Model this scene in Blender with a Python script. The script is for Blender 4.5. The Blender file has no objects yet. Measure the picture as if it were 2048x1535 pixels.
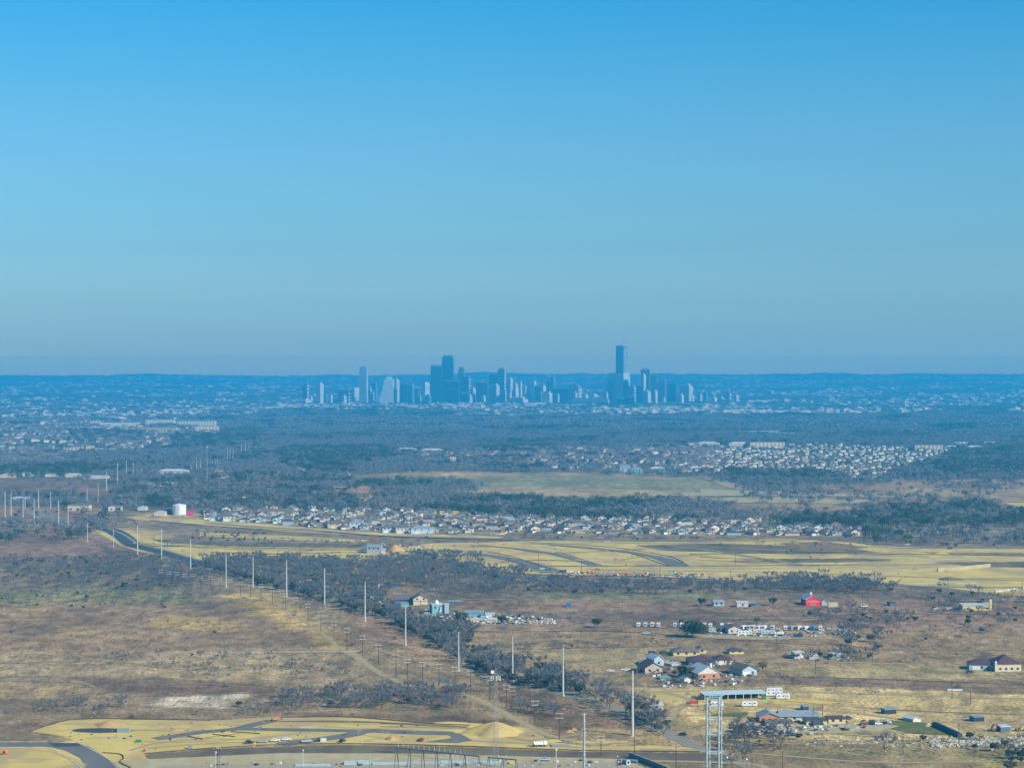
import bpy, math, random
import numpy as np
from mathutils import Vector, Matrix
S = bpy.context.scene
COL = S.collection
R = random.Random(7)
RAD = math.radians
# ------------------------------------------------------------------ camera, light, sky
F, HY, CH = 3990.0, 745.0, 178.0            # focal length in photo pixels, horizon row, camera height in metres
PITCH = math.atan((767.5 - HY) / F)
cam = bpy.data.cameras.new('camera'); camo = bpy.data.objects.new('camera', cam); COL.objects.link(camo)
camo.location = (0, 0, CH); camo.rotation_euler = (math.pi / 2 - PITCH, 0, 0)
cam.sensor_width = 36; cam.lens = F / 2048 * 36; cam.clip_start = 1; cam.clip_end = 90000
S.camera = camo
SUN_AZ, SUN_EL = RAD(124), RAD(33)
sl = bpy.data.lights.new('sun', 'SUN'); sl.energy = 4.8; sl.angle = RAD(0.55); sl.color = (1.0, 0.94, 0.86)
so = bpy.data.objects.new('sun', sl); COL.objects.link(so)
sd = Vector((math.sin(SUN_AZ) * math.cos(SUN_EL), math.cos(SUN_AZ) * math.cos(SUN_EL), math.sin(SUN_EL)))
so.rotation_euler = sd.to_track_quat('Z', 'Y').to_euler()
W = bpy.data.worlds.new('World'); S.world = W; W.use_nodes = True
nt = W.node_tree; bg = nt.nodes['Background']
sky = nt.nodes.new('ShaderNodeTexSky'); sky.sky_type = 'NISHITA'; sky.sun_disc = False
sky.sun_elevation = SUN_EL; sky.sun_rotation = SUN_AZ
tc = nt.nodes.new('ShaderNodeTexCoord'); sx = nt.nodes.new('ShaderNodeSeparateXYZ'); rp = nt.nodes.new('ShaderNodeValToRGB')
mr = nt.nodes.new('ShaderNodeMapRange'); mr.inputs['From Max'].default_value = 0.5
mx = nt.nodes.new('ShaderNodeMix'); mx.data_type = 'RGBA'; mx.blend_type = 'MULTIPLY'; mx.inputs[0].default_value = 1; mx.clamp_result = False
nt.links.new(tc.outputs['Generated'], sx.inputs[0]); nt.links.new(sx.outputs['Z'], mr.inputs[0]); nt.links.new(mr.outputs[0], rp.inputs[0])
el = rp.color_ramp.elements
ST = [(0, (10.947, 6.949, 0.0)), (0.00125, (10.947, 6.949, 0.0)), (0.00376, (10.599, 7.02, 0.0)), (0.00576, (10.209, 7.051, 0.0)), (0.00752, (9.919, 6.714, 0.0)), (0.00927, (5.377, 4.025, 0.108)), (0.01128, (3.157, 2.597, 0.682)), (0.01378, (2.027, 1.854, 0.944)), (0.01629, (1.47, 1.494, 1.04)), (0.0188, (1.155, 1.248, 1.039)), (0.02381, (0.862, 1.037, 1.084)), (0.03133, (0.658, 0.876, 1.029)), (0.03634, (0.587, 0.83, 1.011)), (0.0614, (0.423, 0.705, 0.939)), (0.08647, (0.375, 0.701, 0.933)), (0.11153, (0.333, 0.696, 0.939)), (0.13659, (0.264, 0.697, 0.946)), (0.16165, (0.189, 0.689, 0.976)), (0.18546, (0.118, 0.679, 1.005)), (0.5, (0.2, 0.72, 1.1))]
while len(el) < len(ST): el.new(0.5)
for e, (p, c) in zip(el, ST): e.position = p * 2; e.color = (c[0] / 10, c[1] / 10, c[2] / 10, 1)
nt.links.new(sky.outputs[0], mx.inputs[6]); nt.links.new(rp.outputs[0], mx.inputs[7]); nt.links.new(mx.outputs[2], bg.inputs[0])
bg.inputs[1].default_value = 1.0          # the tint above is stored divided by ten: sky strength 0.1
S.view_settings.view_transform = 'Standard'; S.view_settings.look = 'None'; S.view_settings.exposure = 0.585; S.view_settings.gamma = 1
S.view_settings.use_curve_mapping = False
S.render.engine = 'CYCLES'; S.cycles.max_bounces = 4; S.cycles.diffuse_bounces = 2; S.cycles.glossy_bounces = 2
S.cycles.transparent_max_bounces = 8; S.cycles.volume_bounces = 0; S.cycles.use_denoising = True
S.cycles.use_adaptive_sampling = True; S.cycles.adaptive_threshold = 0.01

# ------------------------------------------------------------------ terrain and projection
def smooth(a, b, x):
    t = np.clip((x - a) / (b - a), 0, 1); return t * t * (3 - 2 * t)
HILLX = [-8000, -5200, -4900, -4300, -3900, -3300, -2900, -1500, -760, -600, -350, -80, 100, 500, 1200, 3600, 8000]
HILLH = [129, 131, 139, 140, 131, 133, 129, 131, 139, 161, 168, 163, 156, 152, 147, 149, 150]
def H(x, y):
    x = np.asarray(x, float); y = np.asarray(y, float)
    near = 1.1 * np.sin(x / 61 + y / 143 + 1) * np.sin(y / 97 - x / 160) + .7 * np.sin(x / 33 + 2) * np.sin(y / 57)
    near = near * smooth(1020, 1300, y)
    mid = 2.2 * np.sin(x / 310 + 1.3) * np.sin(y / 520 + x / 900) + 1.5 * np.sin(x / 170 - y / 380)
    mid = mid * smooth(2700, 3500, y) * (1 + smooth(12500, 16000, y) * 2)
    hill = np.interp(x, HILLX, HILLH)
    t = np.clip((y - 12000) / 13000, 0, 1)
    up = hill * (t * .55 + .45 * t * t) + smooth(13500, 18000, y) * (5 * np.sin(x / 700 + y / 900) + 4 * np.sin(x / 260 - y / 640 + 1)) * (1 - .6 * t) + smooth(20000, 24000, y) * (3.2 * np.sin(x / 310 + 2) + 2.6 * np.sin(x / 127) + 2 * np.sin(x / 61 + 1))
    down = smooth(25000, 30000, y) * 90
    return near + mid + up - down
cp, sp_ = math.cos(PITCH), math.sin(PITCH)
def ray(px, py):
    u, v = (px - 1024) / F, (767.5 - py) / F
    return u, cp + v * sp_, -sp_ + v * cp        # x, y, z of the direction
_g = np.concatenate([np.arange(700, 3200, 4), np.arange(3200, 13000, 25), np.arange(13000, 27000, 60)]).astype(float)
def P(px, py):
    """the point of the ground seen at a pixel of the photograph"""
    dx, dy, dz = ray(px, py)
    t = _g / dy; z = CH + t * dz - H(t * dx, _g)
    k = np.nonzero(z <= 0)[0]
    if len(k) == 0: i = len(_g) - 1; return Vector((t[i] * dx, _g[i], float(H(t[i] * dx, _g[i]))))
    i = max(1, k[0]); a = z[i - 1] / (z[i - 1] - z[i] + 1e-9); y = _g[i - 1] + a * (_g[i] - _g[i - 1]); x = y / dy * dx
    return Vector((x, y, float(H(x, y))))
def project(x, y, z):
    x = np.asarray(x, float); y = np.asarray(y, float); z = np.asarray(z, float) - CH
    zz = y * cp - z * sp_; v = y * sp_ + z * cp
    return 1024 + F * x / zz, 767.5 - F * v / zz
def inpoly(px, py, poly):
    px = np.asarray(px); py = np.asarray(py); r = np.zeros(px.shape, bool); n = len(poly)
    for i in range(n):
        x0, y0 = poly[i]; x1, y1 = poly[(i + 1) % n]
        if y0 == y1: continue
        c = ((y0 > py) != (y1 > py)) & (px < (x1 - x0) * (py - y0) / (y1 - y0) + x0)
        r ^= c
    return r
def px_m(y): return y / F      # metres per photo pixel at distance y

# ------------------------------------------------------------------ materials
MATS = {}
def mat(name, c, c2=None, scale=1.0, rough=.9, metal=0.0, detail=4, spec=.2, stretch=None, c3=None, scale3=.05, k=(.74, .68, .54)):
    sc_ = lambda v: tuple(a * b for a, b in zip(v, k))
    c = sc_(c); c2 = sc_(c2) if c2 else None; c3 = sc_(c3) if c3 else None
    if name in MATS: return MATS[name]
    m = bpy.data.materials.new(name); m.use_nodes = True; n = m.node_tree; b = n.nodes['Principled BSDF']
    b.inputs['Roughness'].default_value = rough; b.inputs['Metallic'].default_value = metal
    b.inputs['Specular IOR Level'].default_value = spec
    b.inputs['Base Color'].default_value = (*c, 1)
    if c2 is None: c2 = tuple(v * .8 for v in c)
    g = n.nodes.new('ShaderNodeNewGeometry'); mp = n.nodes.new('ShaderNodeMapping'); no = n.nodes.new('ShaderNodeTexNoise')
    mp.inputs['Scale'].default_value = stretch or (1, 1, 1)
    no.inputs['Scale'].default_value = scale; no.inputs['Detail'].default_value = detail
    r = n.nodes.new('ShaderNodeValToRGB'); r.color_ramp.elements[0].position = .36; r.color_ramp.elements[1].position = .64
    r.color_ramp.elements[0].color = (*c, 1); r.color_ramp.elements[1].color = (*c2, 1)
    n.links.new(g.outputs['Position'], mp.inputs[0]); n.links.new(mp.outputs[0], no.inputs[0]); n.links.new(no.outputs[0], r.inputs[0])
    out = r.outputs[0]
    if c3:
        n3 = n.nodes.new('ShaderNodeTexNoise'); n3.inputs['Scale'].default_value = scale3; n3.inputs['Detail'].default_value = 5
        r3 = n.nodes.new('ShaderNodeValToRGB'); r3.color_ramp.elements[0].position = .47; r3.color_ramp.elements[1].position = .6
        mm = n.nodes.new('ShaderNodeMix'); mm.data_type = 'RGBA'; mm.inputs[7].default_value = (*c3, 1)
        n.links.new(mp.outputs[0], n3.inputs[0]); n.links.new(n3.outputs[0], r3.inputs[0]); n.links.new(r3.outputs[0], mm.inputs[0]); n.links.new(out, mm.inputs[6])
        out = mm.outputs[2]
    n.links.new(out, b.inputs['Base Color'])
    MATS[name] = m; return m
def plain(name, c, rough=.7, metal=0.0, spec=.4):
    return mat(name, c, tuple(v * .86 for v in c), 0.6, rough, metal, 3, spec, k=(.86, .84, .80))

# ------------------------------------------------------------------ mesh building
class MB:
    def __init__(s): s.v = []; s.f = []; s.m = []
    def add(s, vs, fs, mi=0):
        o = len(s.v); s.v += [tuple(v) for v in vs]; s.f += [tuple(o + i for i in f) for f in fs]; s.m += [mi] * len(fs); return s
    def box(s, x0, x1, y0, y1, z0, z1, mi=0):
        return s.add([(x0, y0, z0), (x1, y0, z0), (x1, y1, z0), (x0, y1, z0), (x0, y0, z1), (x1, y0, z1), (x1, y1, z1), (x0, y1, z1)],
                     [(0, 3, 2, 1), (4, 5, 6, 7), (0, 1, 5, 4), (1, 2, 6, 5), (2, 3, 7, 6), (3, 0, 4, 7)], mi)
    def prism(s, pts, z0, z1, mi=0, top=None):
        n = len(pts); top = top or pts
        z1s = z1 if isinstance(z1, (list, tuple)) else [z1] * n
        return s.add([(p[0], p[1], z0) for p in pts] + [(p[0], p[1], z) for p, z in zip(top, z1s)],
                     [tuple(range(n))[::-1], tuple(range(n, 2 * n))] + [(i, (i + 1) % n, n + (i + 1) % n, n + i) for i in range(n)], mi)
    def tube(s, a, b, ra, rb=None, n=6, mi=0, caps=True):
        a = Vector(a); b = Vector(b); rb = ra if rb is None else rb
        d = (b - a).normalized(); u = d.orthogonal().normalized(); w = d.cross(u)
        vs = [a + (u * math.cos(2 * math.pi * i / n) + w * math.sin(2 * math.pi * i / n)) * ra for i in range(n)]
        vs += [b + (u * math.cos(2 * math.pi * i / n) + w * math.sin(2 * math.pi * i / n)) * rb for i in range(n)]
        fs = [(i, (i + 1) % n, n + (i + 1) % n, n + i) for i in range(n)]
        if caps: fs += [tuple(range(n))[::-1], tuple(range(n, 2 * n))]
        return s.add(vs, fs, mi)
    def gable(s, x0, x1, y0, y1, z0, z1, axis='y', mi=0, t=.2):
        # solid roof prism, ridge along axis
        if axis == 'y':
            m = (x0 + x1) / 2; v = [(x0, y0, z0), (x1, y0, z0), (m, y0, z1), (x0, y1, z0), (x1, y1, z0), (m, y1, z1)]
        else:
            m = (y0 + y1) / 2; v = [(x0, y1, z0), (x0, y0, z0), (x0, m, z1), (x1, y1, z0), (x1, y0, z0), (x1, m, z1)]
        return s.add(v, [(0, 1, 2), (3, 5, 4), (0, 3, 4, 1), (1, 4, 5, 2), (2, 5, 3, 0)], mi)
    def hip(s, x0, x1, y0, y1, z0, z1, mi=0):
        w, d = x1 - x0, y1 - y0
        if w >= d: a = ((x0 + d / 2, (y0 + y1) / 2, z1), (x1 - d / 2, (y0 + y1) / 2, z1))
        else: a = (((x0 + x1) / 2, y0 + w / 2, z1), ((x0 + x1) / 2, y1 - w / 2, z1))
        v = [(x0, y0, z0), (x1, y0, z0), (x1, y1, z0), (x0, y1, z0), a[0], a[1]]
        if w >= d: f = [(3, 2, 1, 0), (0, 1, 5, 4), (1, 2, 5), (2, 3, 4, 5), (3, 0, 4)]
        else: f = [(3, 2, 1, 0), (0, 1, 4), (1, 2, 5, 4), (2, 3, 5), (3, 0, 4, 5)]
        return s.add(v, f, mi)
    def mesh(s, name, mats):
        me = bpy.data.meshes.new(name); me.from_pydata(s.v, [], s.f)
        for m in (mats if isinstance(mats, (list, tuple)) else [mats]): me.materials.append(m)
        if any(s.m): me.polygons.foreach_set('material_index', s.m)
        me.update(); return me
    def obj(s, name, mats, parent=None, loc=None, rz=0, kind=None):
        return link(name, s.mesh(name, mats), parent, loc, rz, kind)
def link(name, me, parent=None, loc=None, rz=0, kind=None):
    o = bpy.data.objects.new(name, me); COL.objects.link(o)
    if parent: o.parent = parent
    if loc is not None: o.location = loc
    if rz: o.rotation_euler.z = rz
    if kind: o['kind'] = kind
    return o
def tag(o, label=None, cat=None, group=None, kind=None):
    if label: o['label'] = label
    if cat: o['category'] = cat
    if group: o['group'] = group
    if kind: o['kind'] = kind
    return o
def thing(name, label, cat, loc=(0, 0, 0), rz=0, group=None, sc=1):
    o = bpy.data.objects.new(name, None); COL.objects.link(o); o.location = loc; o.rotation_euler.z = rz
    o.empty_display_size = .5
    if sc != 1: o.scale = (sc, sc, sc) if not isinstance(sc, tuple) else sc
    return tag(o, label, cat, group)
def copy_tree(src, parent=None):
    c = src.copy(); COL.objects.link(c)
    if parent: c.parent = parent
    for ch in src.children: copy_tree(ch, c)
    return c
ORD = 'first second third fourth fifth sixth seventh eighth ninth tenth eleventh twelfth thirteenth fourteenth fifteenth sixteenth seventeenth eighteenth nineteenth'.split()
TENS = {20: 'twent', 30: 'thirt', 40: 'fort', 50: 'fift', 60: 'sixt', 70: 'sevent', 80: 'eight', 90: 'ninet'}
def nth(i):      # i from 1
    if i < 20: return ORD[i - 1]
    h = ''
    if i >= 100: h = {1: 'one', 2: 'two', 3: 'three'}[i // 100] + ' hundred '; i %= 100
    if i == 0: return h.strip() + 'th'
    if i < 20: return h + ORD[i - 1]
    t, u = i // 10 * 10, i % 10
    return h + (TENS[t] + 'ieth' if u == 0 else TENS[t] + 'y-' + ORD[u - 1])

# draped sheets: a polygon in photo pixels becomes a sheet lying on the ground at height off
def resample(poly, step):
    out = []
    n = len(poly)
    for i in range(n):
        a, b = poly[i], poly[(i + 1) % n]; k = max(1, int(math.hypot(b[0] - a[0], (b[1] - a[1]) * 4) / step))
        out += [(a[0] + (b[0] - a[0]) * j / k, a[1] + (b[1] - a[1]) * j / k) for j in range(k)]
    return out
def wobble(x, y, s): return math.sin(x / 7.3 / s + 1.7) * math.sin(y / 3.1 / s + x / 13.0 / s) + .6 * math.sin(x / 2.9 / s + 4) + .4 * math.sin(x / 1.3 / s + y)
def sheet(name, poly, m, off, rough=1.0, label=None, kind='structure', rows=None, step=8):
    pts = [(x + (rough * wobble(x, y, 1) * 1.5), y + rough * .35 * wobble(x + 50, y, 1.3)) for x, y in resample(poly, step)]
    wp = [P(*p) for p in pts]
    ys = np.array([p.y for p in wp]); xs = np.array([p.x for p in wp])
    lo, hi = ys.min(), ys.max(); n = rows or int(max(6, min(160, (hi - lo) / max(1.2, lo * .0022))))
    cuts = np.linspace(lo + 1e-3, hi - 1e-3, n + 1); mb = MB(); N = len(xs)
    def spans(y):
        r = []
        for i in range(N):
            y0, y1 = ys[i], ys[(i + 1) % N]
            if (y0 > y) != (y1 > y): r.append(xs[i] + (xs[(i + 1) % N] - xs[i]) * (y - y0) / (y1 - y0))
        r.sort(); return r
    sp = [spans(y) for y in cuts]
    for i in range(n):
        a, b = sp[i], sp[i + 1]
        if len(a) != len(b):
            ym = (cuts[i] + cuts[i + 1]) / 2; a = b = spans(ym)
        for j in range(0, min(len(a), len(b)) - 1, 2):
            k = max(1, int(max(a[j + 1] - a[j], b[j + 1] - b[j]) / 25))
            for q in range(k):
                xa0, xa1 = a[j] + (a[j + 1] - a[j]) * q / k, a[j] + (a[j + 1] - a[j]) * (q + 1) / k
                xb0, xb1 = b[j] + (b[j + 1] - b[j]) * q / k, b[j] + (b[j + 1] - b[j]) * (q + 1) / k
                y0, y1 = cuts[i], cuts[i + 1]
                mb.add([(xa0, y0, float(H(xa0, y0)) + off), (xa1, y0, float(H(xa1, y0)) + off), (xb1, y1, float(H(xb1, y1)) + off), (xb0, y1, float(H(xb0, y1)) + off)], [(0, 1, 2, 3)])
    return mb.obj(name, m, kind=kind)
def spline(pts, per=8):
    out = []; n = len(pts)
    for i in range(n - 1):
        p0 = pts[max(0, i - 1)]; p1 = pts[i]; p2 = pts[i + 1]; p3 = pts[min(n - 1, i + 2)]
        for k in range(per):
            t = k / per
            out.append(tuple(.5 * ((2 * p1[j]) + (-p0[j] + p2[j]) * t + (2 * p0[j] - 5 * p1[j] + 4 * p2[j] - p3[j]) * t * t + (-p0[j] + 3 * p1[j] - 3 * p2[j] + p3[j]) * t ** 3) for j in range(len(p1))))
    out.append(tuple(pts[-1])); return out
def ribbon(name, pts, width, m, off, kind='structure', world=False, per=8, thick=0.0, shift=0.0, mb=None):
    w = [Vector((*p[:2], 0)) if world else P(*p) for p in pts]
    w = spline([(p.x, p.y) for p in w], per)
    own = mb is None; mb = mb or MB(); L = []
    for i, p in enumerate(w):
        a = w[max(0, i - 1)]; b = w[min(len(w) - 1, i + 1)]; t = Vector((b[0] - a[0], b[1] - a[1])).normalized(); nrm = Vector((-t.y, t.x))
        wd = width if not callable(width) else width(i / len(w))
        q = Vector(p) + nrm * shift
        L.append((q + nrm * wd / 2, q - nrm * wd / 2))
    for i in range(len(L) - 1):
        (a, b), (c, d) = L[i], L[i + 1]
        z = lambda v: float(H(v.x, v.y)) + off
        if thick:
            vs = [(v.x, v.y, z(v)) for v in (a, b, d, c)]; vs += [(x, y, q - thick) for x, y, q in vs]
            mb.add(vs, [(0, 3, 2, 1)[::-1], (0, 1, 5, 4)[::-1], (2, 3, 7, 6)[::-1], (1, 2, 6, 5)[::-1], (3, 0, 4, 7)[::-1]])
        else: mb.add([(v.x, v.y, z(v)) for v in (a, b, d, c)], [(0, 1, 2, 3)])
    return mb.obj(name, m, kind=kind) if own else mb

# ------------------------------------------------------------------ the ground, one sheet to the horizon
DRY = (.30, .235, .16); BROWN = (.165, .118, .092); MAUVE = (.19, .138, .115); TANG = (.43, .345, .16); FLOOR = (.075, .078, .075); SCRUB = (.16, .14, .115)
GRN = (.155, .165, .06); PALE = (.40, .335, .19); SILT_ = (.29, .26, .21); TEAL = (.245, .245, .15)
ZONES = [   # polygon in photo pixels, colour, strength
    ([(-270, 700), (2320, 700), (2320, 905), (-270, 905)], FLOOR, 1), ([(-270, 900), (2320, 900), (2320, 1060), (-270, 1060)], SCRUB, .9),
    ([(-270, 955), (250, 950), (240, 985), (-270, 990)], MAUVE, 1), ([(-270, 985), (330, 985), (330, 1010), (-270, 1012)], SCRUB, 1),
    ([(160, 985), (240, 965), (215, 995), (180, 1010)], MAUVE, 1),
    ([(620, 968), (700, 948), (900, 942), (1180, 945), (1400, 950), (1480, 975), (1460, 995), (1200, 997), (1040, 990), (930, 985)], TEAL, 1),
    ([(700, 952), (800, 942), (1100, 944), (1350, 950), (1345, 953), (1100, 949), (820, 949)], (.42, .29, .17), 1),
    ([(905, 980), (980, 974), (1150, 977), (1400, 986), (1400, 993), (1100, 990), (960, 985)], (.42, .33, .19), .9),
    ([(640, 985), (660, 970), (760, 972), (770, 990), (700, 1000)], (.34, .22, .16), .9),
    ([(685, 1000), (720, 990), (800, 996), (790, 1010), (700, 1008)], TANG, .8),
    ([(1480, 990), (1600, 972), (1740, 960), (1960, 955), (2320, 965), (2320, 1000), (1800, 1015), (1600, 1025), (1450, 1020)], (.28, .215, .155), 1),
    ([(1700, 990), (1850, 975), (2320, 985), (2320, 995), (1850, 990)], (.36, .30, .19), .8),
    ([(1960, 1000), (2320, 990), (2320, 1022), (1990, 1010)], (.38, .27, .17), .9),
    ([(1740, 1045), (2320, 1045), (2320, 1115), (1760, 1090)], (.21, .18, .15), 1),
    ([(240, 1022), (420, 1028), (420, 1040), (300, 1040)], (.45, .36, .19), .9),
    ([(-270, 1012), (230, 1012), (230, 1056), (-270, 1056)], (.26, .185, .145), 1),
    ([(250, 1038), (700, 1050), (1040, 1070), (1300, 1075), (1740, 1076), (2320, 1100), (2320, 1115), (1700, 1085), (1000, 1090), (300, 1090)], (.225, .185, .15), 1),
    ([(-270, 1050), (200, 1056), (300, 1098), (300, 1120), (-270, 1122)], (.235, .165, .145), 1),
    ([(180, 1055), (300, 1055), (420, 1110), (400, 1130), (300, 1105)], (.47, .385, .19), .9),
    ([(-270, 1120), (420, 1120), (420, 1215), (-270, 1220)], (.225, .19, .155), 1),
    ([(-270, 1185), (300, 1170), (420, 1200), (360, 1210), (100, 1215)], (.205, .21, .11), .8),
    ([(-270, 1210), (560, 1205), (700, 1260), (740, 1290), (400, 1310), (-270, 1310)], (.275, .205, .145), 1),
    ([(430, 1186), (540, 1185), (640, 1240), (700, 1300), (650, 1302), (590, 1262)], (.50, .38, .16), .85),
    ([(300, 1235), (380, 1230), (480, 1250), (460, 1262), (320, 1262)], (.48, .36, .15), .7),
    ([(100, 1250), (180, 1245), (220, 1270), (140, 1275)], (.40, .30, .15), .5),
    ([(-270, 1308), (520, 1298), (720, 1300), (760, 1340), (600, 1380), (420, 1360), (200, 1350), (-270, 1350)], (.335, .275, .19), 1),
    ([(-270, 1350), (200, 1350), (420, 1362), (640, 1380), (760, 1345), (1000, 1400), (960, 1430), (640, 1440), (300, 1440), (-270, 1475)], (.25, .20, .15), 1),
    ([(150, 1352), (420, 1362), (640, 1378), (520, 1386), (300, 1395), (180, 1375)], BROWN, .9),
    ([(300, 1408), (340, 1394), (495, 1383), (500, 1390), (450, 1402), (480, 1418), (390, 1415)], (.55, .52, .47), 1),
    ([(-270, 1440), (60, 1445), (100, 1480), (-270, 1488)], (.17, .13, .11), .9), ([(-270, 1360), (120, 1365), (200, 1380), (60, 1400), (-270, 1395)], (.35, .275, .17), .7),
    ([(560, 1425), (900, 1430), (1000, 1440), (1000, 1450), (760, 1436), (560, 1436)], BROWN, .9),
    ([(700, 1210), (800, 1240), (900, 1310), (940, 1345), (820, 1310), (700, 1270)], (.27, .195, .14), 1),
    ([(980, 1350), (1260, 1440), (1330, 1475), (1300, 1480), (1120, 1470), (1040, 1410), (980, 1385)], (.205, .148, .11), 1),
    ([(880, 1380), (960, 1390), (1040, 1440), (1130, 1480), (1060, 1475), (1000, 1440), (920, 1400)], (.44, .35, .19), .8),
    ([(1180, 1455), (1330, 1465), (1440, 1530), (1370, 1495), (1150, 1490), (1150, 1470)], (.36, .285, .16), .8),
    ([(830, 1150), (2320, 1165), (2320, 1200), (830, 1200)], (.19, .16, .135), 1),
    ([(1040, 1188), (1420, 1185), (1450, 1195), (1200, 1205), (1040, 1200)], (.185, .21, .11), .7),
    ([(930, 1200), (2320, 1195), (2320, 1260), (930, 1262)], (.255, .185, .145), 1),
    ([(1040, 1222), (1700, 1226), (1900, 1240), (1700, 1246), (1050, 1240)], (.175, .135, .12), .9),
    ([(930, 1256), (1700, 1262), (2320, 1270), (2320, 1345), (1500, 1345), (1000, 1330), (930, 1300)], (.275, .21, .14), 1),
    ([(950, 1300), (1400, 1290), (1400, 1320), (1240, 1345), (1050, 1325)], (.325, .275, .16), .9),
    ([(1530, 1328), (1900, 1328), (2320, 1350), (2320, 1364), (1600, 1352)], (.32, .28, .165), .95),
    ([(1500, 1352), (2320, 1362), (2320, 1398), (1800, 1390), (1600, 1375), (1480, 1372)], (.205, .155, .12), 1),
    ([(1260, 1340), (1500, 1340), (1600, 1375), (1380, 1380), (1280, 1370)], (.28, .22, .155), .9),
    ([(1290, 1375), (1600, 1372), (2320, 1396), (2320, 1482), (1440, 1476), (1350, 1430)], (.48, .40, .22), 1),
    ([(1450, 1476), (2320, 1478), (2320, 1535), (1500, 1535)], (.265, .215, .145), 1),
    ([(1560, 1492), (1900, 1492), (1900, 1512), (1600, 1512)], (.24, .225, .125), .9),
    ([(1400, 1424), (1480, 1424), (1480, 1432), (1400, 1432)], GRN, .6), ([(1350, 1430), (1385, 1440), (1390, 1456), (1355, 1448)], GRN, .55),
    ([(1900, 1500), (2320, 1490), (2320, 1535), (1950, 1535)], (.22, .215, .09), .7),
]
def nz(x, y, s, o=0):
    return (np.sin(x / s + 1.3 + o) * np.sin(y / s * .8 - x / s * .37 + o * 2) + .6 * np.sin(x / s * 2.3 + y / s * 1.1 + o) * np.sin(y / s * 1.9 + 2 * o) + .35 * np.sin(x / s * 4.1 - y / s * 3.3 + o)) / 1.5
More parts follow.
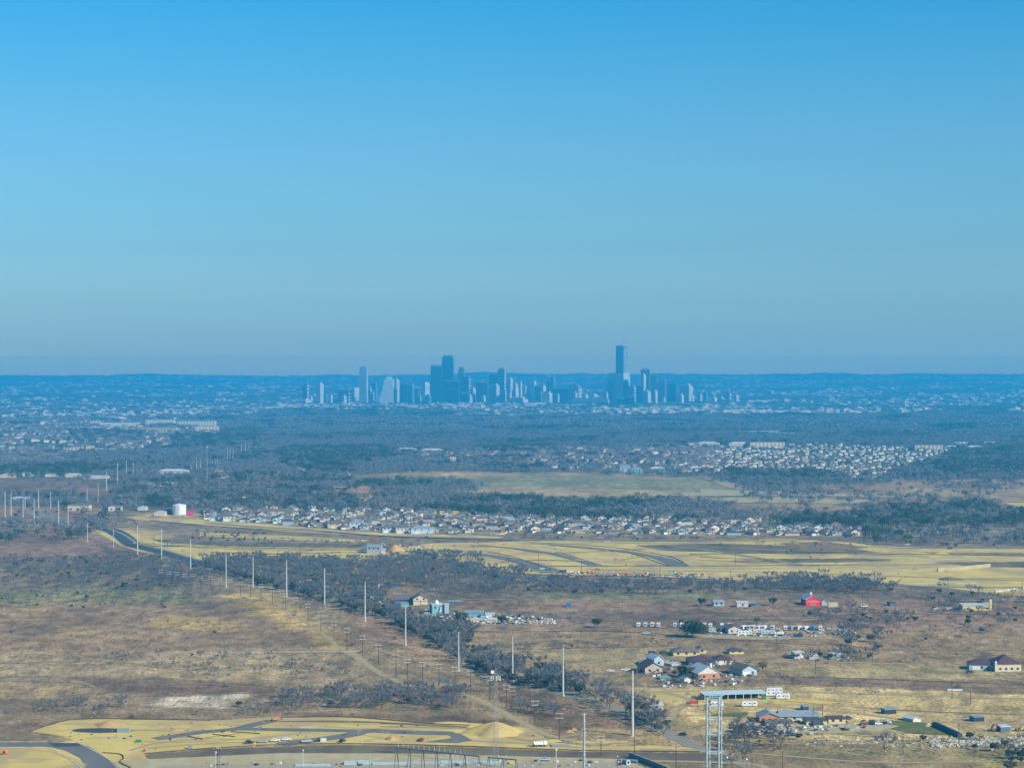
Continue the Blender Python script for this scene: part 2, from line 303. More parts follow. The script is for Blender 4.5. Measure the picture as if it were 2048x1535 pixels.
def build_ground():
    ys = np.concatenate([np.arange(-1000, 850, 150), np.arange(850, 3200, 5.5), np.arange(3200, 12000, 40), np.arange(12000, 27301, 120)]).astype(float)
    ss = np.linspace(-.36, .36, 281)
    Y, SS = np.meshgrid(ys, ss, indexing='ij'); X = SS * np.maximum(Y, 1500.0); Z = H(X, Y)
    ny, nx = Y.shape
    me = bpy.data.meshes.new('ground')
    me.vertices.add(ny * nx); me.vertices.foreach_set('co', np.stack([X, Y, Z], -1).astype(np.float32).ravel())
    i = np.arange(ny - 1)[:, None] * nx + np.arange(nx - 1)[None, :]; q = np.stack([i, i + 1, i + nx + 1, i + nx], -1).reshape(-1, 4)
    me.loops.add(q.size); me.polygons.add(len(q)); me.loops.foreach_set('vertex_index', q.ravel().astype(np.int32))
    me.polygons.foreach_set('loop_start', np.arange(0, q.size, 4, dtype=np.int32)); me.polygons.foreach_set('use_smooth', np.ones(len(q), bool))
    me.update(calc_edges=True)
    px, py = project(X, np.maximum(Y, 300), Z)
    jx = px + 22 * nz(X, Y, 23) + 8 * nz(X, Y, 8, 2); jy = py + 3.5 * nz(X, Y, 41, 3) + 1.5 * nz(X, Y, 11, 1)
    far = Y > 5000; jx = np.where(far, px, jx); jy = np.where(far, py, jy)
    C = np.empty((ny, nx, 3)); C[:] = (.25, .205, .14)
    for poly, col, k in ZONES:
        m = inpoly(jx, jy, poly); kk = (m * k)[..., None]; C = C * (1 - kk) + np.array(col) * kk
    for _ in range(2):     # soften the joins a little
        D = C.copy(); D[:, 1:-1] = (C[:, :-2] + 2 * C[:, 1:-1] + C[:, 2:]) / 4; C = D
    C *= np.array((.91, .765, .535))
    a = me.color_attributes.new('cover', 'FLOAT_COLOR', 'POINT')
    a.data.foreach_set('color', np.concatenate([C, np.ones((ny, nx, 1))], -1).astype(np.float32).ravel())
    m = bpy.data.materials.new('winter_ground'); m.use_nodes = True; n = m.node_tree; b = n.nodes['Principled BSDF']; L = n.links.new
    b.inputs['Roughness'].default_value = .95; b.inputs['Specular IOR Level'].default_value = .1
    at = n.nodes.new('ShaderNodeAttribute'); at.attribute_name = 'cover'; g = n.nodes.new('ShaderNodeNewGeometry')
    prev = at.outputs['Color']
    for sc, dt, lo, hi, stx in ((.012, 6, .72, 1.3, (1, .45, 1)), (.09, 6, .66, 1.38, (1, .5, 1)), (.6, 4, .62, 1.42, (1, .4, 1))):
        mp = n.nodes.new('ShaderNodeMapping'); mp.inputs['Scale'].default_value = stx
        no = n.nodes.new('ShaderNodeTexNoise'); no.inputs['Scale'].default_value = sc; no.inputs['Detail'].default_value = dt
        r = n.nodes.new('ShaderNodeMapRange'); r.inputs['From Min'].default_value = .33; r.inputs['From Max'].default_value = .67
        r.inputs['To Min'].default_value = lo; r.inputs['To Max'].default_value = hi
        vm = n.nodes.new('ShaderNodeVectorMath'); vm.operation = 'SCALE'
        L(g.outputs['Position'], mp.inputs[0]); L(mp.outputs[0], no.inputs[0]); L(no.outputs[0], r.inputs[0]); L(prev, vm.inputs[0]); L(r.outputs[0], vm.inputs['Scale']); prev = vm.outputs[0]
    # straw and dark weed patches
    for sc, c, a0, a1, w in ((.021, (.40, .31, .15), .56, .70, .36), (.034, (.10, .085, .075), .57, .68, .6), (.05, (.19, .20, .09), .6, .7, .4)):
        no = n.nodes.new('ShaderNodeTexNoise'); no.inputs['Scale'].default_value = sc; no.inputs['Detail'].default_value = 7; no.inputs['Roughness'].default_value = .62
        mp = n.nodes.new('ShaderNodeMapping'); mp.inputs['Location'].default_value = (sc * 9000, 100, 5); mp.inputs['Scale'].default_value = (1, .55, 1)
        r = n.nodes.new('ShaderNodeMapRange'); r.inputs['From Min'].default_value = a0; r.inputs['From Max'].default_value = a1; r.inputs['To Max'].default_value = w
        mm = n.nodes.new('ShaderNodeMix'); mm.data_type = 'RGBA'; mm.inputs[7].default_value = (c[0] * .74, c[1] * .68, c[2] * .54, 1)
        L(g.outputs['Position'], mp.inputs[0]); L(mp.outputs[0], no.inputs[0]); L(no.outputs[0], r.inputs[0]); L(r.outputs[0], mm.inputs[0]); L(prev, mm.inputs[6]); prev = mm.outputs[2]
    L(prev, b.inputs['Base Color'])
    bp = n.nodes.new('ShaderNodeBump'); bp.inputs['Strength'].default_value = .5; bp.inputs['Distance'].default_value = .6
    no = n.nodes.new('ShaderNodeTexNoise'); no.inputs['Scale'].default_value = .35; no.inputs['Detail'].default_value = 4
    L(g.outputs['Position'], no.inputs[0]); L(no.outputs[0], bp.inputs['Height']); L(bp.outputs[0], b.inputs['Normal'])
    me.materials.append(m); link('ground', me, kind='structure')
build_ground()

# ------------------------------------------------------------------ haze
def build_haze():
    m = bpy.data.materials.new('haze'); m.use_nodes = True; n = m.node_tree; n.nodes.clear()
    o = n.nodes.new('ShaderNodeOutputMaterial'); v = n.nodes.new('ShaderNodeVolumePrincipled')
    v.inputs['Color'].default_value = HAZE_C; v.inputs['Density'].default_value = HAZE_D; v.inputs['Anisotropy'].default_value = 0.0
    n.links.new(v.outputs[0], o.inputs['Volume'])
    MB().box(-11500, 11500, -1300, 27600, -120, 392).obj('haze', m, kind='stuff')
HAZE_C = (.03, .405, .79, 1); HAZE_D = 1.3e-4
build_haze()

# ------------------------------------------------------------------ bare soil, roads and lots
TAN = mat('graded_tan_soil', (.80, .64, .22), (.66, .52, .185), .05, .95, 0, 7, .1, (1, .5, 1), (.55, .42, .22), .022)
TAN2 = mat('pale_gravelly_soil', (.58, .51, .36), (.48, .42, .29), .2, .95, 0, 6, .1, (1, .5, 1), (.50, .43, .25), .05)
ORSOIL = mat('orange_sandy_soil', (.60, .40, .19), (.52, .34, .16), .3, .95, 0, 5, .1)
ASPH = mat('new_grey_asphalt', (.16, .165, .175), (.21, .21, .215), .12, .9, 0, 5, .3, (1, .3, 1))
DASPH = mat('fresh_dark_asphalt', (.055, .062, .085), (.075, .085, .11), .1, .85, 0, 4, .3)
OLDR = mat('old_grey_road', (.27, .25, .24), (.33, .31, .28), .15, .9, 0, 5, .2)
DIRT = mat('pale_dirt_track', (.50, .42, .27), (.42, .34, .21), .3, .95, 0, 5, .1)
WEED = mat('dark_winter_weeds', (.19, .155, .115), (.27, .21, .13), .06, .95, 0, 7, .1, (1, .4, 1), (.14, .13, .075), .04)
GRAVEL = mat('substation_gravel', (.47, .42, .33), (.41, .37, .29), .5, .95, 0, 4, .1)
CONC = mat('pale_concrete', (.80, .76, .66), (.46, .45, .42), .3, .85, 0, 4, .2)
SILTM = mat('silt_fence_fabric', (.13, .10, .08), (.09, .07, .06), .5, .9)
RUST = mat('rusty_grass_strip', (.44, .31, .17), (.34, .24, .13), .1, .95, 0, 6, .1)
LAWN = mat('green_winter_lawn', (.13, .17, .045), (.20, .20, .08), .12, .95, 0, 6, .1)
STRAW = mat('rust_brown_grass', (.33, .23, .15), (.26, .17, .11), .06, .95, 0, 6, .1)
SH = []
def sh(poly, m, off, name='bare_soil', rough=1.0): return sheet(name, poly, m, off, rough)
# construction site at the bottom left
sh([(60, 1462), (130, 1440), (200, 1437), (420, 1440), (560, 1432), (700, 1433), (850, 1445), (900, 1442), (960, 1446), (1060, 1455), (1100, 1482), (1180, 1492), (1320, 1490), (1420, 1497),
    (1420, 1503), (1150, 1501), (900, 1491), (700, 1487), (560, 1490), (420, 1496), (288, 1507), (325, 1545), (-270, 1560), (-270, 1492), (90, 1486), (150, 1480), (120, 1470)], TAN, .05)
sh([(550, 1440), (700, 1440), (860, 1447), (940, 1452), (930, 1455), (700, 1444), (560, 1443)], WEED, .10, 'weed_strip', .6)
ribbon('site_street', [(545, 1440), (505, 1449), (470, 1457), (400, 1464), (310, 1477)], 8, ASPH, .12)
ribbon('site_street', [(480, 1457), (600, 1459), (730, 1461)], 8, ASPH, .14)
ribbon('site_street', [(560, 1488), (640, 1478), (700, 1469), (735, 1461), (800, 1463), (860, 1465), (905, 1466)], 10, ASPH, .17)
sh([(890, 1463), (920, 1466), (945, 1480), (915, 1485), (845, 1484), (905, 1475)], ASPH, .20, 'site_street', .3)
sh([(142, 1461), (150, 1457), (200, 1455), (262, 1457), (258, 1462), (230, 1465), (170, 1465)], DASPH, .12, 'site_street', .2)
ribbon('site_street', [(262, 1459), (340, 1460), (440, 1461)], 4, DIRT, .10)
sh([(-270, 1488), (95, 1484), (150, 1484), (178, 1492), (205, 1508), (245, 1545), (180, 1550), (160, 1515), (130, 1500), (95, 1492), (-270, 1493)], ASPH, .12, 'access_road', .1)
sh([(95, 1484), (150, 1484), (165, 1491), (110, 1493)], DASPH, .15, 'access_road', .1)
for a, b in (((-270, 1486), (95, 1482)), ((152, 1483), (250, 1540)), ((96, 1493.5), (175, 1545)), ((-270, 1494), (96, 1493.5))):
    ribbon('road_kerb', [a, ((a[0] + b[0]) / 2, (a[1] + b[1]) / 2 - (4 if a[0] > 90 else 0)), b], .7, CONC, .22, thick=.15)
TYRE = mat('tyre_tracks_in_soil', (.55, .43, .20), (.66, .54, .25), .4, .95, 0, 5, .1); RUT = mat('damp_ruts', (.42, .31, .15), (.50, .38, .18), .3, .95, 0, 5, .1)
for i, (p_, w_) in enumerate([([(110, 1462), (240, 1449), (420, 1447), (600, 1445), (760, 1446)], 3), ([(300, 1495), (420, 1486), (520, 1482), (600, 1478), (680, 1470)], 2.2), ([(320, 1470), (420, 1476), (500, 1478)], 2), ([(560, 1466), (700, 1467), (780, 1475), (880, 1472)], 2.4), ([(760, 1452), (860, 1454), (960, 1458), (1000, 1470), (1100, 1488)], 4),
                              ([(280, 1482), (400, 1483), (520, 1474), (620, 1464)], 1.6), ([(-270, 1506), (60, 1500), (120, 1508), (170, 1530)], 2.4), ([(260, 1500), (300, 1488), (340, 1483), (480, 1466)], 1.8), ([(900, 1478), (980, 1482), (1060, 1486), (1160, 1494)], 3), ([(640, 1450), (700, 1455), (800, 1456)], 1.8), ([(1160, 1494), (1260, 1484), (1340, 1492)], 2)]):
    ribbon('wheel_track', p_, w_, [TYRE, RUT, DIRT][i % 3], .105 + .003 * i)
for i, (p_, w_) in enumerate([([(1180, 1084), (1300, 1086), (1440, 1083), (1600, 1081)], 5), ([(1380, 1108), (1500, 1106), (1640, 1104), (1800, 1108), (2320, 1116)], 7), ([(1400, 1120), (1560, 1127), (1700, 1130), (1900, 1128)], 5), ([(1180, 1138), (1400, 1141), (1600, 1145), (1800, 1152), (2320, 1162)], 8), ([(1600, 1112), (1700, 1108), (1860, 1113)], 4), ([(1240, 1120), (1300, 1112), (1420, 1111)], 4),
                              ([(1000, 1124), (1080, 1120), (1160, 1122)], 4), ([(1060, 1141), (1200, 1146), (1360, 1150)], 6), ([(1700, 1150), (1860, 1154), (2320, 1172)], 5), ([(1420, 1094), (1560, 1100), (1700, 1103)], 4), ([(280, 1086), (420, 1096), (600, 1100), (740, 1099)], 3), ([(420, 1104), (560, 1107), (680, 1104)], 4), ([(400, 1068), (560, 1074), (700, 1079)], 3)]):
    ribbon('wheel_track', p_, w_, [RUT, WEED, DIRT, TYRE, ORSOIL][i % 5], .335 + .006 * i)
# substation ground at the bottom
sh([(40, 1545), (130, 1530), (300, 1517), (560, 1505), (800, 1505), (1060, 1512), (1250, 1517), (1290, 1535), (1290, 1560), (40, 1570)], TAN2, .075, 'gravel_yard', .3)
sh([(200, 1560), (330, 1530), (500, 1527), (1240, 1524), (1270, 1535), (1270, 1560)], GRAVEL, .10, 'gravel_yard', .2)
sh([(420, 1497), (700, 1489), (900, 1493), (1150, 1503), (1420, 1505), (1480, 1530), (1250, 1517), (1060, 1512), (800, 1505), (560, 1505), (300, 1517), (290, 1510)], mat('ploughed_brown_earth', (.155, .12, .10), (.20, .16, .13), .1, .95, 0, 7, .1, (1, .4, 1), (.22, .19, .12), .05), .03, 'brown_field', .4)
TANP = mat('dry_pale_tan_soil', (.74, .63, .34), (.64, .53, .27), .12, .95, 0, 7, .1, (1, .5, 1), (.58, .45, .22), .06); TANB = mat('brownish_tan_soil', (.60, .46, .22), (.50, .38, .18), .12, .95, 0, 7, .1, (1, .5, 1), (.66, .54, .26), .06)
for i, (cx, cy, rx, ry) in enumerate([(330, 1452, 60, 3), (470, 1449, 40, 2.4), (640, 1453, 50, 2.6), (830, 1459, 45, 2), (980, 1474, 50, 4), (420, 1480, 40, 3), (220, 1475, 45, 4), (560, 1475, 40, 2.4), (760, 1481, 40, 2), (60, 1520, 50, 5), (280, 1496, 30, 3), (170, 1447, 40, 3), (1210, 1483, 60, 4), (720, 1447, 60, 1.8)]):
    sh([(cx + rx * math.cos(a) * (1 + .25 * math.sin(3 * a + i)), cy + ry * math.sin(a) * (1 + .2 * math.cos(2 * a + i))) for a in np.linspace(0, 6.283, 15)[:-1]], [TANP, TANB][i % 2], .056 + .001 * i, 'bare_soil', .7)
for i, (cx, cy, rx, ry) in enumerate([(1050, 1095, 50, 2.5), (1180, 1118, 55, 4), (1420, 1127, 70, 3), (1500, 1148, 90, 4), (1700, 1152, 80, 4), (1900, 1166, 70, 5), (1300, 1143, 60, 3), (1850, 1118, 70, 4), (1980, 1118, 50, 3), (950, 1104, 40, 3), (1650, 1134, 60, 2), (1330, 1104, 40, 2), (1180, 1090, 60, 2)]):
    sh([(cx + rx * math.cos(a) * (1 + .25 * math.sin(3 * a + i)), cy + ry * math.sin(a) * (1 + .2 * math.cos(2 * a + i))) for a in np.linspace(0, 6.283, 15)[:-1]], [TANB, TANP][i % 2], .15 + .002 * i, 'bare_soil', .7)
# middle construction site
sh([(770, 1100), (860, 1086), (1000, 1083), (1150, 1080), (1400, 1083), (1560, 1077), (1700, 1084), (1800, 1098), (1870, 1108), (2320, 1112), (2320, 1186), (2000, 1188), (1900, 1176), (1800, 1167), (1650, 1161), (1500, 1160),
    (1300, 1153), (1180, 1151), (1060, 1147), (960, 1139), (900, 1118), (830, 1112)], TAN, .08)
sh([(1270, 1090), (1420, 1086), (1560, 1090), (1700, 1096), (1760, 1104), (1600, 1108), (1440, 1104), (1330, 1101)], WEED, .14, 'weed_patch')
sh([(1560, 1086), (1650, 1082), (1740, 1094), (1700, 1100), (1600, 1096)], STRAW, .2, 'straw_patch')
sh([(1730, 1090), (1900, 1096), (2320, 1100), (2320, 1108), (1880, 1104), (1780, 1100)], TAN, .12)
sh([(1440, 1121), (1700, 1116), (1820, 1119), (1700, 1124), (1500, 1125)], WEED, .13, 'weed_patch')
sh([(1870, 1124), (2320, 1120), (2320, 1136), (1960, 1134)], WEED, .13, 'weed_patch')
sh([(900, 1118), (940, 1112), (990, 1120), (970, 1135), (920, 1128)], TAN, .12)
W0 = lambda a, b: (lambda t: a + (b - a) * t)
ribbon('new_street', [(930, 1104), (1000, 1114), (1060, 1128), (1110, 1145)], W0(12, 26), ASPH, .2)
ribbon('new_street', [(960, 1090), (1060, 1100), (1130, 1113), (1190, 1130)], W0(6, 14), ASPH, .24)
ribbon('new_street', [(1060, 1086), (1190, 1096), (1260, 1104), (1320, 1116), (1362, 1132)], W0(5, 18), ASPH, .28)
ribbon('new_street', [(1330, 1090), (1420, 1100), (1500, 1113), (1600, 1128)], W0(6, 10), OLDR, .32)
ribbon('dirt_lane', [(1000, 1133), (1200, 1131), (1400, 1132), (1640, 1131)], 3.5, WEED, .18)
ribbon('dirt_lane', [(1100, 1106), (1200, 1102), (1290, 1098)], 4, WEED, .19)
ribbon('pale_berm', [(1300, 1134), (1500, 1137), (1700, 1138), (1840, 1137)], 12, TAN2, .5, thick=.5)
# left embankment of the highway and graded strips
sh([(185, 1056), (215, 1058), (262, 1076), (300, 1092), (345, 1108), (330, 1112), (270, 1100), (240, 1090), (205, 1070)], TAN, .08, 'road_bank', .4)
sh([(225, 1060), (262, 1060), (330, 1082), (420, 1092), (760, 1096), (760, 1104), (640, 1112), (470, 1110), (400, 1122), (370, 1112), (280, 1083)], TAN, .1, 'graded_strip', .6)
sh([(300, 1078), (420, 1082), (640, 1086), (770, 1090), (770, 1094), (500, 1092), (330, 1086)], WEED, .2, 'weed_patch')
sh([(400, 1064), (520, 1069), (660, 1075), (740, 1080), (720, 1084), (560, 1078), (400, 1072)], TAN, .12, 'graded_strip', .5)
sh([(250, 1036), (420, 1038), (560, 1050), (700, 1062), (880, 1068), (1010, 1073), (990, 1077), (800, 1073), (640, 1066), (480, 1056), (320, 1042)], TAN, .08, 'graded_strip', .4)
sh([(640, 1108), (760, 1104), (840, 1110), (780, 1122), (700, 1120), (620, 1114)], TAN, .1, 'graded_strip', .6)
sh([(1000, 1061), (1020, 1061), (1010, 1068), (880, 1072), (940, 1066)], DIRT, .12, 'dirt_patch', .3)
for a in ([(410, 1046), (700, 1066), (1040, 1078), (1400, 1080)],): ribbon('county_road', a, 9, OLDR, .3)
ribbon('county_road', [(1740, 1092), (1860, 1096), (2320, 1103)], 9, OLDR, .3)
ribbon('county_road', [(930, 1148), (1200, 1155), (1500, 1162), (1800, 1170), (2320, 1178)], 8, OLDR, .25)
ribbon('highway', [(70, 1020), (95, 1034), (120, 1048), (180, 1056)], W0(34, 26), OLDR, .25)
ribbon('highway', [(175, 1054), (215, 1058), (245, 1072), (270, 1090), (330, 1106), (385, 1122), (400, 1132)], W0(24, 13), DASPH, .3)
ribbon('highway_lane', [(215, 1056.5), (250, 1070), (280, 1088), (340, 1103), (395, 1119)], 4, OLDR, .36)
ribbon('frontage_road', [(110, 1052), (180, 1055), (240, 1056)], 9, DIRT, .33)
# lane between the two tree rows, down to the bottom edge
LANE = [(400, 1132), (480, 1153), (600, 1182), (700, 1212), (800, 1240), (860, 1270), (910, 1302), (960, 1334), (1010, 1350), (1100, 1378), (1190, 1402), (1270, 1432), (1330, 1462), (1380, 1487), (1440, 1508), (1520, 1540), (1560, 1560)]
ribbon('tree_lined_lane', LANE, 8.5, OLDR, .12)
WL = plain('white_road_paint', (.7, .7, .68)); YL = plain('yellow_road_paint', (.6, .45, .08))
for s, m in ((3.7, WL), (-3.7, WL), (.12, YL), (-.12, YL)): ribbon('painted_line', LANE[11:], .14, m, .14, shift=s)
for i, (p_, w_, m_) in enumerate([([(-270, 1230), (200, 1238), (420, 1226), (560, 1214)], 1.6, WEED), ([(60, 1290), (260, 1276), (420, 1280), (620, 1266)], 1.2, DIRT), ([(-270, 1330), (180, 1322), (360, 1338), (540, 1330), (700, 1350)], 1.4, WEED), ([(120, 1392), (300, 1380), (520, 1386), (700, 1372), (840, 1380)], 1.8, WEED), ([(240, 1358), (420, 1366), (560, 1378)], 1.0, DIRT), ([(730, 1312), (820, 1304), (900, 1312)], 2.0, DIRT),
                              ([(1000, 1350), (1080, 1400), (1200, 1428), (1260, 1450)], 1.6, WEED), ([(1560, 1352), (1740, 1366), (2320, 1380)], 2.5, WEED), ([(1480, 1366), (1640, 1372), (1900, 1392), (2320, 1397)], 1.5, DIRT), ([(1680, 1290), (1860, 1300), (2320, 1296)], 2, WEED), ([(1740, 1416), (1900, 1424), (2320, 1436)], 2.5, WEED), ([(1560, 1400), (1700, 1412), (1840, 1420)], 2, RUST), ([(1050, 1232), (1300, 1236), (1500, 1230)], 4, WEED)]):
    ribbon('field_trail', p_, w_, m_, .045 + .001 * i)
# tracks and farm lanes
TR = [([(470, 1180), (560, 1210), (650, 1270), (680, 1296), (740, 1332)], 3), ([(700, 1300), (760, 1345), (860, 1385), (940, 1392), (1040, 1442), (1100, 1470), (1200, 1490)], 5),
      ([(930, 1247), (1060, 1252), (1200, 1253), (1400, 1254), (1700, 1262)], 4), ([(930, 1280), (1100, 1279), (1250, 1270), (1440, 1264), (1600, 1275), (1720, 1276)], 3.2),
      ([(930, 1258), (1050, 1262), (1150, 1261)], 2.5), ([(1130, 1330), (1230, 1316), (1340, 1308)], 3), ([(1160, 1345), (1260, 1341), (1310, 1338)], 5),
      ([(1400, 1322), (1500, 1322), (1640, 1323), (1900, 1329), (1945, 1336), (2320, 1345)], 4), ([(1290, 1383), (1500, 1380), (1700, 1386), (2320, 1403)], 4.5),
      ([(1340, 1412), (1500, 1410), (1700, 1424), (1860, 1441), (2320, 1455)], 4), ([(1440, 1462), (1560, 1466), (1700, 1464), (1860, 1462)], 6), ([(1330, 1384), (1380, 1400), (1350, 1425), (1330, 1450)], 4),
      ([(1700, 1486), (1860, 1482), (2320, 1470)], 2.5), ([(1510, 1506), (1620, 1515), (1760, 1524), (1920, 1523), (2320, 1518)], 3), ([(1480, 1485), (1600, 1487), (1760, 1487)], 2.5),
      ([(1280, 1498), (1420, 1502), (1480, 1522)], 5), ([(1300, 1521), (1500, 1527), (1540, 1545)], 4), ([(1430, 1235), (1500, 1236), (1640, 1234)], 3), ([(1540, 1157), (1700, 1162), (1850, 1163)], 3),
      ([(-270, 1083), (50, 1087), (100, 1090)], 3), ([(760, 1215), (820, 1212), (930, 1198), (1020, 1199)], 3), ([(760, 1300), (830, 1318), (920, 1318)], 2.5), ([(1860, 1200), (2320, 1208)], 3),
      ([(1060, 1480), (1200, 1466), (1300, 1470)], 2.5), ([(400, 1301), (560, 1300), (700, 1301)], 1.5), ([(-270, 1355), (110, 1362), (190, 1374)], 2)]
for i, (p, w) in enumerate(TR): ribbon('dirt_track', p, w, DIRT, .06 + .006 * i)
sh([(1430, 1452), (1500, 1444), (1600, 1447), (1760, 1446), (1800, 1452), (1760, 1462), (1600, 1470), (1460, 1468)], TAN2, .22, 'farm_yard', .8)
sh([(1300, 1380), (1400, 1376), (1480, 1382), (1560, 1396), (1700, 1404), (1560, 1408), (1400, 1404), (1300, 1396)], TAN, .05, 'farm_yard', .8)
sh([(1370, 1268), (1560, 1271), (1640, 1275), (1540, 1280), (1400, 1276)], DIRT, .25, 'farm_yard', .5)
sh([(930, 1340), (1320, 1350), (1310, 1340)], DIRT, .02, 'farm_yard') if False else None
sh([(1780, 1440), (1880, 1446), (1900, 1470), (1820, 1466), (1770, 1454)], LAWN, .2, 'lawn', .8)
sh([(1440, 1425), (1500, 1424), (1490, 1432), (1420, 1430)], LAWN, .2, 'lawn', .8)
sh([(1610, 1238), (1650, 1236), (1660, 1239), (1600, 1241)], ORSOIL, .3, 'bare_soil', .4)
sh([(1985, 1186), (2320, 1172), (2320, 1192), (2010, 1192)], ORSOIL, .3, 'bare_soil', .4)
sh([(1400, 951), (1470, 966), (1500, 975), (1480, 981), (1440, 970)], DIRT, .5, 'quarry_ramp', .2)
sh([(1400, 978), (1500, 981), (1620, 986), (1800, 991), (1800, 995), (1600, 991), (1340, 992), (1250, 990), (1400, 986)], TAN2, .5, 'quarry_road', .4)
sh([(1340, 1000), (1500, 994), (1640, 998), (1760, 1000), (1700, 1008), (1560, 1005), (1400, 1006)], TAN2, .6, 'quarry_road', .8)
sh([(2010, 1006), (2320, 1003), (2320, 1022), (2030, 1014)], TAN, .5, 'bare_soil', .3)
sh([(1210, 822), (1300, 820), (1500, 820), (1780, 816), (1840, 818), (1700, 825), (1400, 827), (1230, 826)], CONC, 1.2, 'pale_highway_cut', .2)
sh([(560, 806), (640, 806), (720, 808), (700, 812), (600, 812)], TAN2, 1.2, 'pale_lot', .2)
sh([(1020, 1180 - 355), (1120, 824), (1110, 828), (1020, 829)], TAN2, 1.2, 'pale_lot', .2)

# ------------------------------------------------------------------ trees
BARK = mat('grey_bark', (.20, .17, .15), (.14, .12, .105), 2, .95)
TWIG = mat('bare_grey_twigs', (.27, .285, .30), (.18, .19, .205), .35, .95, 0, 3, .1, k=(.64, .66, .62))
TWIG2 = mat('bare_brown_twigs', (.29, .26, .245), (.20, .175, .17), .35, .95, 0, 3, .1, k=(.70, .67, .60))
TWIGL = mat('pale_bare_twigs', (.40, .37, .34), (.30, .27, .25), .4, .95, 0, 3, .1)
LEAFD = mat('dark_evergreen_leaves', (.055, .080, .038), (.032, .050, .028), .3, .9, 0, 4, .2)
LEAFM = mat('olive_green_leaves', (.115, .125, .045), (.07, .08, .035), .3, .9, 0, 4, .2)
LEAFG = mat('grey_green_brush', (.20, .20, .14), (.13, .135, .10), .3, .95, 0, 4, .1)
LEAFY = mat('yellow_green_leaves', (.24, .24, .06), (.16, .17, .05), .3, .9, 0, 4, .2)
def rv(r): return Vector((r.uniform(-1, 1), r.uniform(-1, 1), r.uniform(-1, 1)))
def bare_meshes(seed, h, w, twigs=520, tw=.05, tmat=TWIG):
    r = random.Random(seed); tr = MB(); cr = MB(); th = h * r.uniform(.16, .28)
    tr.tube((0, 0, -.3), (0, 0, th), h * .028, h * .02, 6)
    tips = []
    n1 = r.randint(5, 7)
    for i in range(n1):
        a = 6.283 * i / n1 + r.uniform(-.4, .4); out = r.uniform(.5, 1.0)
        e = Vector((math.cos(a) * w * .30 * out, math.sin(a) * w * .30 * out, th + (h - th) * r.uniform(.35, .62)))
        tr.tube((0, 0, th * .93), e, h * .014, h * .007, 4, caps=False)
        for j in range(4):
            b = a + r.uniform(-.9, .9); e2 = e + Vector((math.cos(b) * w * .17, math.sin(b) * w * .17, (h - e.z) * r.uniform(.1, .75))) * r.uniform(.7, 1.1)
            cr.tube(e, e2, h * .006, h * .003, 3, caps=False)
            for k in range(3):
                d = rv(r) * .5 + Vector((math.cos(b), math.sin(b), .5)) * .6; e3 = e2 + d * w * r.uniform(.06, .13)
                cr.tube(e2, e3, h * .003, h * .0015, 3, caps=False); tips += [e3, (e2 + e3) / 2, e2]
    for i in range(twigs):
        p = r.choice(tips) + rv(r) * w * .035; d = (rv(r) + Vector((p.x, p.y, p.z - th)).normalized() * .9).normalized() * w * r.uniform(.05, .11)
        s = d.cross(rv(r)).normalized() * tw * r.uniform(.6, 1.6)
        cr.add([p - s, p + s, p + d], [(0, 1, 2)])
    return tr.mesh('trunk', BARK), cr.mesh('crown', tmat)
def leafy_meshes(seed, h, w, lm=LEAFD, n=620, leaf=.34, lobes=9, low=.18):
    r = random.Random(seed); tr = MB(); cr = MB(); th = h * low
    tr.tube((0, 0, -.3), (0, 0, th + h * .2), h * .035, h * .022, 6)
    L = []
    for i in range(lobes):
        a = r.uniform(0, 6.283); q = math.sqrt(r.random()) * .34 * w; z = r.uniform(.0, 1)
        c = Vector((math.cos(a) * q, math.sin(a) * q, th + (h - th) * (.3 + .42 * z * (1 - q / w))))
        L.append((c, w * r.uniform(.13, .21)))
        tr.tube((0, 0, th * .9), c, h * .014, h * .005, 3, caps=False)
    for i in range(n):
        c, rad = r.choice(L); d = rv(r)
        while d.length > 1 or d.length < .2: d = rv(r)
        d.normalize(); p = c + Vector((d.x, d.y, d.z * .8)) * rad * r.uniform(.72, 1.12)
        nrm = (d + rv(r) * .5).normalized(); u = nrm.orthogonal().normalized(); u = Matrix.Rotation(r.uniform(0, 6.28), 3, nrm) @ u; v = nrm.cross(u); s = leaf * r.uniform(.6, 1.5)
        cr.add([p - u * s, p + v * s * .8, p + u * s, p - v * s * .8], [(0, 1, 2, 3)])
    return tr.mesh('trunk', BARK), cr.mesh('crown', lm)
def shrub_mesh(seed, h, w, m, n=150, leaf=.2):
    r = random.Random(seed); cr = MB()
    for i in range(7):
        a = r.uniform(0, 6.28); cr.tube((0, 0, -.1), (math.cos(a) * w * .25, math.sin(a) * w * .25, h * .6), .05, .02, 3, caps=False)
    for i in range(n):
        a = r.uniform(0, 6.28); q = math.sqrt(r.random()); z = r.uniform(.12, 1) * math.sqrt(max(0, 1.02 - q * q))
        p = Vector((math.cos(a) * q * w / 2, math.sin(a) * q * w / 2, z * h)); d = (Vector((p.x, p.y, p.z)) + rv(r)).normalized() * leaf * 2.4 * r.uniform(.6, 1.4)
        s = d.cross(rv(r)).normalized() * leaf * .45; cr.add([p - s, p + s, p + d], [(0, 1, 2)])
    return cr.mesh('shrub', m)
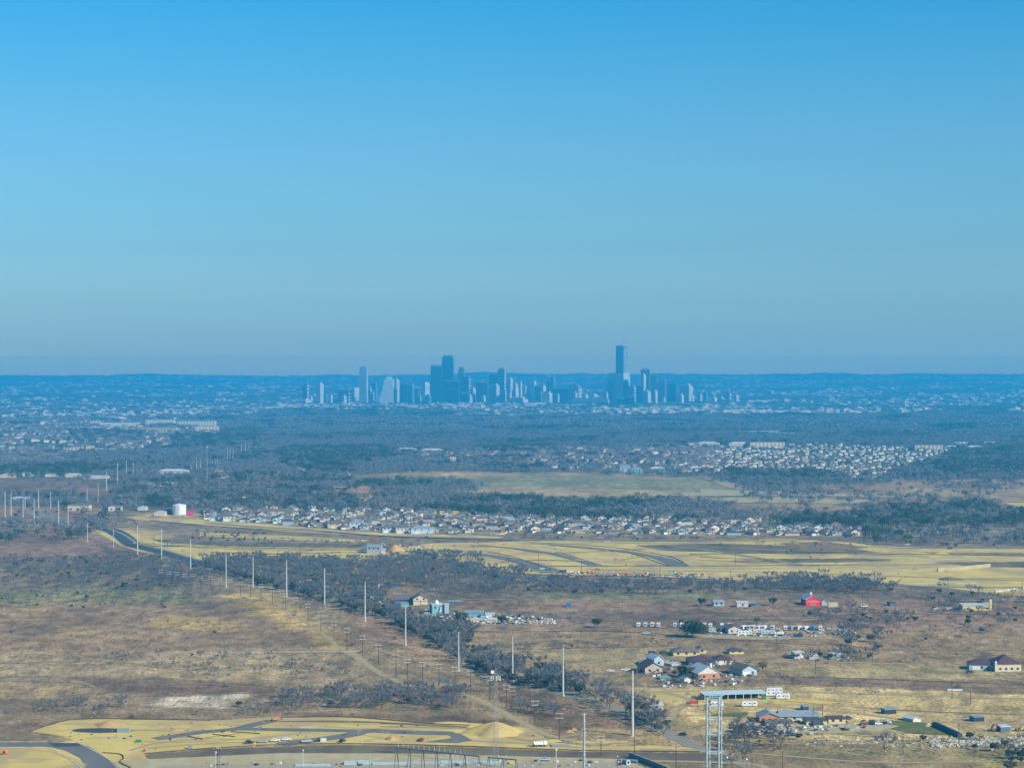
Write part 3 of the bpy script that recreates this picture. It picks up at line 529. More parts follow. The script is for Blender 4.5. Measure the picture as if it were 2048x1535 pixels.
def clump_mesh(name, seed, size, m, crowns, n, leaf, hmin=6, hmax=10, flat=1.0):
    """a patch of woodland canopy a few crowns wide"""
    r = random.Random(seed); mb = MB()
    for c in range(crowns):
        cx, cy = r.uniform(-.5, .5) * size, r.uniform(-.5, .5) * size; h = r.uniform(hmin, hmax); w = h * r.uniform(.55, .8) * flat
        mb.tube((cx, cy, 0), (cx, cy, h * .5), .2, .12, 3, caps=False)
        for i in range(n):
            d = rv(r)
            while d.length > 1 or d.length < .3: d = rv(r)
            d.normalize()
            if d.z < -.35: d.z = -d.z
            k = r.uniform(.8, 1.08) * (1 + .18 * math.sin(d.x * 5 + c) * math.sin(d.y * 6 + d.z * 4))
            p = Vector((cx + d.x * w * .55 * k, cy + d.y * w * .55 * k, h * .56 + d.z * h * .42 * k)); nrm = (d + rv(r) * .55).normalized()
            u = nrm.orthogonal().normalized(); u = Matrix.Rotation(r.uniform(0, 6.28), 3, nrm) @ u; v = nrm.cross(u); s = leaf * r.uniform(.6, 1.4)
            mb.add([p - u * s, p + v * s, p + u * s * .8], [(0, 1, 2)])
    return mb.mesh(name, [m])

def scatter(name, objs, pts, scl, rng, kind='stuff', turn=None):
    """one object: instances of the given source meshes on points"""
    col = bpy.data.collections.new(name + '_sources')
    for i, me in enumerate(objs):
        o = bpy.data.objects.new('%s_source_%02d' % (name, i), me); col.objects.link(o)
    me = bpy.data.meshes.new(name); n = len(pts); me.vertices.add(n); me.vertices.foreach_set('co', np.asarray(pts, np.float32).ravel())
    a = me.attributes.new('size', 'FLOAT', 'POINT'); a.data.foreach_set('value', np.asarray(scl, np.float32))
    a = me.attributes.new('turn', 'FLOAT', 'POINT'); a.data.foreach_set('value', (rng.uniform(0, 6.283, n) if turn is None else np.asarray(turn)).astype(np.float32))
    a = me.attributes.new('pick', 'INT', 'POINT'); a.data.foreach_set('value', rng.integers(0, len(objs), n).astype(np.int32))
    o = link(name, me, kind=kind)
    g = bpy.data.node_groups.new(name, 'GeometryNodeTree'); g.interface.new_socket('Geometry', in_out='INPUT', socket_type='NodeSocketGeometry'); g.interface.new_socket('Geometry', in_out='OUTPUT', socket_type='NodeSocketGeometry')
    N = g.nodes.new; L = g.links.new; gi = N('NodeGroupInput'); go = N('NodeGroupOutput'); ip = N('GeometryNodeInstanceOnPoints'); ci = N('GeometryNodeCollectionInfo')
    ci.inputs['Collection'].default_value = col; ci.inputs['Separate Children'].default_value = True; ci.inputs['Reset Children'].default_value = True
    ip.inputs['Pick Instance'].default_value = True
    def at(nm, t):
        q = N('GeometryNodeInputNamedAttribute'); q.data_type = t; q.inputs[0].default_value = nm; return [s for s in q.outputs if s.enabled][0]
    cx = N('ShaderNodeCombineXYZ'); L(at('turn', 'FLOAT'), cx.inputs[2]); e2 = N('FunctionNodeEulerToRotation'); L(cx.outputs[0], e2.inputs[0])
    mp = N('GeometryNodeMeshToPoints'); L(gi.outputs[0], mp.inputs[0]); L(mp.outputs[0], ip.inputs['Points']); L(ci.outputs[0], ip.inputs['Instance'])
    L(at('pick', 'INT'), ip.inputs['Instance Index']); L(e2.outputs[0], ip.inputs['Rotation']); L(at('size', 'FLOAT'), ip.inputs['Scale']); L(ip.outputs[0], go.inputs[0])
    md = o.modifiers.new('scatter', 'NODES'); md.node_group = g
    return o

NR = np.random.default_rng(5)
def field(ymin, ymax, spacing, xs=.30):
    """jittered grid points of the view wedge between two distances"""
    yy = np.arange(ymin, ymax, spacing); out = []
    for y in yy:
        k = int(2 * xs * y / spacing) + 1
        x = -xs * y + (np.arange(k) + NR.uniform(-.5, .5, k)) * spacing; out.append(np.stack([x, y + NR.uniform(-.5, .5, k) * spacing], -1))
    p = np.concatenate(out); return p[:, 0], p[:, 1]
# clearings in the far woods, photo pixels: (polygon, share of trees kept)
CLEAR = [([(1380, 972), (1880, 975), (1880, 1006), (1600, 1012), (1380, 1000)], .03), ([(690, 960), (700, 946), (900, 941), (1180, 944), (1400, 950), (1500, 972), (1500, 990), (1400, 996), (1200, 998), (1040, 992), (930, 986), (960, 975), (900, 960), (760, 962)], .0),
         ([(640, 985), (650, 968), (750, 968), (770, 990), (700, 1010), (680, 1000)], .12), ([(1440, 972), (1640, 965), (1960, 955), (2320, 960), (2320, 996), (1800, 1012), (1600, 1028), (1400, 1020), (1500, 1000)], .14),
         ([(-270, 955), (250, 950), (235, 990), (170, 1005), (190, 985), (-270, 985)], .06), ([(270, 960), (560, 958), (560, 972), (240, 975)], .2), ([(1990, 996), (2320, 990), (2320, 1025), (1990, 1018)], 0),
         ([(1210, 818), (1850, 814), (1850, 828), (1210, 829)], 0), ([(560, 800), (760, 800), (740, 812), (560, 813)], .15),
         ([(-270, 1008), (420, 1012), (410, 1030), (-270, 1060)], .03), ([(410, 1017), (560, 1011), (850, 1016), (1000, 1028), (1400, 1036), (1600, 1040), (1760, 1056), (1750, 1080), (-270, 1200), (300, 1030)], 0),
         ([(1740, 1050), (2320, 1050), (2320, 1100), (1740, 1085)], .28), ([(-270, 1080), (2320, 1084), (2320, 1200), (-270, 1200)], 0),
         ([(1060, 893), (1400, 887), (1420, 946), (1080, 943)], .25), ([(1380, 886), (1900, 886), (1900, 910), (1740, 958), (1640, 960), (1640, 940), (1400, 950)], .07),
         ([(-270, 838), (440, 832), (440, 880), (280, 902), (-270, 905)], .14), ([(-270, 806), (560, 806), (560, 822), (440, 840), (-270, 845)], .35),
         ([(1500, 860), (1600, 862), (1600, 872), (1480, 868)], .3), ([(-270, 940), (200, 943), (190, 955), (-270, 957)], .2), ([(560, 800), (1430, 800), (1430, 832), (560, 834)], .25), ([(1420, 800), (2320, 796), (2320, 822), (1420, 822)], .5)]
EVER = [([(840, 1010), (1000, 1020), (1200, 1030), (1400, 1036), (1400, 1040), (1200, 1036), (1000, 1028), (850, 1018)], .97), ([(1540, 1040), (1760, 1040), (2320, 1030), (2320, 1044), (1760, 1052), (1540, 1048)], .95),
        ([(560, 895), (760, 890), (800, 912), (600, 940), (560, 925)], .75), ([(960, 892), (1100, 890), (1120, 903), (980, 905)], .8), ([(60, 930), (180, 928), (190, 944), (60, 946)], .7), ([(590, 935), (700, 930), (700, 945), (600, 948)], .8),
        ([(340, 870), (520, 868), (520, 882), (350, 884)], .75), ([(140, 860), (280, 862), (280, 880), (140, 880)], .7), ([(700, 815), (900, 815), (900, 830), (720, 830)], .7), ([(1840, 920), (2320, 915), (2320, 945), (1900, 945)], .6),
        ([(1450, 940), (1680, 945), (1680, 958), (1450, 955)], .6), ([(240, 1000), (420, 985), (720, 990), (720, 1014), (400, 1012), (300, 1012)], .35)]
def far_woods():
    kinds = ['bare', 'ever']
    G1 = [clump_mesh('bare_clump', 30 + i, 17, TWIG if i % 2 else TWIG2, 5, 62, .75, 6, 10) for i in range(6)]
    E1 = [clump_mesh('evergreen_clump', 40 + i, 15, LEAFD if i % 2 else LEAFM, 5, 70, .7, 7, 11) for i in range(4)]
    G2 = [clump_mesh('bare_clump', 50 + i, 55, TWIG if i % 3 else TWIG2, 20, 26, 2.0, 8, 13, 1.5) for i in range(5)]
    E2 = [clump_mesh('evergreen_clump', 60 + i, 50, LEAFD, 18, 28, 2.0, 8, 13, 1.5) for i in range(3)]
    B = {'near': [G1, E1], 'far': [G2, E2]}
    for band, (a, b, sp) in {'near': (1990, 6200, 15), 'far': (6200, 25800, 46)}.items():
        x, y = field(a, b, sp); z = H(x, y); px, py = project(x, y, z + 3)
        jx = px + 14 * nz(x, y, 37); jy = py + 2.2 * nz(x, y, 61, 2) * np.where(y < 6200, 1, .4)
        keep = np.full(x.shape, .93); hole = nz(x, y, 210, 4) + .5 * nz(x, y, 90, 1); keep = np.where(hole > .95, .25, keep)
        belt = (py > 950); keep = np.where(belt & (nz(x, y, 120, 7) > .35), .35, keep)
        for poly, k in CLEAR: keep = np.where(inpoly(jx, jy, poly), k, keep)
        if band == 'far': keep = np.where((y > 11000) & (y < 12200) & (np.abs(px - 1000) < 420), .3, keep); keep = np.where(y > 12500, .72 - .5 * (nz(x, y, 700, 3) > .2), keep)
        ev = .07 + .6 * (nz(x, y, 150, 6) > .3) + np.where(y > 9000, .15, 0)
        for poly, k in EVER:
            i = inpoly(px + 5 * nz(x, y, 30), py, poly); ev = np.where(i, k, ev); keep = np.where(i, .97, keep)
        m = NR.random(x.shape) < keep; e = NR.random(x.shape) < ev
        for i, (nm, sel) in enumerate((('bare_winter_woods', m & ~e), ('evergreen_woods', m & e))):
            s = NR.uniform(.7, 1.25, sel.sum()) * np.where(nz(x[sel], y[sel], 75, 2) > 0, 1.1, .85)
            scatter(nm, B[band][i], np.stack([x[sel], y[sel], z[sel] - .2], -1), s, NR)
            print(nm, band, sel.sum())
far_woods()

# ------------------------------------------------------------------ downtown
TW = {
 'dark blue glass': mat('dark_blue_glass', (.012, .05, .11), (.02, .07, .14), .03, .25, 0, 2, .5, (1, 1, 3), k=(1, 1, 1)),
 'teal glass': mat('teal_glass', (.04, .16, .24), (.06, .2, .28), .03, .3, 0, 2, .5, (1, 1, 3), k=(1, 1, 1)),
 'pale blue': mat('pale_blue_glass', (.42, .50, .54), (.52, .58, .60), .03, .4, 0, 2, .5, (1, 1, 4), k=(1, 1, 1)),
 'beige': mat('beige_masonry', (.68, .58, .45), (.58, .50, .40), .05, .8, 0, 2, .2, k=(1, 1, 1)),
 'pink granite': mat('pink_granite', (.62, .46, .40), (.54, .40, .36), .05, .8, 0, 2, .2, k=(1, 1, 1)),
 'white': mat('white_concrete', (.62, .62, .58), (.52, .52, .50), .05, .8, 0, 2, .2, k=(1, 1, 1)),
 'grey': mat('grey_concrete', (.36, .37, .38), (.30, .31, .33), .05, .8, 0, 2, .2, k=(1, 1, 1)),
}
def foot(x0, x1, y, lit, D):
    """rotated rectangular footprint whose near corner splits the width seen into a shaded left and a sunlit right face"""
    w = (x1 - x0) / F * D; a = RAD(24 + 21 * min(1, lit * 2)); wl = (1 - lit) * w / math.cos(a); wr = max(lit * w / math.sin(a), 6)
    cx = ((x0 + (x1 - x0) * (1 - lit)) - 1024) / F * D
    f = Vector((cx, D)); u = Vector((-math.cos(a), math.sin(a))); v = Vector((math.sin(a), math.cos(a)))
    return f, u, v, wl, wr
def quad(f, u, v, wl, wr, i=0):
    p = lambda s, t: f + u * s + v * t
    return [p(wl - i, i), p(i, i), p(i, wr - i), p(wl - i, wr - i)]
def zat(py, D): return CH + (HY - py) * D / F
def tower(x0, x1, top, D, lit, side, front, desc, steps=(), ribs='floor', crown=.5, name='office_tower', group='downtown towers'):
    """side/front: materials of shaft; steps: (y, inset fraction) setbacks from the top"""
    base = float(H((x0 + x1) / 2, D)) - 1; zt = zat(top, D); f, u, v, wl, wr = foot(x0, x1, top, lit, D)
    if 'glass' not in side and side != 'pale blue': front = 'teal glass' if ribs == 'fin' else 'dark blue glass'
    t = thing(name, desc, 'office tower' if name == 'office_tower' else 'office block', (f.x, f.y, base), 0, group)
    f0 = Vector((0, 0)); hh = zt - base
    lv = [(0, hh, 0)] if not steps else []
    if steps:
        zz = 0; k = len(steps)
        for (py, ins) in steps[::-1]: pass
        cuts = [zat(py, D) - base for py, ins in steps]      # heights where the shaft narrows, low to high
        ins = [i for py, i in steps]; lo = 0; cur = 0
        for c, i in zip(cuts, ins): lv.append((lo, c, cur)); lo = c; cur = i
        lv.append((lo, hh, cur))
    mb = MB(); rb = MB()
    for lo, hi, i in lv:
        q = quad(f0, u, v, wl, wr, i * min(wl, wr)); mb.prism([(p.x, p.y) for p in q], lo, hi)
        if ribs == 'floor':
            n = max(2, int((hi - lo) / 13)); 
            for j in range(1, n):
                z = lo + (hi - lo) * j / n; o = quad(f0, u, v, wl, wr, i * min(wl, wr) - .7); rb.prism([(p.x, p.y) for p in o], z, z + 1.9)
        elif ribs == 'fin':
            q0 = quad(f0, u, v, wl, wr, i * min(wl, wr))
            for (A, Bq) in ((q0[0], q0[1]), (q0[1], q0[2])):
                L = (Bq - A).length; n = max(2, int(L / 8)); d = (Bq - A).normalized(); nn = Vector((d.y, -d.x))
                for j in range(n + 1):
                    c = A + d * (L * j / n); rb.prism([(c + d * a + nn * b)[:] for a, b in ((-.45, -.6), (.45, -.6), (.45, .7), (-.45, .7))], lo, hi + .5)
    mb.obj('shaft', TW[side], t)
    if ribs: 
        rb.obj('facade_fins' if ribs == 'fin' else 'floor_bands', TW[front], t, kind='stuff')
    if crown:
        q = quad(f0, u, v, wl, wr, (lv[-1][2] + .22) * min(wl, wr)); MB().prism([(p.x, p.y) for p in q], hh, hh + 5 + 8 * crown).obj('plant_room', TW['grey' if 'glass' in side else side], t)
    if lit > .18 and side not in ('teal glass',):     # pale strips put the sunlit brightness into the right face
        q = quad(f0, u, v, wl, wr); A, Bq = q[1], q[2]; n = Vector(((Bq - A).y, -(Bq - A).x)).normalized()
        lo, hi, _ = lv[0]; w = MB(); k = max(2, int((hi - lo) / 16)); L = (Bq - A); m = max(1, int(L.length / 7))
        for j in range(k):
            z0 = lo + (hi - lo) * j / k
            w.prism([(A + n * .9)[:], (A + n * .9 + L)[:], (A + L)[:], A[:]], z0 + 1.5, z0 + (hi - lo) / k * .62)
        w.obj('painted_sunlit_strips', TW['pale blue' if 'glass' in side else 'white'], t, kind='stuff')
    return t
DT = [  # x0, x1, top, distance, lit share, shaft, trim, steps, ribs, words
 (592, 620, 800, 10950, .3, 'beige', 'white', (), 'floor', 'low cream block in front of a slim dark glass tower'),
 (604, 617.5, 768, 11150, .25, 'dark blue glass', 'white', (), 'fin', 'slim dark glass tower with pale edges, leftmost of downtown'),
 (633, 646.5, 767, 11150, .45, 'beige', 'white', (), 'fin', 'slim beige tower standing alone near the left end of downtown'),
 (659, 665, 791, 11200, .5, 'white', 'beige', (), '', 'narrow pale block left of the low dark glass block'),
 (666, 675, 797, 11150, 0, 'dark blue glass', 'grey', (), '', 'low dark block at the foot of a wider glass block'),
 (674, 703, 782, 11250, .2, 'dark blue glass', 'white', (), 'floor', 'broad dark glass block with a bright white right end'),
 (700, 722, 778, 11700, .6, 'white', 'beige', (), 'floor', 'pale stepped block behind the broad dark glass block'),
 (718, 735.5, 735, 11200, .12, 'pale blue', 'white', ((751, .0), (742, .14),), 'fin', 'tall pale blue tower with a notched crown'),
 (735, 743, 776, 11300, .3, 'pale blue', 'teal glass', (), 'floor', 'pale blue wing beside the tall notched tower'),
 (743, 755, 767, 11600, .3, 'teal glass', 'pale blue', (), 'floor', 'hazy teal block between notched tower and sail tower'),
 (787, 798.5, 759, 11350, .5, 'pink granite', 'white', (), 'fin', 'slim pale tower right of the sail-shaped tower'),
 (786.5, 793, 777, 11200, 0, 'dark blue glass', 'grey', (), '', 'low dark slab against the sail-shaped tower'),
 (799, 815.5, 768, 11250, .1, 'dark blue glass', 'teal glass', ((773, .12),), 'floor', 'dark stepped glass tower right of the slim pale tower'),
 (815.5, 828.5, 770, 11200, .28, 'teal glass', 'white', (), 'fin', 'teal tower with a pale right edge'),
 (828.5, 835, 777, 11400, 0, 'dark blue glass', 'grey', (), '', 'small dark block beside the pale-edged teal tower'),
 (847, 859, 767, 11600, .75, 'white', 'white', (), '', 'blank white tower left of the big dark cluster'),
 (861, 884.5, 733, 11250, .05, 'dark blue glass', 'teal glass', ((736, .08),), 'fin', 'broad dark glass tower left of the tallest in the central cluster'),
 (883.5, 907.5, 713, 11350, .10, 'dark blue glass', 'teal glass', ((717, .16),), 'fin', 'tallest dark glass tower of the central cluster, stepped top'),
 (889, 919, 763, 11150, .08, 'dark blue glass', 'teal glass', ((772, .1),), 'floor', 'dark glass block in front of the tallest central tower'),
 (916.5, 929, 737, 11500, .15, 'teal glass', 'pale blue', ((742, .1),), 'fin', 'slim teal tower right of the tallest central tower'),
 (923, 941.5, 755, 11300, .22, 'dark blue glass', 'white', (), 'floor', 'dark tower framed in white on its roof and right side'),
 (921, 936, 787, 11080, 0, 'dark blue glass', 'grey', (), '', 'low dark block at the foot of the white framed tower'),
 (941, 951, 777, 11500, .5, 'pink granite', 'white', (), '', 'rounded pinkish block right of the white framed tower'),
 (942, 950, 789, 11150, 0, 'dark blue glass', 'grey', (), '', 'tiny dark block before the pinkish rounded one'),
 (952, 976, 766, 11250, .06, 'dark blue glass', 'grey', (), 'floor', 'wide plain dark tower between the two central clusters'),
 (978, 996, 749, 11500, 0, 'dark blue glass', 'teal glass', ((758, .1),), 'floor', 'dark block behind and left of the antenna tower'),
 (978, 999, 770, 11250, .3, 'pale blue', 'white', (), 'fin', 'grey-white ribbed block in front of the antenna tower'),
 (995, 1012, 739, 11350, .2, 'dark blue glass', 'pale blue', (), 'fin', 'tall dark tower with a short pale mast on its right corner'),
 (1000, 1013, 783, 11100, .2, 'grey', 'pale blue', (), 'floor', 'grey block at the foot of the mast tower'),
 (1013, 1026, 757, 11900, .4, 'pale blue', 'white', (), 'floor', 'faint pale tower behind the beige group'),
 (1024, 1038.5, 768, 11500, .5, 'beige', 'white', ((779, .12),), 'floor', 'beige stepped block left of the slender beige tower'),
 (1038, 1044.5, 766, 11350, .5, 'beige', 'white', (), 'fin', 'slender beige tower above the wide cream podium'),
 (1044, 1055.5, 773, 11500, .4, 'pink granite', 'beige', ((781, .1),), 'floor', 'pinkish block right of the slender beige tower'),
 (1016, 1056.5, 797, 11000, .25, 'beige', 'white', ((800, .05),), 'floor', 'wide cream podium block in front of the beige towers'),
 (1063, 1072.5, 763, 11500, .4, 'pale blue', 'white', (), 'fin', 'pale blue tower behind the pointed dark one'),
 (1069, 1085, 773, 11250, .05, 'dark blue glass', 'grey', (), 'floor', 'dark block right of the pointed tower'),
 (1084, 1092, 773, 11300, .7, 'beige', 'white', (), '', 'pale slab against the dark block by the pointed tower'),
 (1084, 1105, 786, 11000, .3, 'beige', 'pink granite', (), 'floor', 'boxy beige hotel block standing forward of the dark ones'),
 (1093, 1100, 761, 11500, 0, 'dark blue glass', 'grey', (), '', 'narrow dark tower behind the boxy beige block'),
 (1099.5, 1111.5, 755, 11400, .3, 'teal glass', 'white', (), 'fin', 'slim teal tower with white frame behind the beige box'),
 (1105, 1137, 777, 11200, .03, 'dark blue glass', 'teal glass', ((780, .1),), 'floor', 'broad low dark block right of the beige box'),
 (1136, 1164, 772, 11300, .25, 'grey', 'beige', ((776, .08),), 'fin', 'broad beige-grey ribbed block at the middle of downtown'),
 (1168, 1202, 790, 11250, .4, 'pink granite', 'white', (), 'floor', 'low pinkish block behind the long slab'),
 (1145, 1219.5, 799, 10850, .05, 'grey', 'pale blue', (), 'floor', 'long grey slab with pale storeys in front of downtown'),
 (1213.5, 1232.5, 749, 11300, .1, 'teal glass', 'pale blue', ((754, .1),), 'fin', 'wide teal tower left of the supertall tower'),
 (1229, 1245, 748, 11500, .1, 'teal glass', 'grey', (), 'fin', 'dark teal tower partly hidden by the supertall tower'),
 (1246, 1258, 762, 11050, .1, 'dark blue glass', 'teal glass', ((768, .12),), 'floor', 'dark round-topped tower at the foot of the supertall tower'),
 (1259, 1272.5, 772, 11200, .35, 'dark blue glass', 'white', (), 'fin', 'white edged dark tower right of the supertall tower'),
 (1234, 1248, 797, 10950, 0, 'dark blue glass', 'teal glass', (), '', 'low dark block under the supertall tower'),
 (1255, 1269, 794, 10950, .05, 'dark blue glass', 'grey', (), '', 'low dark block right of the round-topped tower'),
 (1273, 1287, 772, 11150, .05, 'dark blue glass', 'teal glass', (), 'floor', 'dark teal block left of the flat-topped dark tower'),
 (1282, 1300, 740, 11450, .06, 'dark blue glass', 'grey', (), 'fin', 'flat-topped dark tower, second highest on the right'),
 (1284, 1292, 750, 11300, .6, 'white', 'pale blue', (), 'fin', 'pale strip of a tower in front of the flat-topped dark one'),
 (1285, 1302.5, 782, 11000, .4, 'beige', 'white', ((785, .12),), 'fin', 'beige stepped block before the flat-topped dark tower'),
 (1301.5, 1315, 752, 11350, .1, 'dark blue glass', 'pale blue', (), 'fin', 'dark tower with a pale left edge'),
 (1315, 1333.5, 762, 11250, .2, 'teal glass', 'white', ((764, .1),), 'fin', 'white striped teal tower on the right of downtown'),
 (1334, 1352.5, 768, 11350, .06, 'dark blue glass', 'teal glass', (), 'floor', 'plain dark tower, rightmost of the dark glass ones'),
 (1361, 1387, 770, 11250, .35, 'beige', 'white', ((773, .08),), 'fin', 'broad beige tower with a pale crown, rightmost of downtown'),
 (1352, 1368, 789, 11100, .3, 'pink granite', 'white', (), '', 'low pink block left of the broad beige tower'),
]
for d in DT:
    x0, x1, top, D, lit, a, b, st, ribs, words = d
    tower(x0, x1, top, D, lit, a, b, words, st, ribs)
inf = []; r_ = random.Random(12)
for (xa, xb, n) in ((600, 720, 4), (735, 860, 6), (905, 1015, 5), (1012, 1150, 9), (1140, 1232, 8), (1255, 1370, 6), (1370, 1470, 7)):
    for k in range(n): inf.append((xa + (xb - xa) * (k + r_.uniform(.1, .9)) / n, r_.uniform(5, 13), r_.uniform(782, 798), r_.choice(['beige', 'white', 'grey', 'pale blue', 'pink granite', 'teal glass', 'dark blue glass'])))
inf.sort()
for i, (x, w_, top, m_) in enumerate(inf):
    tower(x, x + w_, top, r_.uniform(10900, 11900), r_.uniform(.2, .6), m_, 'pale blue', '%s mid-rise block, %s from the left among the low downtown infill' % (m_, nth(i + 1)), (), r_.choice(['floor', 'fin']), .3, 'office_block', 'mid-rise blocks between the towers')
# the supertall tower under construction
def supertall():
    D = 11200; base = -1; t = thing('supertall_tower', 'very tall tower under construction with dark left face and open pale floors', 'skyscraper', (0, 0, 0))
    f, u, v, wl, wr = foot(1232.4, 1257.5, 0, .44, D); t.location = (f.x, f.y, 0); f0 = Vector((0, 0)); z1 = zat(692, D); zs = zat(746, D)
    q = quad(f0, u, v, wl, wr); MB().prism([(p.x, p.y) for p in q], 0, z1).obj('core', TW['dark blue glass'], t)
    A, B = q[0], q[1]; n = Vector(((B - A).y, -(B - A).x)).normalized()
    MB().prism([A[:], B[:], (B + n * 1.2)[:], (A + n * 1.2)[:]][::-1], 6, z1 + 4).obj('glazed_left_face', TW['dark blue glass'], t)
    A, B = q[1], q[2]; n = Vector(((B - A).y, -(B - A).x)).normalized(); fl = MB().prism([A[:], B[:], (B + n * 3)[:], (A + n * 3)[:]][::-1], 0, 3.4)
    me = fl.mesh('floor_slab', TW['white']); k = 34
    for i in range(k):
        z = 10 + (z1 - 14) * i / k; link('floor_slab', me, t, (0, 0, z))
    cl = MB(); L = (B - A)
    for j in range(6):
        c = A + L * (j + .2) / 6; cl.prism([(c + L.normalized() * a + n * b)[:] for a, b in ((0, .5), (1.4, .5), (1.4, 2.4), (0, 2.4))], 0, z1)
    cl.obj('columns', TW['grey'], t)
    q2 = quad(f0, u, v, wl * .9, wr, -6); MB().prism([(p.x, p.y) for p in q2], 0, zs).obj('podium_storeys', TW['pale blue'], t)
    MB().prism([(p.x, p.y) for p in quad(f0, u, v, wl, wr, -.8)], z1, z1 + 3).obj('top_deck', TW['white'], t)
    c = thing('tower_crane', 'luffing crane on the roof of the supertall tower', 'crane', (f.x + 2, f.y + 20, z1 + 3))
    MB().tube((0, 0, 0), (0, 0, 26), 1.3, 1.3, 4).obj('mast', TW['grey'], c); MB().tube((0, 0, 18), (-9, 0, 52), .9, .5, 4).obj('jib', TW['grey'], c); MB().tube((0, 0, 22), (11, 0, 24), .9, .9, 4).obj('counter_jib', TW['grey'], c)
supertall()
def sail():
    D = 11200; zt = zat(756, D); t = thing('sail_tower', 'pale sail-shaped glass tower with a sloping curved left edge', 'office tower', ((771 - 1024) / F * D, D, 0))
    X = lambda px: (px - 771) / F * D
    left = [(757, 0), (759, .2), (762.5, .45), (766, .7), (769, .9), (770.5, 1)]; pr = [(X(a), b * zt) for a, b in left] + [(X(785), zt * .96), (X(787), 0)]
    n = len(pr); dep = 38
    mb = MB(); mb.add([(x, 0, z) for x, z in pr] + [(x + 8, dep, z) for x, z in pr], [tuple(range(n)), tuple(range(n, 2 * n))[::-1]] + [(i, (i + 1) % n, n + (i + 1) % n, n + i) for i in range(n)]); mb.obj('curved_body', TW['pale blue'], t)
    k = 26; fb = MB()
    for i in range(1, k):
        z = zt * i / k; xl = np.interp(z / zt, [b for a, b in left], [a for a, b in left]); fb.box(X(xl) + .3, X(787 - 1.6 * z / zt) - .3, -1, 0, z, z + 2.2)
    fb.obj('floor_bands', TW['white'], t, kind='stuff'); MB().box(X(774), X(783), 8, 26, zt * .96, zt + 8).obj('plant_room', TW['white'], t)
sail()
def pointed():
    D = 11150; zt = zat(765, D); t = thing('pointed_tower', 'dark office tower narrowing to a point between pale blocks', 'office tower', ((1057 - 1024) / F * D, D, 0))
    w = 6.2 / F * D; zb = zt * .35
    mb = MB(); mb.box(-w, w, 0, 34, 0, zb); mb.add([(-w, 0, zb + .2), (w, 0, zb + .2), (w, 34, zb + .2), (-w, 34, zb + .2), (-3, 15, zt), (3, 15, zt), (3, 19, zt), (-3, 19, zt)], [(4, 5, 6, 7), (0, 1, 5, 4), (1, 2, 6, 5), (2, 3, 7, 6), (3, 0, 4, 7)]); mb.obj('tapering_shaft', TW['dark blue glass'], t)
    MB().tube((0, 17, zt), (0, 17, zt + 14), .8, .3, 5).obj('spire', TW['grey'], t)
    t = thing('wedge_building', 'dark wedge-shaped hall sloping up to the mast tower', 'building', ((990 - 1024) / F * 11000, 11000, 0)); w = 12 / F * 11000
    MB().add([(-w, 0, 0), (w, 0, 0), (w, 0, zat(788, 11000)), (-w, 0, zat(802, 11000)), (-w, 40, 0), (w, 40, 0), (w, 40, zat(788, 11000)), (-w, 40, zat(802, 11000))], [(0, 1, 2, 3), (4, 7, 6, 5), (0, 3, 7, 4), (1, 5, 6, 2), (3, 2, 6, 7)]).obj('wedge_shell', TW['dark blue glass'], t)
    MB().box(-w, w, -1, -.02, 0, 5).obj('base_band', TW['grey'], t)
    m = thing('roof_mast', 'short pale mast on the corner of the dark central tower', 'mast', ((1009.5 - 1024) / F * 11350, 11362, zat(739, 11350))); MB().box(-5, 5, 0, 9, -1, 12).obj('base', TW['white'], m); MB().tube((0, 4, 12), (0, 4, 24), 1, .4, 5).obj('antenna', TW['grey'], m)
pointed()

# ------------------------------------------------------------------ houses
ROOFS = {'grey': plain('grey_shingles', (.165, .14, .12)), 'brown': plain('brown_shingles', (.20, .145, .105)), 'dark': plain('dark_shingles', (.08, .075, .08)), 'pale': plain('pale_metal_roof', (.62, .63, .62), .5), 'maroon': plain('maroon_shingles', (.10, .05, .048)), 'blue-grey': plain('blue_grey_metal', (.27, .32, .35), .6)}
WALLS = {'white': plain('white_siding', (.70, .66, .56)), 'cream': plain('cream_stucco', (.72, .60, .42)), 'beige': plain('beige_brick', (.54, .44, .33)), 'blue': plain('pale_blue_siding_and_shade', (.42, .55, .62)), 'grey': plain('grey_siding', (.45, .46, .46)),
         'yellow': plain('yellow_stone', (.74, .60, .28)), 'dark blue': plain('dark_blue_siding_and_shade', (.10, .16, .25)), 'red': plain('bright_red_boards', (.88, .012, .012)), 'orange': plain('orange_brick', (.58, .26, .13)), 'teal': plain('teal_panels', (.20, .46, .48)),
         'wrap': plain('pale_blue_house_wrap', (.50, .62, .70)), 'osb': plain('tan_sheathing', (.72, .55, .27))}
GLASS = mat('window_glass', (.04, .05, .07), (.03, .04, .05), 1, .15, 0, 2, .5, k=(1, 1, 1)); WHITE = plain('white_trim', (.85, .85, .82)); DOORM = plain('brown_door', (.16, .09, .06)); SHADE = plain('painted_interior_shade', (.03, .03, .035))  # SHADE is a near-black colour that paints interior shade
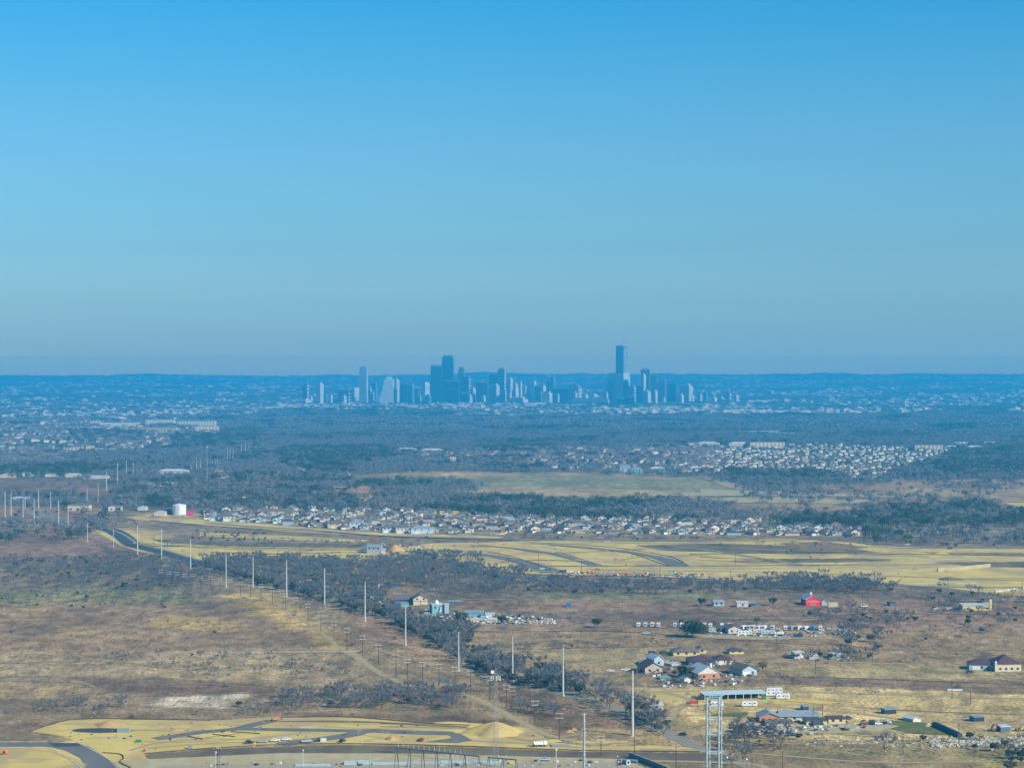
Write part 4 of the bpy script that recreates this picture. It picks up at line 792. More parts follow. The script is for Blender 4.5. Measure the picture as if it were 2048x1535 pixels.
def house(name, label, loc, rz, w, d, h, wall, roof, kind='hip', rh=None, group=None, detail=1, cat='house', windows=3, garage=True, sc=1, axis=None, ov=.5):
    t = thing(name, label, cat, loc, rz, group, sc); MB().box(-w / 2, w / 2, 0, d, -1.2, h).obj('wall', WALLS[wall], t)
    rh = rh or min(w, d) * .24; r = MB()
    if kind == 'hip': r.hip(-w / 2 - ov, w / 2 + ov, -ov, d + ov, h + .03, h + rh)
    elif kind == 'flat': r.box(-w / 2 - .3, w / 2 + .3, -.3, d + .3, h + .03, h + .5)
    elif kind == 'shed': r.add([(-w / 2 - .3, -.3, h + .03), (w / 2 + .3, -.3, h + .03), (w / 2 + .3, d + .3, h + .03), (-w / 2 - .3, d + .3, h + .03), (-w / 2 - .3, -.3, h + .3), (w / 2 + .3, -.3, h + .3), (w / 2 + .3, d + .3, h + rh), (-w / 2 - .3, d + .3, h + rh)], [(0, 3, 2, 1), (4, 5, 6, 7), (0, 1, 5, 4), (1, 2, 6, 5), (2, 3, 7, 6), (3, 0, 4, 7)])
    else:
        ax = axis or ('x' if w > d else 'y')
        g = MB().gable(-w / 2, w / 2, .0, d, h + .01, h + rh - .12, ax); g.obj('gable_wall', WALLS[wall], t)
        # two sloping roof planes with thickness
        for sg in (-1, 1):
            if ax == 'y': a, b, L = (sg * (w / 2 + ov), h - .12), (0, h + rh), [(-ov), d + ov]
            else: a, b, L = (d / 2 + sg * (d / 2 + ov), h - .12), (d / 2, h + rh), [-w / 2 - ov, w / 2 + ov]
            v = []
            for dz in (.02, .28):
                for q in L:
                    for p in (a, b): v.append((p[0], q, p[1] + dz) if ax == 'y' else (q, p[0], p[1] + dz))
            r.add(v, [(0, 1, 3, 2), (4, 6, 7, 5), (0, 4, 5, 1), (2, 3, 7, 6), (0, 2, 6, 4), (1, 5, 7, 3)])
    r.obj('roof', ROOFS[roof], t)
    if detail:
        wm = house.wm; n = windows
        for i in range(n):
            x = -w / 2 + w * (i + .6) / (n + .2); tall = h > 4.5
            link('window', wm, t, (x, -.06, 1.0 if not tall else 3.9))
        if windows: link('window', wm, t, (w / 2 + .06, d * .4, 1.0 if h <= 4.5 else 3.9), math.pi / 2)
        if garage:
            link('garage_door', house.gm, t, (-w * .22, -.06, 0)); link('door', house.dm, t, (w * .25, -.06, 0))
    return t
house.wm = MB().box(-.7, .7, -.03, .04, 0, 1.3, 0).mesh('window', GLASS); house.gm = MB().box(-2.4, 2.4, -.04, .04, 0, 2.3).mesh('garage_door', WHITE); house.dm = MB().box(-.55, .55, -.04, .04, 0, 2.1).mesh('door', DOORM)
def hpix(px0, px1, py, *a, **k):
    """position and width of something between two photo columns standing on a row"""
    p = P((px0 + px1) / 2, py); return p, (px1 - px0) * p.y / F

# suburb of new houses: street rows following the lie of the photograph
front = [(410, 1040), (500, 1045), (560, 1049), (640, 1056), (760, 1064), (870, 1067), (1000, 1066), (1240, 1068), (1500, 1070), (1740, 1075)]
back = [(410, 1023), (560, 1015), (700, 1017), (830, 1020), (1000, 1028), (1200, 1033), (1400, 1038), (1600, 1044), (1740, 1062)]
fx = [p[0] for p in front]; fy = [p[1] for p in front]; bx = [p[0] for p in back]; by = [p[1] for p in back]
rows = 8; HN = 0
RWN = ['front', 'second', 'third', 'fourth', 'fifth', 'sixth', 'seventh', 'back']
protos = {}
def proto_house(key):
    wall, roof, kind, st, big = key
    t = house('suburban_house', '', (0, 0, 0), 0, 13 if big else 11.5, 15, 5.6 if st == 2 else 3.0, wall, roof, kind, 3.2 if kind == 'hip' else 3.0, detail=1, windows=2, garage=True)
    # front wing with its own small gable
    w = MB().box(-6 if big else -5.4, 0, -3, -.02, -1, 3.0); w.obj('porch_wing', WALLS[wall], t)
    g = MB().gable(-6.4 if big else -5.8, .4, -3.4, 4, 3.05, 4.9, 'y'); g.obj('porch_roof', ROOFS[roof], t)
    for c in t.children:
        if c.name.startswith('garage_door'): c.location = (-3, -3.06, 0)
    return t
used_labels = {}
for r_ in range(rows):
    tt = r_ / (rows - 1); x = 414 + R.uniform(0, 8); k = 0
    while x < 1738:
        y0 = np.interp(x, fx, fy) - 2; y1 = np.interp(x, bx, by) + 2; py = y0 + (y1 - y0) * (tt ** .9) + R.uniform(-1, 1)
        st = 2 if R.random() < .5 else 1; wall = R.choice(['white', 'cream', 'beige', 'white', 'grey', 'beige', 'blue', 'cream']); roof = R.choice(['grey', 'brown', 'grey', 'brown', 'dark']); kind = R.choice(['hip', 'hip', 'gable'])
        if r_ == 0 and 470 < x < 660: wall, roof = 'blue', 'dark'
        if abs(x - 1000) < 12 and r_ == 0: x += 18; continue
        key = (wall, roof, kind, st, R.random() < .4); k += 1; HN += 1
        lab = '%s %s house, %s %s roof, %s from left in %s row' % (wall, 'two-storey' if st == 2 else 'one-storey', roof, 'hipped' if kind == 'hip' else 'gabled', nth(k), RWN[r_])
        p = P(x, py)
        if key not in protos: o = protos[key] = proto_house(key)
        else: o = copy_tree(protos[key])
        o.scale = (.87, .87, .84); o.location = p; o.rotation_euler.z = R.choice([0, 0, .25, -.2, math.pi / 2, .4]); tag(o, lab, 'house', 'houses of the new suburb')
        x += R.uniform(27, 44) * (1.0 if r_ < 4 else 1.12)
        if R.random() < .07: x += 20
print('suburb houses', HN)
# unfinished and special buildings in the suburb
for (x0, x1, py, wall, roof, h, lab) in [
    (418, 444, 1041, 'blue', 'blue-grey', 5, 'pale blue two-storey house at the far left corner of the suburb'), (446, 470, 1042, 'white', 'grey', 6, 'white two-storey house next to the corner blue one'),
    (655, 693, 1056, 'osb', 'grey', 5.5, 'long bare tan-sheathed house under construction in the front row'), (699, 728, 1055, 'wrap', 'blue-grey', 6, 'house wrapped in pale blue sheeting behind the weed strip'), (728, 744, 1055, 'white', 'grey', 6, 'narrow white house beside the blue wrapped one'),
    (765, 790, 1065, 'wrap', 'grey', 5.5, 'blue wrapped house nearest the dark highway strip'), (792, 816, 1066, 'white', 'grey', 6.5, 'white twin-gabled house between two blue wrapped ones'), (822, 866, 1067, 'wrap', 'blue-grey', 6, 'long blue wrapped building at the end of the front row'),
    (520, 588, 1030, 'white', 'brown', 5, 'long white apartment row with a brown roof at the suburb back')]:
    p, w = hpix(x0, x1, py); house('unfinished_house' if 'wrap' in wall or wall == 'osb' else 'suburban_house', lab, p, R.choice([0, .12]), w, 12, h, wall, roof, 'gable' if 'gable' in lab else 'hip', 3, detail=1, windows=3)
p, w = hpix(880, 916, 1028); t = house('school_bus_depot', 'long bright yellow flat building beyond the suburb', p, 0, w, 10, 3, 'yellow', 'grey', 'flat', detail=1, windows=2, garage=False, cat='building')
for c in t.children:
    if c.name.startswith('wall') or c.name.startswith('roof'): c.data = c.data.copy(); c.data.materials[0] = plain('bright_yellow_panels', (.9, .62, .03))

# ------------------------------------------------------------------ far suburbs: buildings one can still pick out, then the mass of roofs
FARC = [('white', 'pale'), ('cream', 'grey'), ('beige', 'brown'), ('white', 'grey'), ('blue', 'pale'), ('orange', 'brown')]
far_list = [ # x0,x1,py,height m,wall,roof,words
 (470, 506, 949 - 0, 0, '', '', ''),
]
FB = [
 (312, 374, 952, 9, 'white', 'pale', 'long pale warehouse with a ribbed front below the pole rows'),
 (135, 178, 1021, 7, 'cream', 'brown', 'cream building with tall arches left of the tree-framed house'), (217, 243, 1021, 6, 'white', 'brown', 'white building with dark openings right of the dark tree'),
 (275, 292, 1020, 4, 'white', 'pale', 'small white shed between the highway and the water tank'), (308, 330, 1031, 4.5, 'cream', 'pale', 'pale cream shed directly left of the water tank'), (328, 342, 1028, 5, 'dark blue', 'dark', 'dark shed tucked behind the cream one by the tank'),
 (180, 200, 852, 17, 'white', 'pale', 'white apartment block at the left of the mid-distance row'), (200, 276, 855, 15, 'white', 'pale', 'long pale apartment row left of centre of the row'), (292, 348, 852, 20, 'white', 'pale', 'long white apartment building with four bays'),
 (355, 430, 855, 20, 'white', 'pale', 'longest pale apartment block at the right of the row'), (390, 436, 864, 18, 'cream', 'brown', 'cream apartment block in front of the longest one'), (275, 352, 865, 15, 'beige', 'brown', 'brownish apartment row in front of the white one'),
 (155, 206, 832, 14, 'blue', 'pale', 'low blue-grey block with a red end'), (328, 365, 825, 14, 'grey', 'pale', 'grey blocks in a row left of the tower group'), (395, 407, 818, 22, 'white', 'pale', 'white building with a small dome'),
 (505, 520, 819, 14, 'white', 'pale', 'pale block left of the long row at the city edge'), (530, 562, 819, 15, 'white', 'grey', 'long pale block near the left city edge'), (440, 470, 819, 10, 'cream', 'pale', 'low cream block far left of downtown'),
 (128, 140, 904, 9, 'cream', 'brown', 'leftmost large house of the sunlit row by the woods'), (140, 165, 901, 9, 'cream', 'grey', 'second sunlit house by the woods'), (172, 188, 900, 10, 'cream', 'brown', 'third sunlit house by the woods, with a steep roof'),
 (190, 216, 901, 6, 'beige', 'brown', 'low house between the sunlit ones'), (218, 236, 904, 9, 'cream', 'brown', 'fourth sunlit house, in front of the row'), (238, 255, 902, 10, 'cream', 'brown', 'fifth sunlit house by the woods'), (261, 278, 901, 9, 'cream', 'brown', 'rightmost sunlit house by the woods'),
 (0, 30, 955, 5, 'cream', 'pale', 'low cream buildings at the left frame edge'), (45, 66, 952, 5, 'white', 'pale', 'white shed among trees at far left'), (90, 115, 953, 5, 'white', 'grey', 'grey-roofed shed in the far left row'), (130, 160, 954, 5, 'cream', 'pale', 'wide cream shed in the far left row'), (165, 215, 957, 4, 'cream', 'pale', 'long low sunlit wall of the far left row'),
 (288, 316, 971, 4, 'cream', 'blue-grey', 'low greenhouse-like shed behind the tree belt'), (316, 345, 972, 5, 'white', 'pale', 'white roofed shed beside the greenhouse-like one'), (348, 358, 984, 4, 'white', 'pale', 'tiny white shed before the tree belt'),
 (20, 60, 1003, 5, 'blue', 'pale', 'blue-grey building between the left pole pair and trees'), (484, 496, 1005, 9, 'cream', 'dark', 'small cream house with pointed roof on the tree belt'),
 (795, 835, 906, 9, 'white', 'pale', 'left half of the long white row in the woods'), (842, 888, 908, 9, 'cream', 'pale', 'right half of the long white row in the woods'), (840, 915, 852, 8, 'pink' if 0 else 'beige', 'pale', 'pinkish low roofs in the woods below downtown'),
 (900, 912, 928, 14, 'cream', 'brown', 'small bright yellowish house in the dark woods'), (640, 660, 874, 7, 'white', 'pale', 'white barn alone in the woods left of centre'), (660, 668, 875, 5, 'white', 'pale', 'tiny white shed right of the white barn'),
 (1395, 1440, 893, 9, 'white', 'pale', 'low white row left of the long apartments'), (1458, 1500, 896, 11, 'cream', 'pale', 'pale end building of the long apartments'), (1500, 1570, 896, 14, 'cream', 'grey', 'long white apartment block above the right suburb'),
 (1830, 1886, 900, 12, 'cream', 'grey', 'long cream school building behind the right suburb'), (1890, 1915, 900, 8, 'white', 'pale', 'low white hall right of the cream school'), (1912, 1936, 894, 12, 'white', 'pale', 'white block with a dark roof right of the school'), (1935, 1965, 900, 8, 'blue', 'pale', 'blue-grey hall before the white block'), (1968, 1990, 893, 12, 'yellow', 'grey', 'yellowish block at the far right of the school'),
 (1490, 1560, 868, 8, 'blue', 'pale', 'blue-green sheds in the woods below the highway cut'), (1562, 1600, 871, 6, 'orange', 'pale', 'orange-brown shed in the woods on the right'), (1474, 1500, 877, 4, 'white', 'pale', 'thin white shed in the woods below the cut'),
 (1380, 1412, 942, 6, 'cream', 'pale', 'cream shed at the left tip of the right suburb'), (1240, 1262, 944, 10, 'blue', 'blue-grey', 'large blue-roofed house at the suburb edge'), (1262, 1285, 948, 9, 'teal', 'blue-grey', 'teal house right of the blue-roofed one'), (1300, 1330, 944, 7, 'teal', 'pale', 'long teal building above the grassy hill'),
 (148 + 1000, 1200, 832, 10, 'cream', 'pale', 'low cream shops in front of the long slab'), (1000, 1012, 828, 16, 'cream', 'brown', 'small cream block before the wide podium'), (810, 836, 819, 22, 'cream', 'orange' if 0 else 'brown', 'cream block with a red roof below the dark towers'), (780, 806, 828, 14, 'cream', 'brown', 'tan block below the sail-shaped tower'),
 (1020, 1078, 829, 7, 'white', 'pale', 'long low white roof below the cream podium'), (1240, 1290, 816, 9, 'cream', 'pale', 'low white hall below the supertall tower'), (1300, 1318, 817, 14, 'orange', 'brown', 'small domed reddish building right of the supertall tower'), (1355, 1400, 818, 8, 'white', 'pale', 'white low roofs under the broad beige tower'),
 (1137, 1147, 761, 45, 'white', 'pale', 'white block high on the hill above the long slab'), (575, 612, 757, 40, 'cream', 'pale', 'long cream building on the skyline left of downtown'),
]
FN = 0
for (x0, x1, py, h, wall, roof, lab) in FB:
    p, w = hpix(x0, x1, py)
    t = house('distant_building', lab, p, R.uniform(-.05, .12), w, min(40, max(12, w * .5)), h, wall, roof, 'flat' if w > 60 or h > 11 else 'hip', min(5, h * .35), detail=0, cat='building')
    d_ = p.y; sill = MB(); n = max(2, int(w / 9))
    if h > 5:
        for i in range(n):
            for z in np.arange(1.2, h - 2, 4): sill.box(-w / 2 + w * (i + .36) / n, -w / 2 + w * (i + .6) / n, -.3, -.02, z, z + 2)
        sill.obj('windows', GLASS, t, kind='stuff')
    FN += 1
# domed stadium and dome on the hill line
p = P(1094, 756); t = thing('domed_arena', 'white domed arena on the horizon right of the central towers', 'arena', p); r_ = 6.5 / F * p.y
mb = MB(); mb.prism([(math.cos(a) * r_, math.sin(a) * r_) for a in np.linspace(0, 6.283, 17)[:-1]], -5, 30); mb.obj('wall', TW['pink granite'], t)
mb = MB(); N_ = 16
for j in range(3):
    a0, a1 = RAD(j * 28), RAD((j + 1) * 28); mb.prism([(math.cos(a) * r_ * math.cos(a0), math.sin(a) * r_ * math.cos(a0)) for a in np.linspace(0, 6.283, N_ + 1)[:-1]], 30.2 + 22 * math.sin(a0), 30.2 + 22 * math.sin(a1), 0, [(math.cos(a) * r_ * math.cos(a1), math.sin(a) * r_ * math.cos(a1)) for a in np.linspace(0, 6.283, N_ + 1)[:-1]])
mb.obj('dome', TW['white'], t)
# elevated road in front of downtown
for a in ([(1060, 812), (1120, 806), (1150, 806)], [(1218, 806), (1290, 808), (1380, 812), (1480, 818)]):
    o = ribbon('elevated_road', a, 34, TW['beige'], 14, thick=8)

# the mass of distant roofs: one object
def box_meshes():
    out = []
    for i, (w, d, h, wl, rf) in enumerate([(14, 12, 4, 'white', 'grey'), (16, 12, 5, 'cream', 'brown'), (12, 14, 6, 'beige', 'grey'), (18, 12, 4, 'white', 'grey'), (14, 14, 6, 'cream', 'brown'), (15, 11, 5, 'blue', 'brown'), (13, 12, 5, 'orange', 'grey')]):
        mb = MB(); mb.box(-w / 2, w / 2, -d / 2, d / 2, -2, h, 0); mb.hip(-w / 2 - .5, w / 2 + .5, -d / 2 - .5, d / 2 + .5, h, h + 3.2, 1); out.append(mb.mesh('far_house', [WALLS[wl], ROOFS[rf]]))
    return out
def big_meshes():
    out = []
    for i, (w, d, h, wl) in enumerate([(70, 30, 7, 'white'), (45, 25, 9, 'cream'), (95, 30, 6, 'white'), (36, 22, 12, 'beige'), (50, 25, 6, 'beige'), (30, 22, 15, 'cream'), (60, 25, 8, 'orange')]):
        mb = MB(); mb.box(-w / 2, w / 2, -d / 2, d / 2, -4, h, 0); mb.box(-w / 2 - .4, w / 2 + .4, -d / 2 - .4, d / 2 + .4, h + .02, h + .8, 1); mb.box(-w * .15, w * .2, -d * .2, d * .1, h + .82, h + 4, 1)
        for k in range(int(w / 9)): mb.box(-w / 2 + 3 + k * 9, -w / 2 + 8 + k * 9, -d / 2 - .2, -d / 2 - .02, h * .35, h * .6, 2)
        out.append(mb.mesh('far_block', [WALLS[wl], ROOFS['pale'], GLASS]))
    return out
def scatter_regions(name, meshes, regs, thr=.0, smin=.8, smax=1.3):
    X = []; Y = []; Sx = []
    for poly, n, size in regs:
        # equal-area sampling on the ground by rejection
        xs = [p[0] for p in poly]; ys = [p[1] for p in poly]
        ya = P(1024, max(ys)).y; yb = P(1024, min(ys)).y if min(ys) > 753 else 24800
        got = 0; tries = 0
        while got < n and tries < 60:
            tries += 1; m = 4000; y = np.sqrt(NR.uniform(ya ** 2, yb ** 2, m)); x = NR.uniform((min(xs) - 1030) / F, (max(xs) - 1018) / F, m) * y
            z = H(x, y); px, py = project(x, y, z); ok = inpoly(px, py, poly) & (nz(x, y, 140 if yb < 8000 else 420, 5) > thr)
            x = x[ok][:n - got]; y = y[ok][:n - got]; X.append(x); Y.append(y); Sx.append(np.full(len(x), size) * NR.uniform(smin, smax, len(x))); got += len(x)
    X = np.concatenate(X); Y = np.concatenate(Y); Sx = np.concatenate(Sx); print(name, len(X))
    return scatter(name, meshes, np.stack([X, Y, H(X, Y)], -1), Sx, NR)
scatter_regions('distant_house_roofs', box_meshes(), [
    ([(1340, 890), (1460, 888), (1420, 948), (1340, 925)], 130, .9), ([(1080, 893), (1400, 890), (1420, 945), (1240, 948), (1100, 938)], 420, .95),
    ([(960, 900), (1080, 897), (1110, 938), (960, 930)], 140, 1.0), ([(0, 838), (430, 832), (440, 872), (260, 900), (0, 902)], 1100, 1.1), ([(1600, 848), (2048, 842), (2048, 868), (1700, 862)], 45, 1.2),
    ([(0, 900), (140, 900), (120, 925), (0, 928)], 90, 1.1), ([(840, 905), (960, 905), (940, 935), (820, 925)], 40, 1.1), ([(430, 945), (720, 945), (700, 960), (440, 962)], 14, 1), ([(1200, 835), (1300, 832), (1290, 870), (1150, 860)], 25, 1.3), ([(640, 840), (1100, 838), (1080, 860), (700, 858)], 50, 1.3)], -.55)
scatter_regions('distant_city_blocks', big_meshes(), [
    ([(0, 806), (560, 806), (560, 822), (420, 840), (0, 838)], 520, .8), ([(560, 803), (1420, 803), (1420, 832), (700, 836), (560, 822)], 760, .85), ([(1420, 806), (2048, 800), (2048, 822), (1420, 822)], 260, 1.0),
    ([(0, 755), (2048, 755), (2048, 806), (0, 806)], 2600, 1.15), ([(1380, 762), (2048, 758), (2048, 800), (1400, 806)], 300, 1.2), ([(1700, 814), (2048, 812), (2048, 826), (1720, 824)], 60, 1.0), ([(600, 806), (1120, 806), (1100, 822), (640, 822)], 260, .7), ([(1210, 818), (1800, 814), (1840, 818), (1700, 826), (1240, 828)], 120, .8)], .0)

def suburb_rows():
    poly = [(1385, 946), (1400, 900), (1500, 889), (1640, 887), (1900, 900), (1880, 912), (1800, 930), (1745, 958), (1650, 959), (1640, 938), (1500, 946)]
    X = []; Y = []
    rng = np.random.default_rng(4)
    for c in np.arange(888, 1050, 4.6):
        for x in np.arange(1385, 1900, 9.5):
            xx = x + rng.uniform(-3.4, 3.4); yy = c - .16 * (xx - 1400) + rng.uniform(-.5, .5) + 1.2 * math.sin(xx / 60 + c)
            if rng.random() < .8 and inpoly(np.array([xx]), np.array([yy]), poly)[0]: p = P(xx, yy); X.append(p.x); Y.append(p.y)
    n = len(X); print('rows suburb', n)
    ms = []
    for i, (wl, rf, st) in enumerate([('cream', 'brown', 4.6), ('white', 'grey', 4.6), ('cream', 'grey', 5.4), ('beige', 'brown', 4.2), ('white', 'brown', 5)]):
        mb = MB(); mb.box(-4.6, 4.6, -5, 5, -2, st, 0); mb.hip(-5.0, 5.0, -5.4, 5.4, st, st + 2.2, 1); mb.box(-3.8, -.8, -5.1, -5.01, 0, 2.2, 2); ms.append(mb.mesh('row_house', [WALLS[wl], ROOFS[rf], GLASS]))
    scatter('distant_row_houses', ms, [(a, b, float(H(a, b))) for a, b in zip(X, Y)], rng.uniform(.85, 1.1, n), rng, turn=rng.normal(.35, .06, n))
suburb_rows()

scatter_regions('pale_city_edge_blocks', big_meshes(), [([(1200, 819), (1500, 818), (1820, 815), (1840, 818), (1700, 827), (1230, 830)], 330, .8), ([(560, 808), (1200, 808), (1200, 826), (600, 820)], 260, .75), ([(-30, 753), (2080, 751), (2080, 757), (-30, 759)], 420, 1.25), ([(0, 812), (540, 812), (500, 832), (0, 840)], 260, .8)], -9)

# ------------------------------------------------------------------ near trees and scrub
BT = [bare_meshes(100 + i, 8 + i % 3, 9.5 + i % 2, 900, .08, [TWIG, TWIG2, TWIG][i % 3]) for i in range(6)]
PT = [bare_meshes(140 + i, 12, 7, 480, .06, TWIGL) for i in range(2)]
ET = [leafy_meshes(160 + i, 7, 7, [LEAFD, LEAFM][i % 2], 1000, .36, 12) for i in range(4)]
OT = leafy_meshes(180, 10.5, 19, LEAFD, 2600, .42, 26, .2)
YT = leafy_meshes(190, 8, 6, LEAFY, 900, .32, 10)
SHB = [shrub_mesh(200 + i, 2.2 + .4 * (i % 3), 3.6 + .5 * (i % 2), [TWIG, LEAFG, TWIG2, TWIG, LEAFG][i % 5], 190, .16) for i in range(5)]
SHG = [shrub_mesh(220 + i, 1.9, 2.8, [LEAFD, LEAFM][i % 2], 170, .16) for i in range(3)]
def plant(pair, name, label, cat, loc, size, group=None):
    t = thing(name, label, cat, loc, R.uniform(0, 6.28), group, size); link('trunk', pair[0], t); link('crown', pair[1], t); return t
# individual trees with a place of their own: x, base row, height in photo px, kind, words
SP = [
 (1385, 1274, 31, 'oak', 'big lone live oak with a dark shadow, in front of the trailer row'), (1195, 1254, 20, 'ever', 'round dark tree right of the junk yard fence'), (1403, 1211, 17, 'ever', 'round dark tree at the left of the red barn row'),
 (1546, 1211, 18, 'ever', 'broad dark tree between the white shed and the red barn'), (1500, 1216, 9, 'ever', 'small dark tree in front of the long white shed'), (921, 1248, 26, 'ever', 'dark green tree at the left of the junk yard'), (1003, 1247, 17, 'ever', 'dark green tree in the middle of the junk yard'),
 (1013, 1246, 14, 'yellow', 'yellowish small tree beside the dark junk yard tree'), (1367, 1354, 26, 'ever', 'largest dark tree, left of the white gabled house'), (1385, 1352, 20, 'ever', 'smaller dark tree merging with the largest one'), (1525, 1342, 22, 'yellow', 'yellow-green tree beside the pale blue garage house'),
 (1326, 1313, 14, 'ever', 'slim dark tree left of the stone house'), (1334, 1453, 16, 'ever', 'dark pointed tree beside the lane bend'), (1846, 1482, 14, 'ever', 'dark green bush tree behind the gravel pile'), (1940, 1478, 16, 'ever', 'dark cedar below the row of small sheds'),
 (430, 1268, 9, 'ever', 'lone dark cedar on the left hillside'), (1598, 1478, 14, 'ever', 'dark cypress in the farm yard'), (1270, 1440, 20, 'ever', 'dark tree at the foot of the tall pale pole'), (233, 1019, 14, 'ever', 'dark tree between the two white highway buildings'), (1912, 1095, 9, 'ever', 'dark tree above the county road at right'),
 (1988, 1092, 6, 'ever', 'small dark tree right of the county road tree'), (1363, 1250, 12, 'ever', 'dark bush tree behind the trailers'), (1430, 1250, 19, 'pale', 'pale leafless tree behind the trailer row'), (1488, 1250, 18, 'pale', 'second pale leafless tree behind the trailer row'), (1515, 1248, 17, 'yellow', 'greenish tree at the end of the pale trees'),
 (944, 1178, 15, 'pale', 'pale slender tree trunk in the scrub belt'), (1082, 1175, 16, 'pale', 'pale leafless tree in the middle of the scrub belt'), (965, 1132, 12, 'bare', 'bare tree at the edge of the soil mound'), (1395, 1412, 22, 'bare', 'bare tree left of the long open barn'), (1770, 1508, 34, 'bare', 'large bare tree behind the small green pole'),
 (1950, 1498, 12, 'ever', 'dark bush at the right of the rubble strip'), (1577, 1455, 12, 'pale', 'pale bare tree in the farm yard'), (1652, 1462, 9, 'bare', 'small bare tree before the orange shed'), (1440, 1500, 15, 'ever', 'dark shrub tree inside the lattice frame'),
]
K = {'oak': ([OT], 'live_oak', 10.5), 'ever': (ET, 'evergreen_tree', 7), 'yellow': ([YT], 'leafy_tree', 8), 'pale': (PT, 'bare_tree', 12), 'bare': (BT, 'bare_tree', 9)}
for i, (x, y, hh, kd, lab) in enumerate(SP):
    p = P(x, y); L, nm, h0 = K[kd]; plant(L[i % len(L)], nm, lab, 'tree', p, hh * 1.15 * p.y / F / h0)
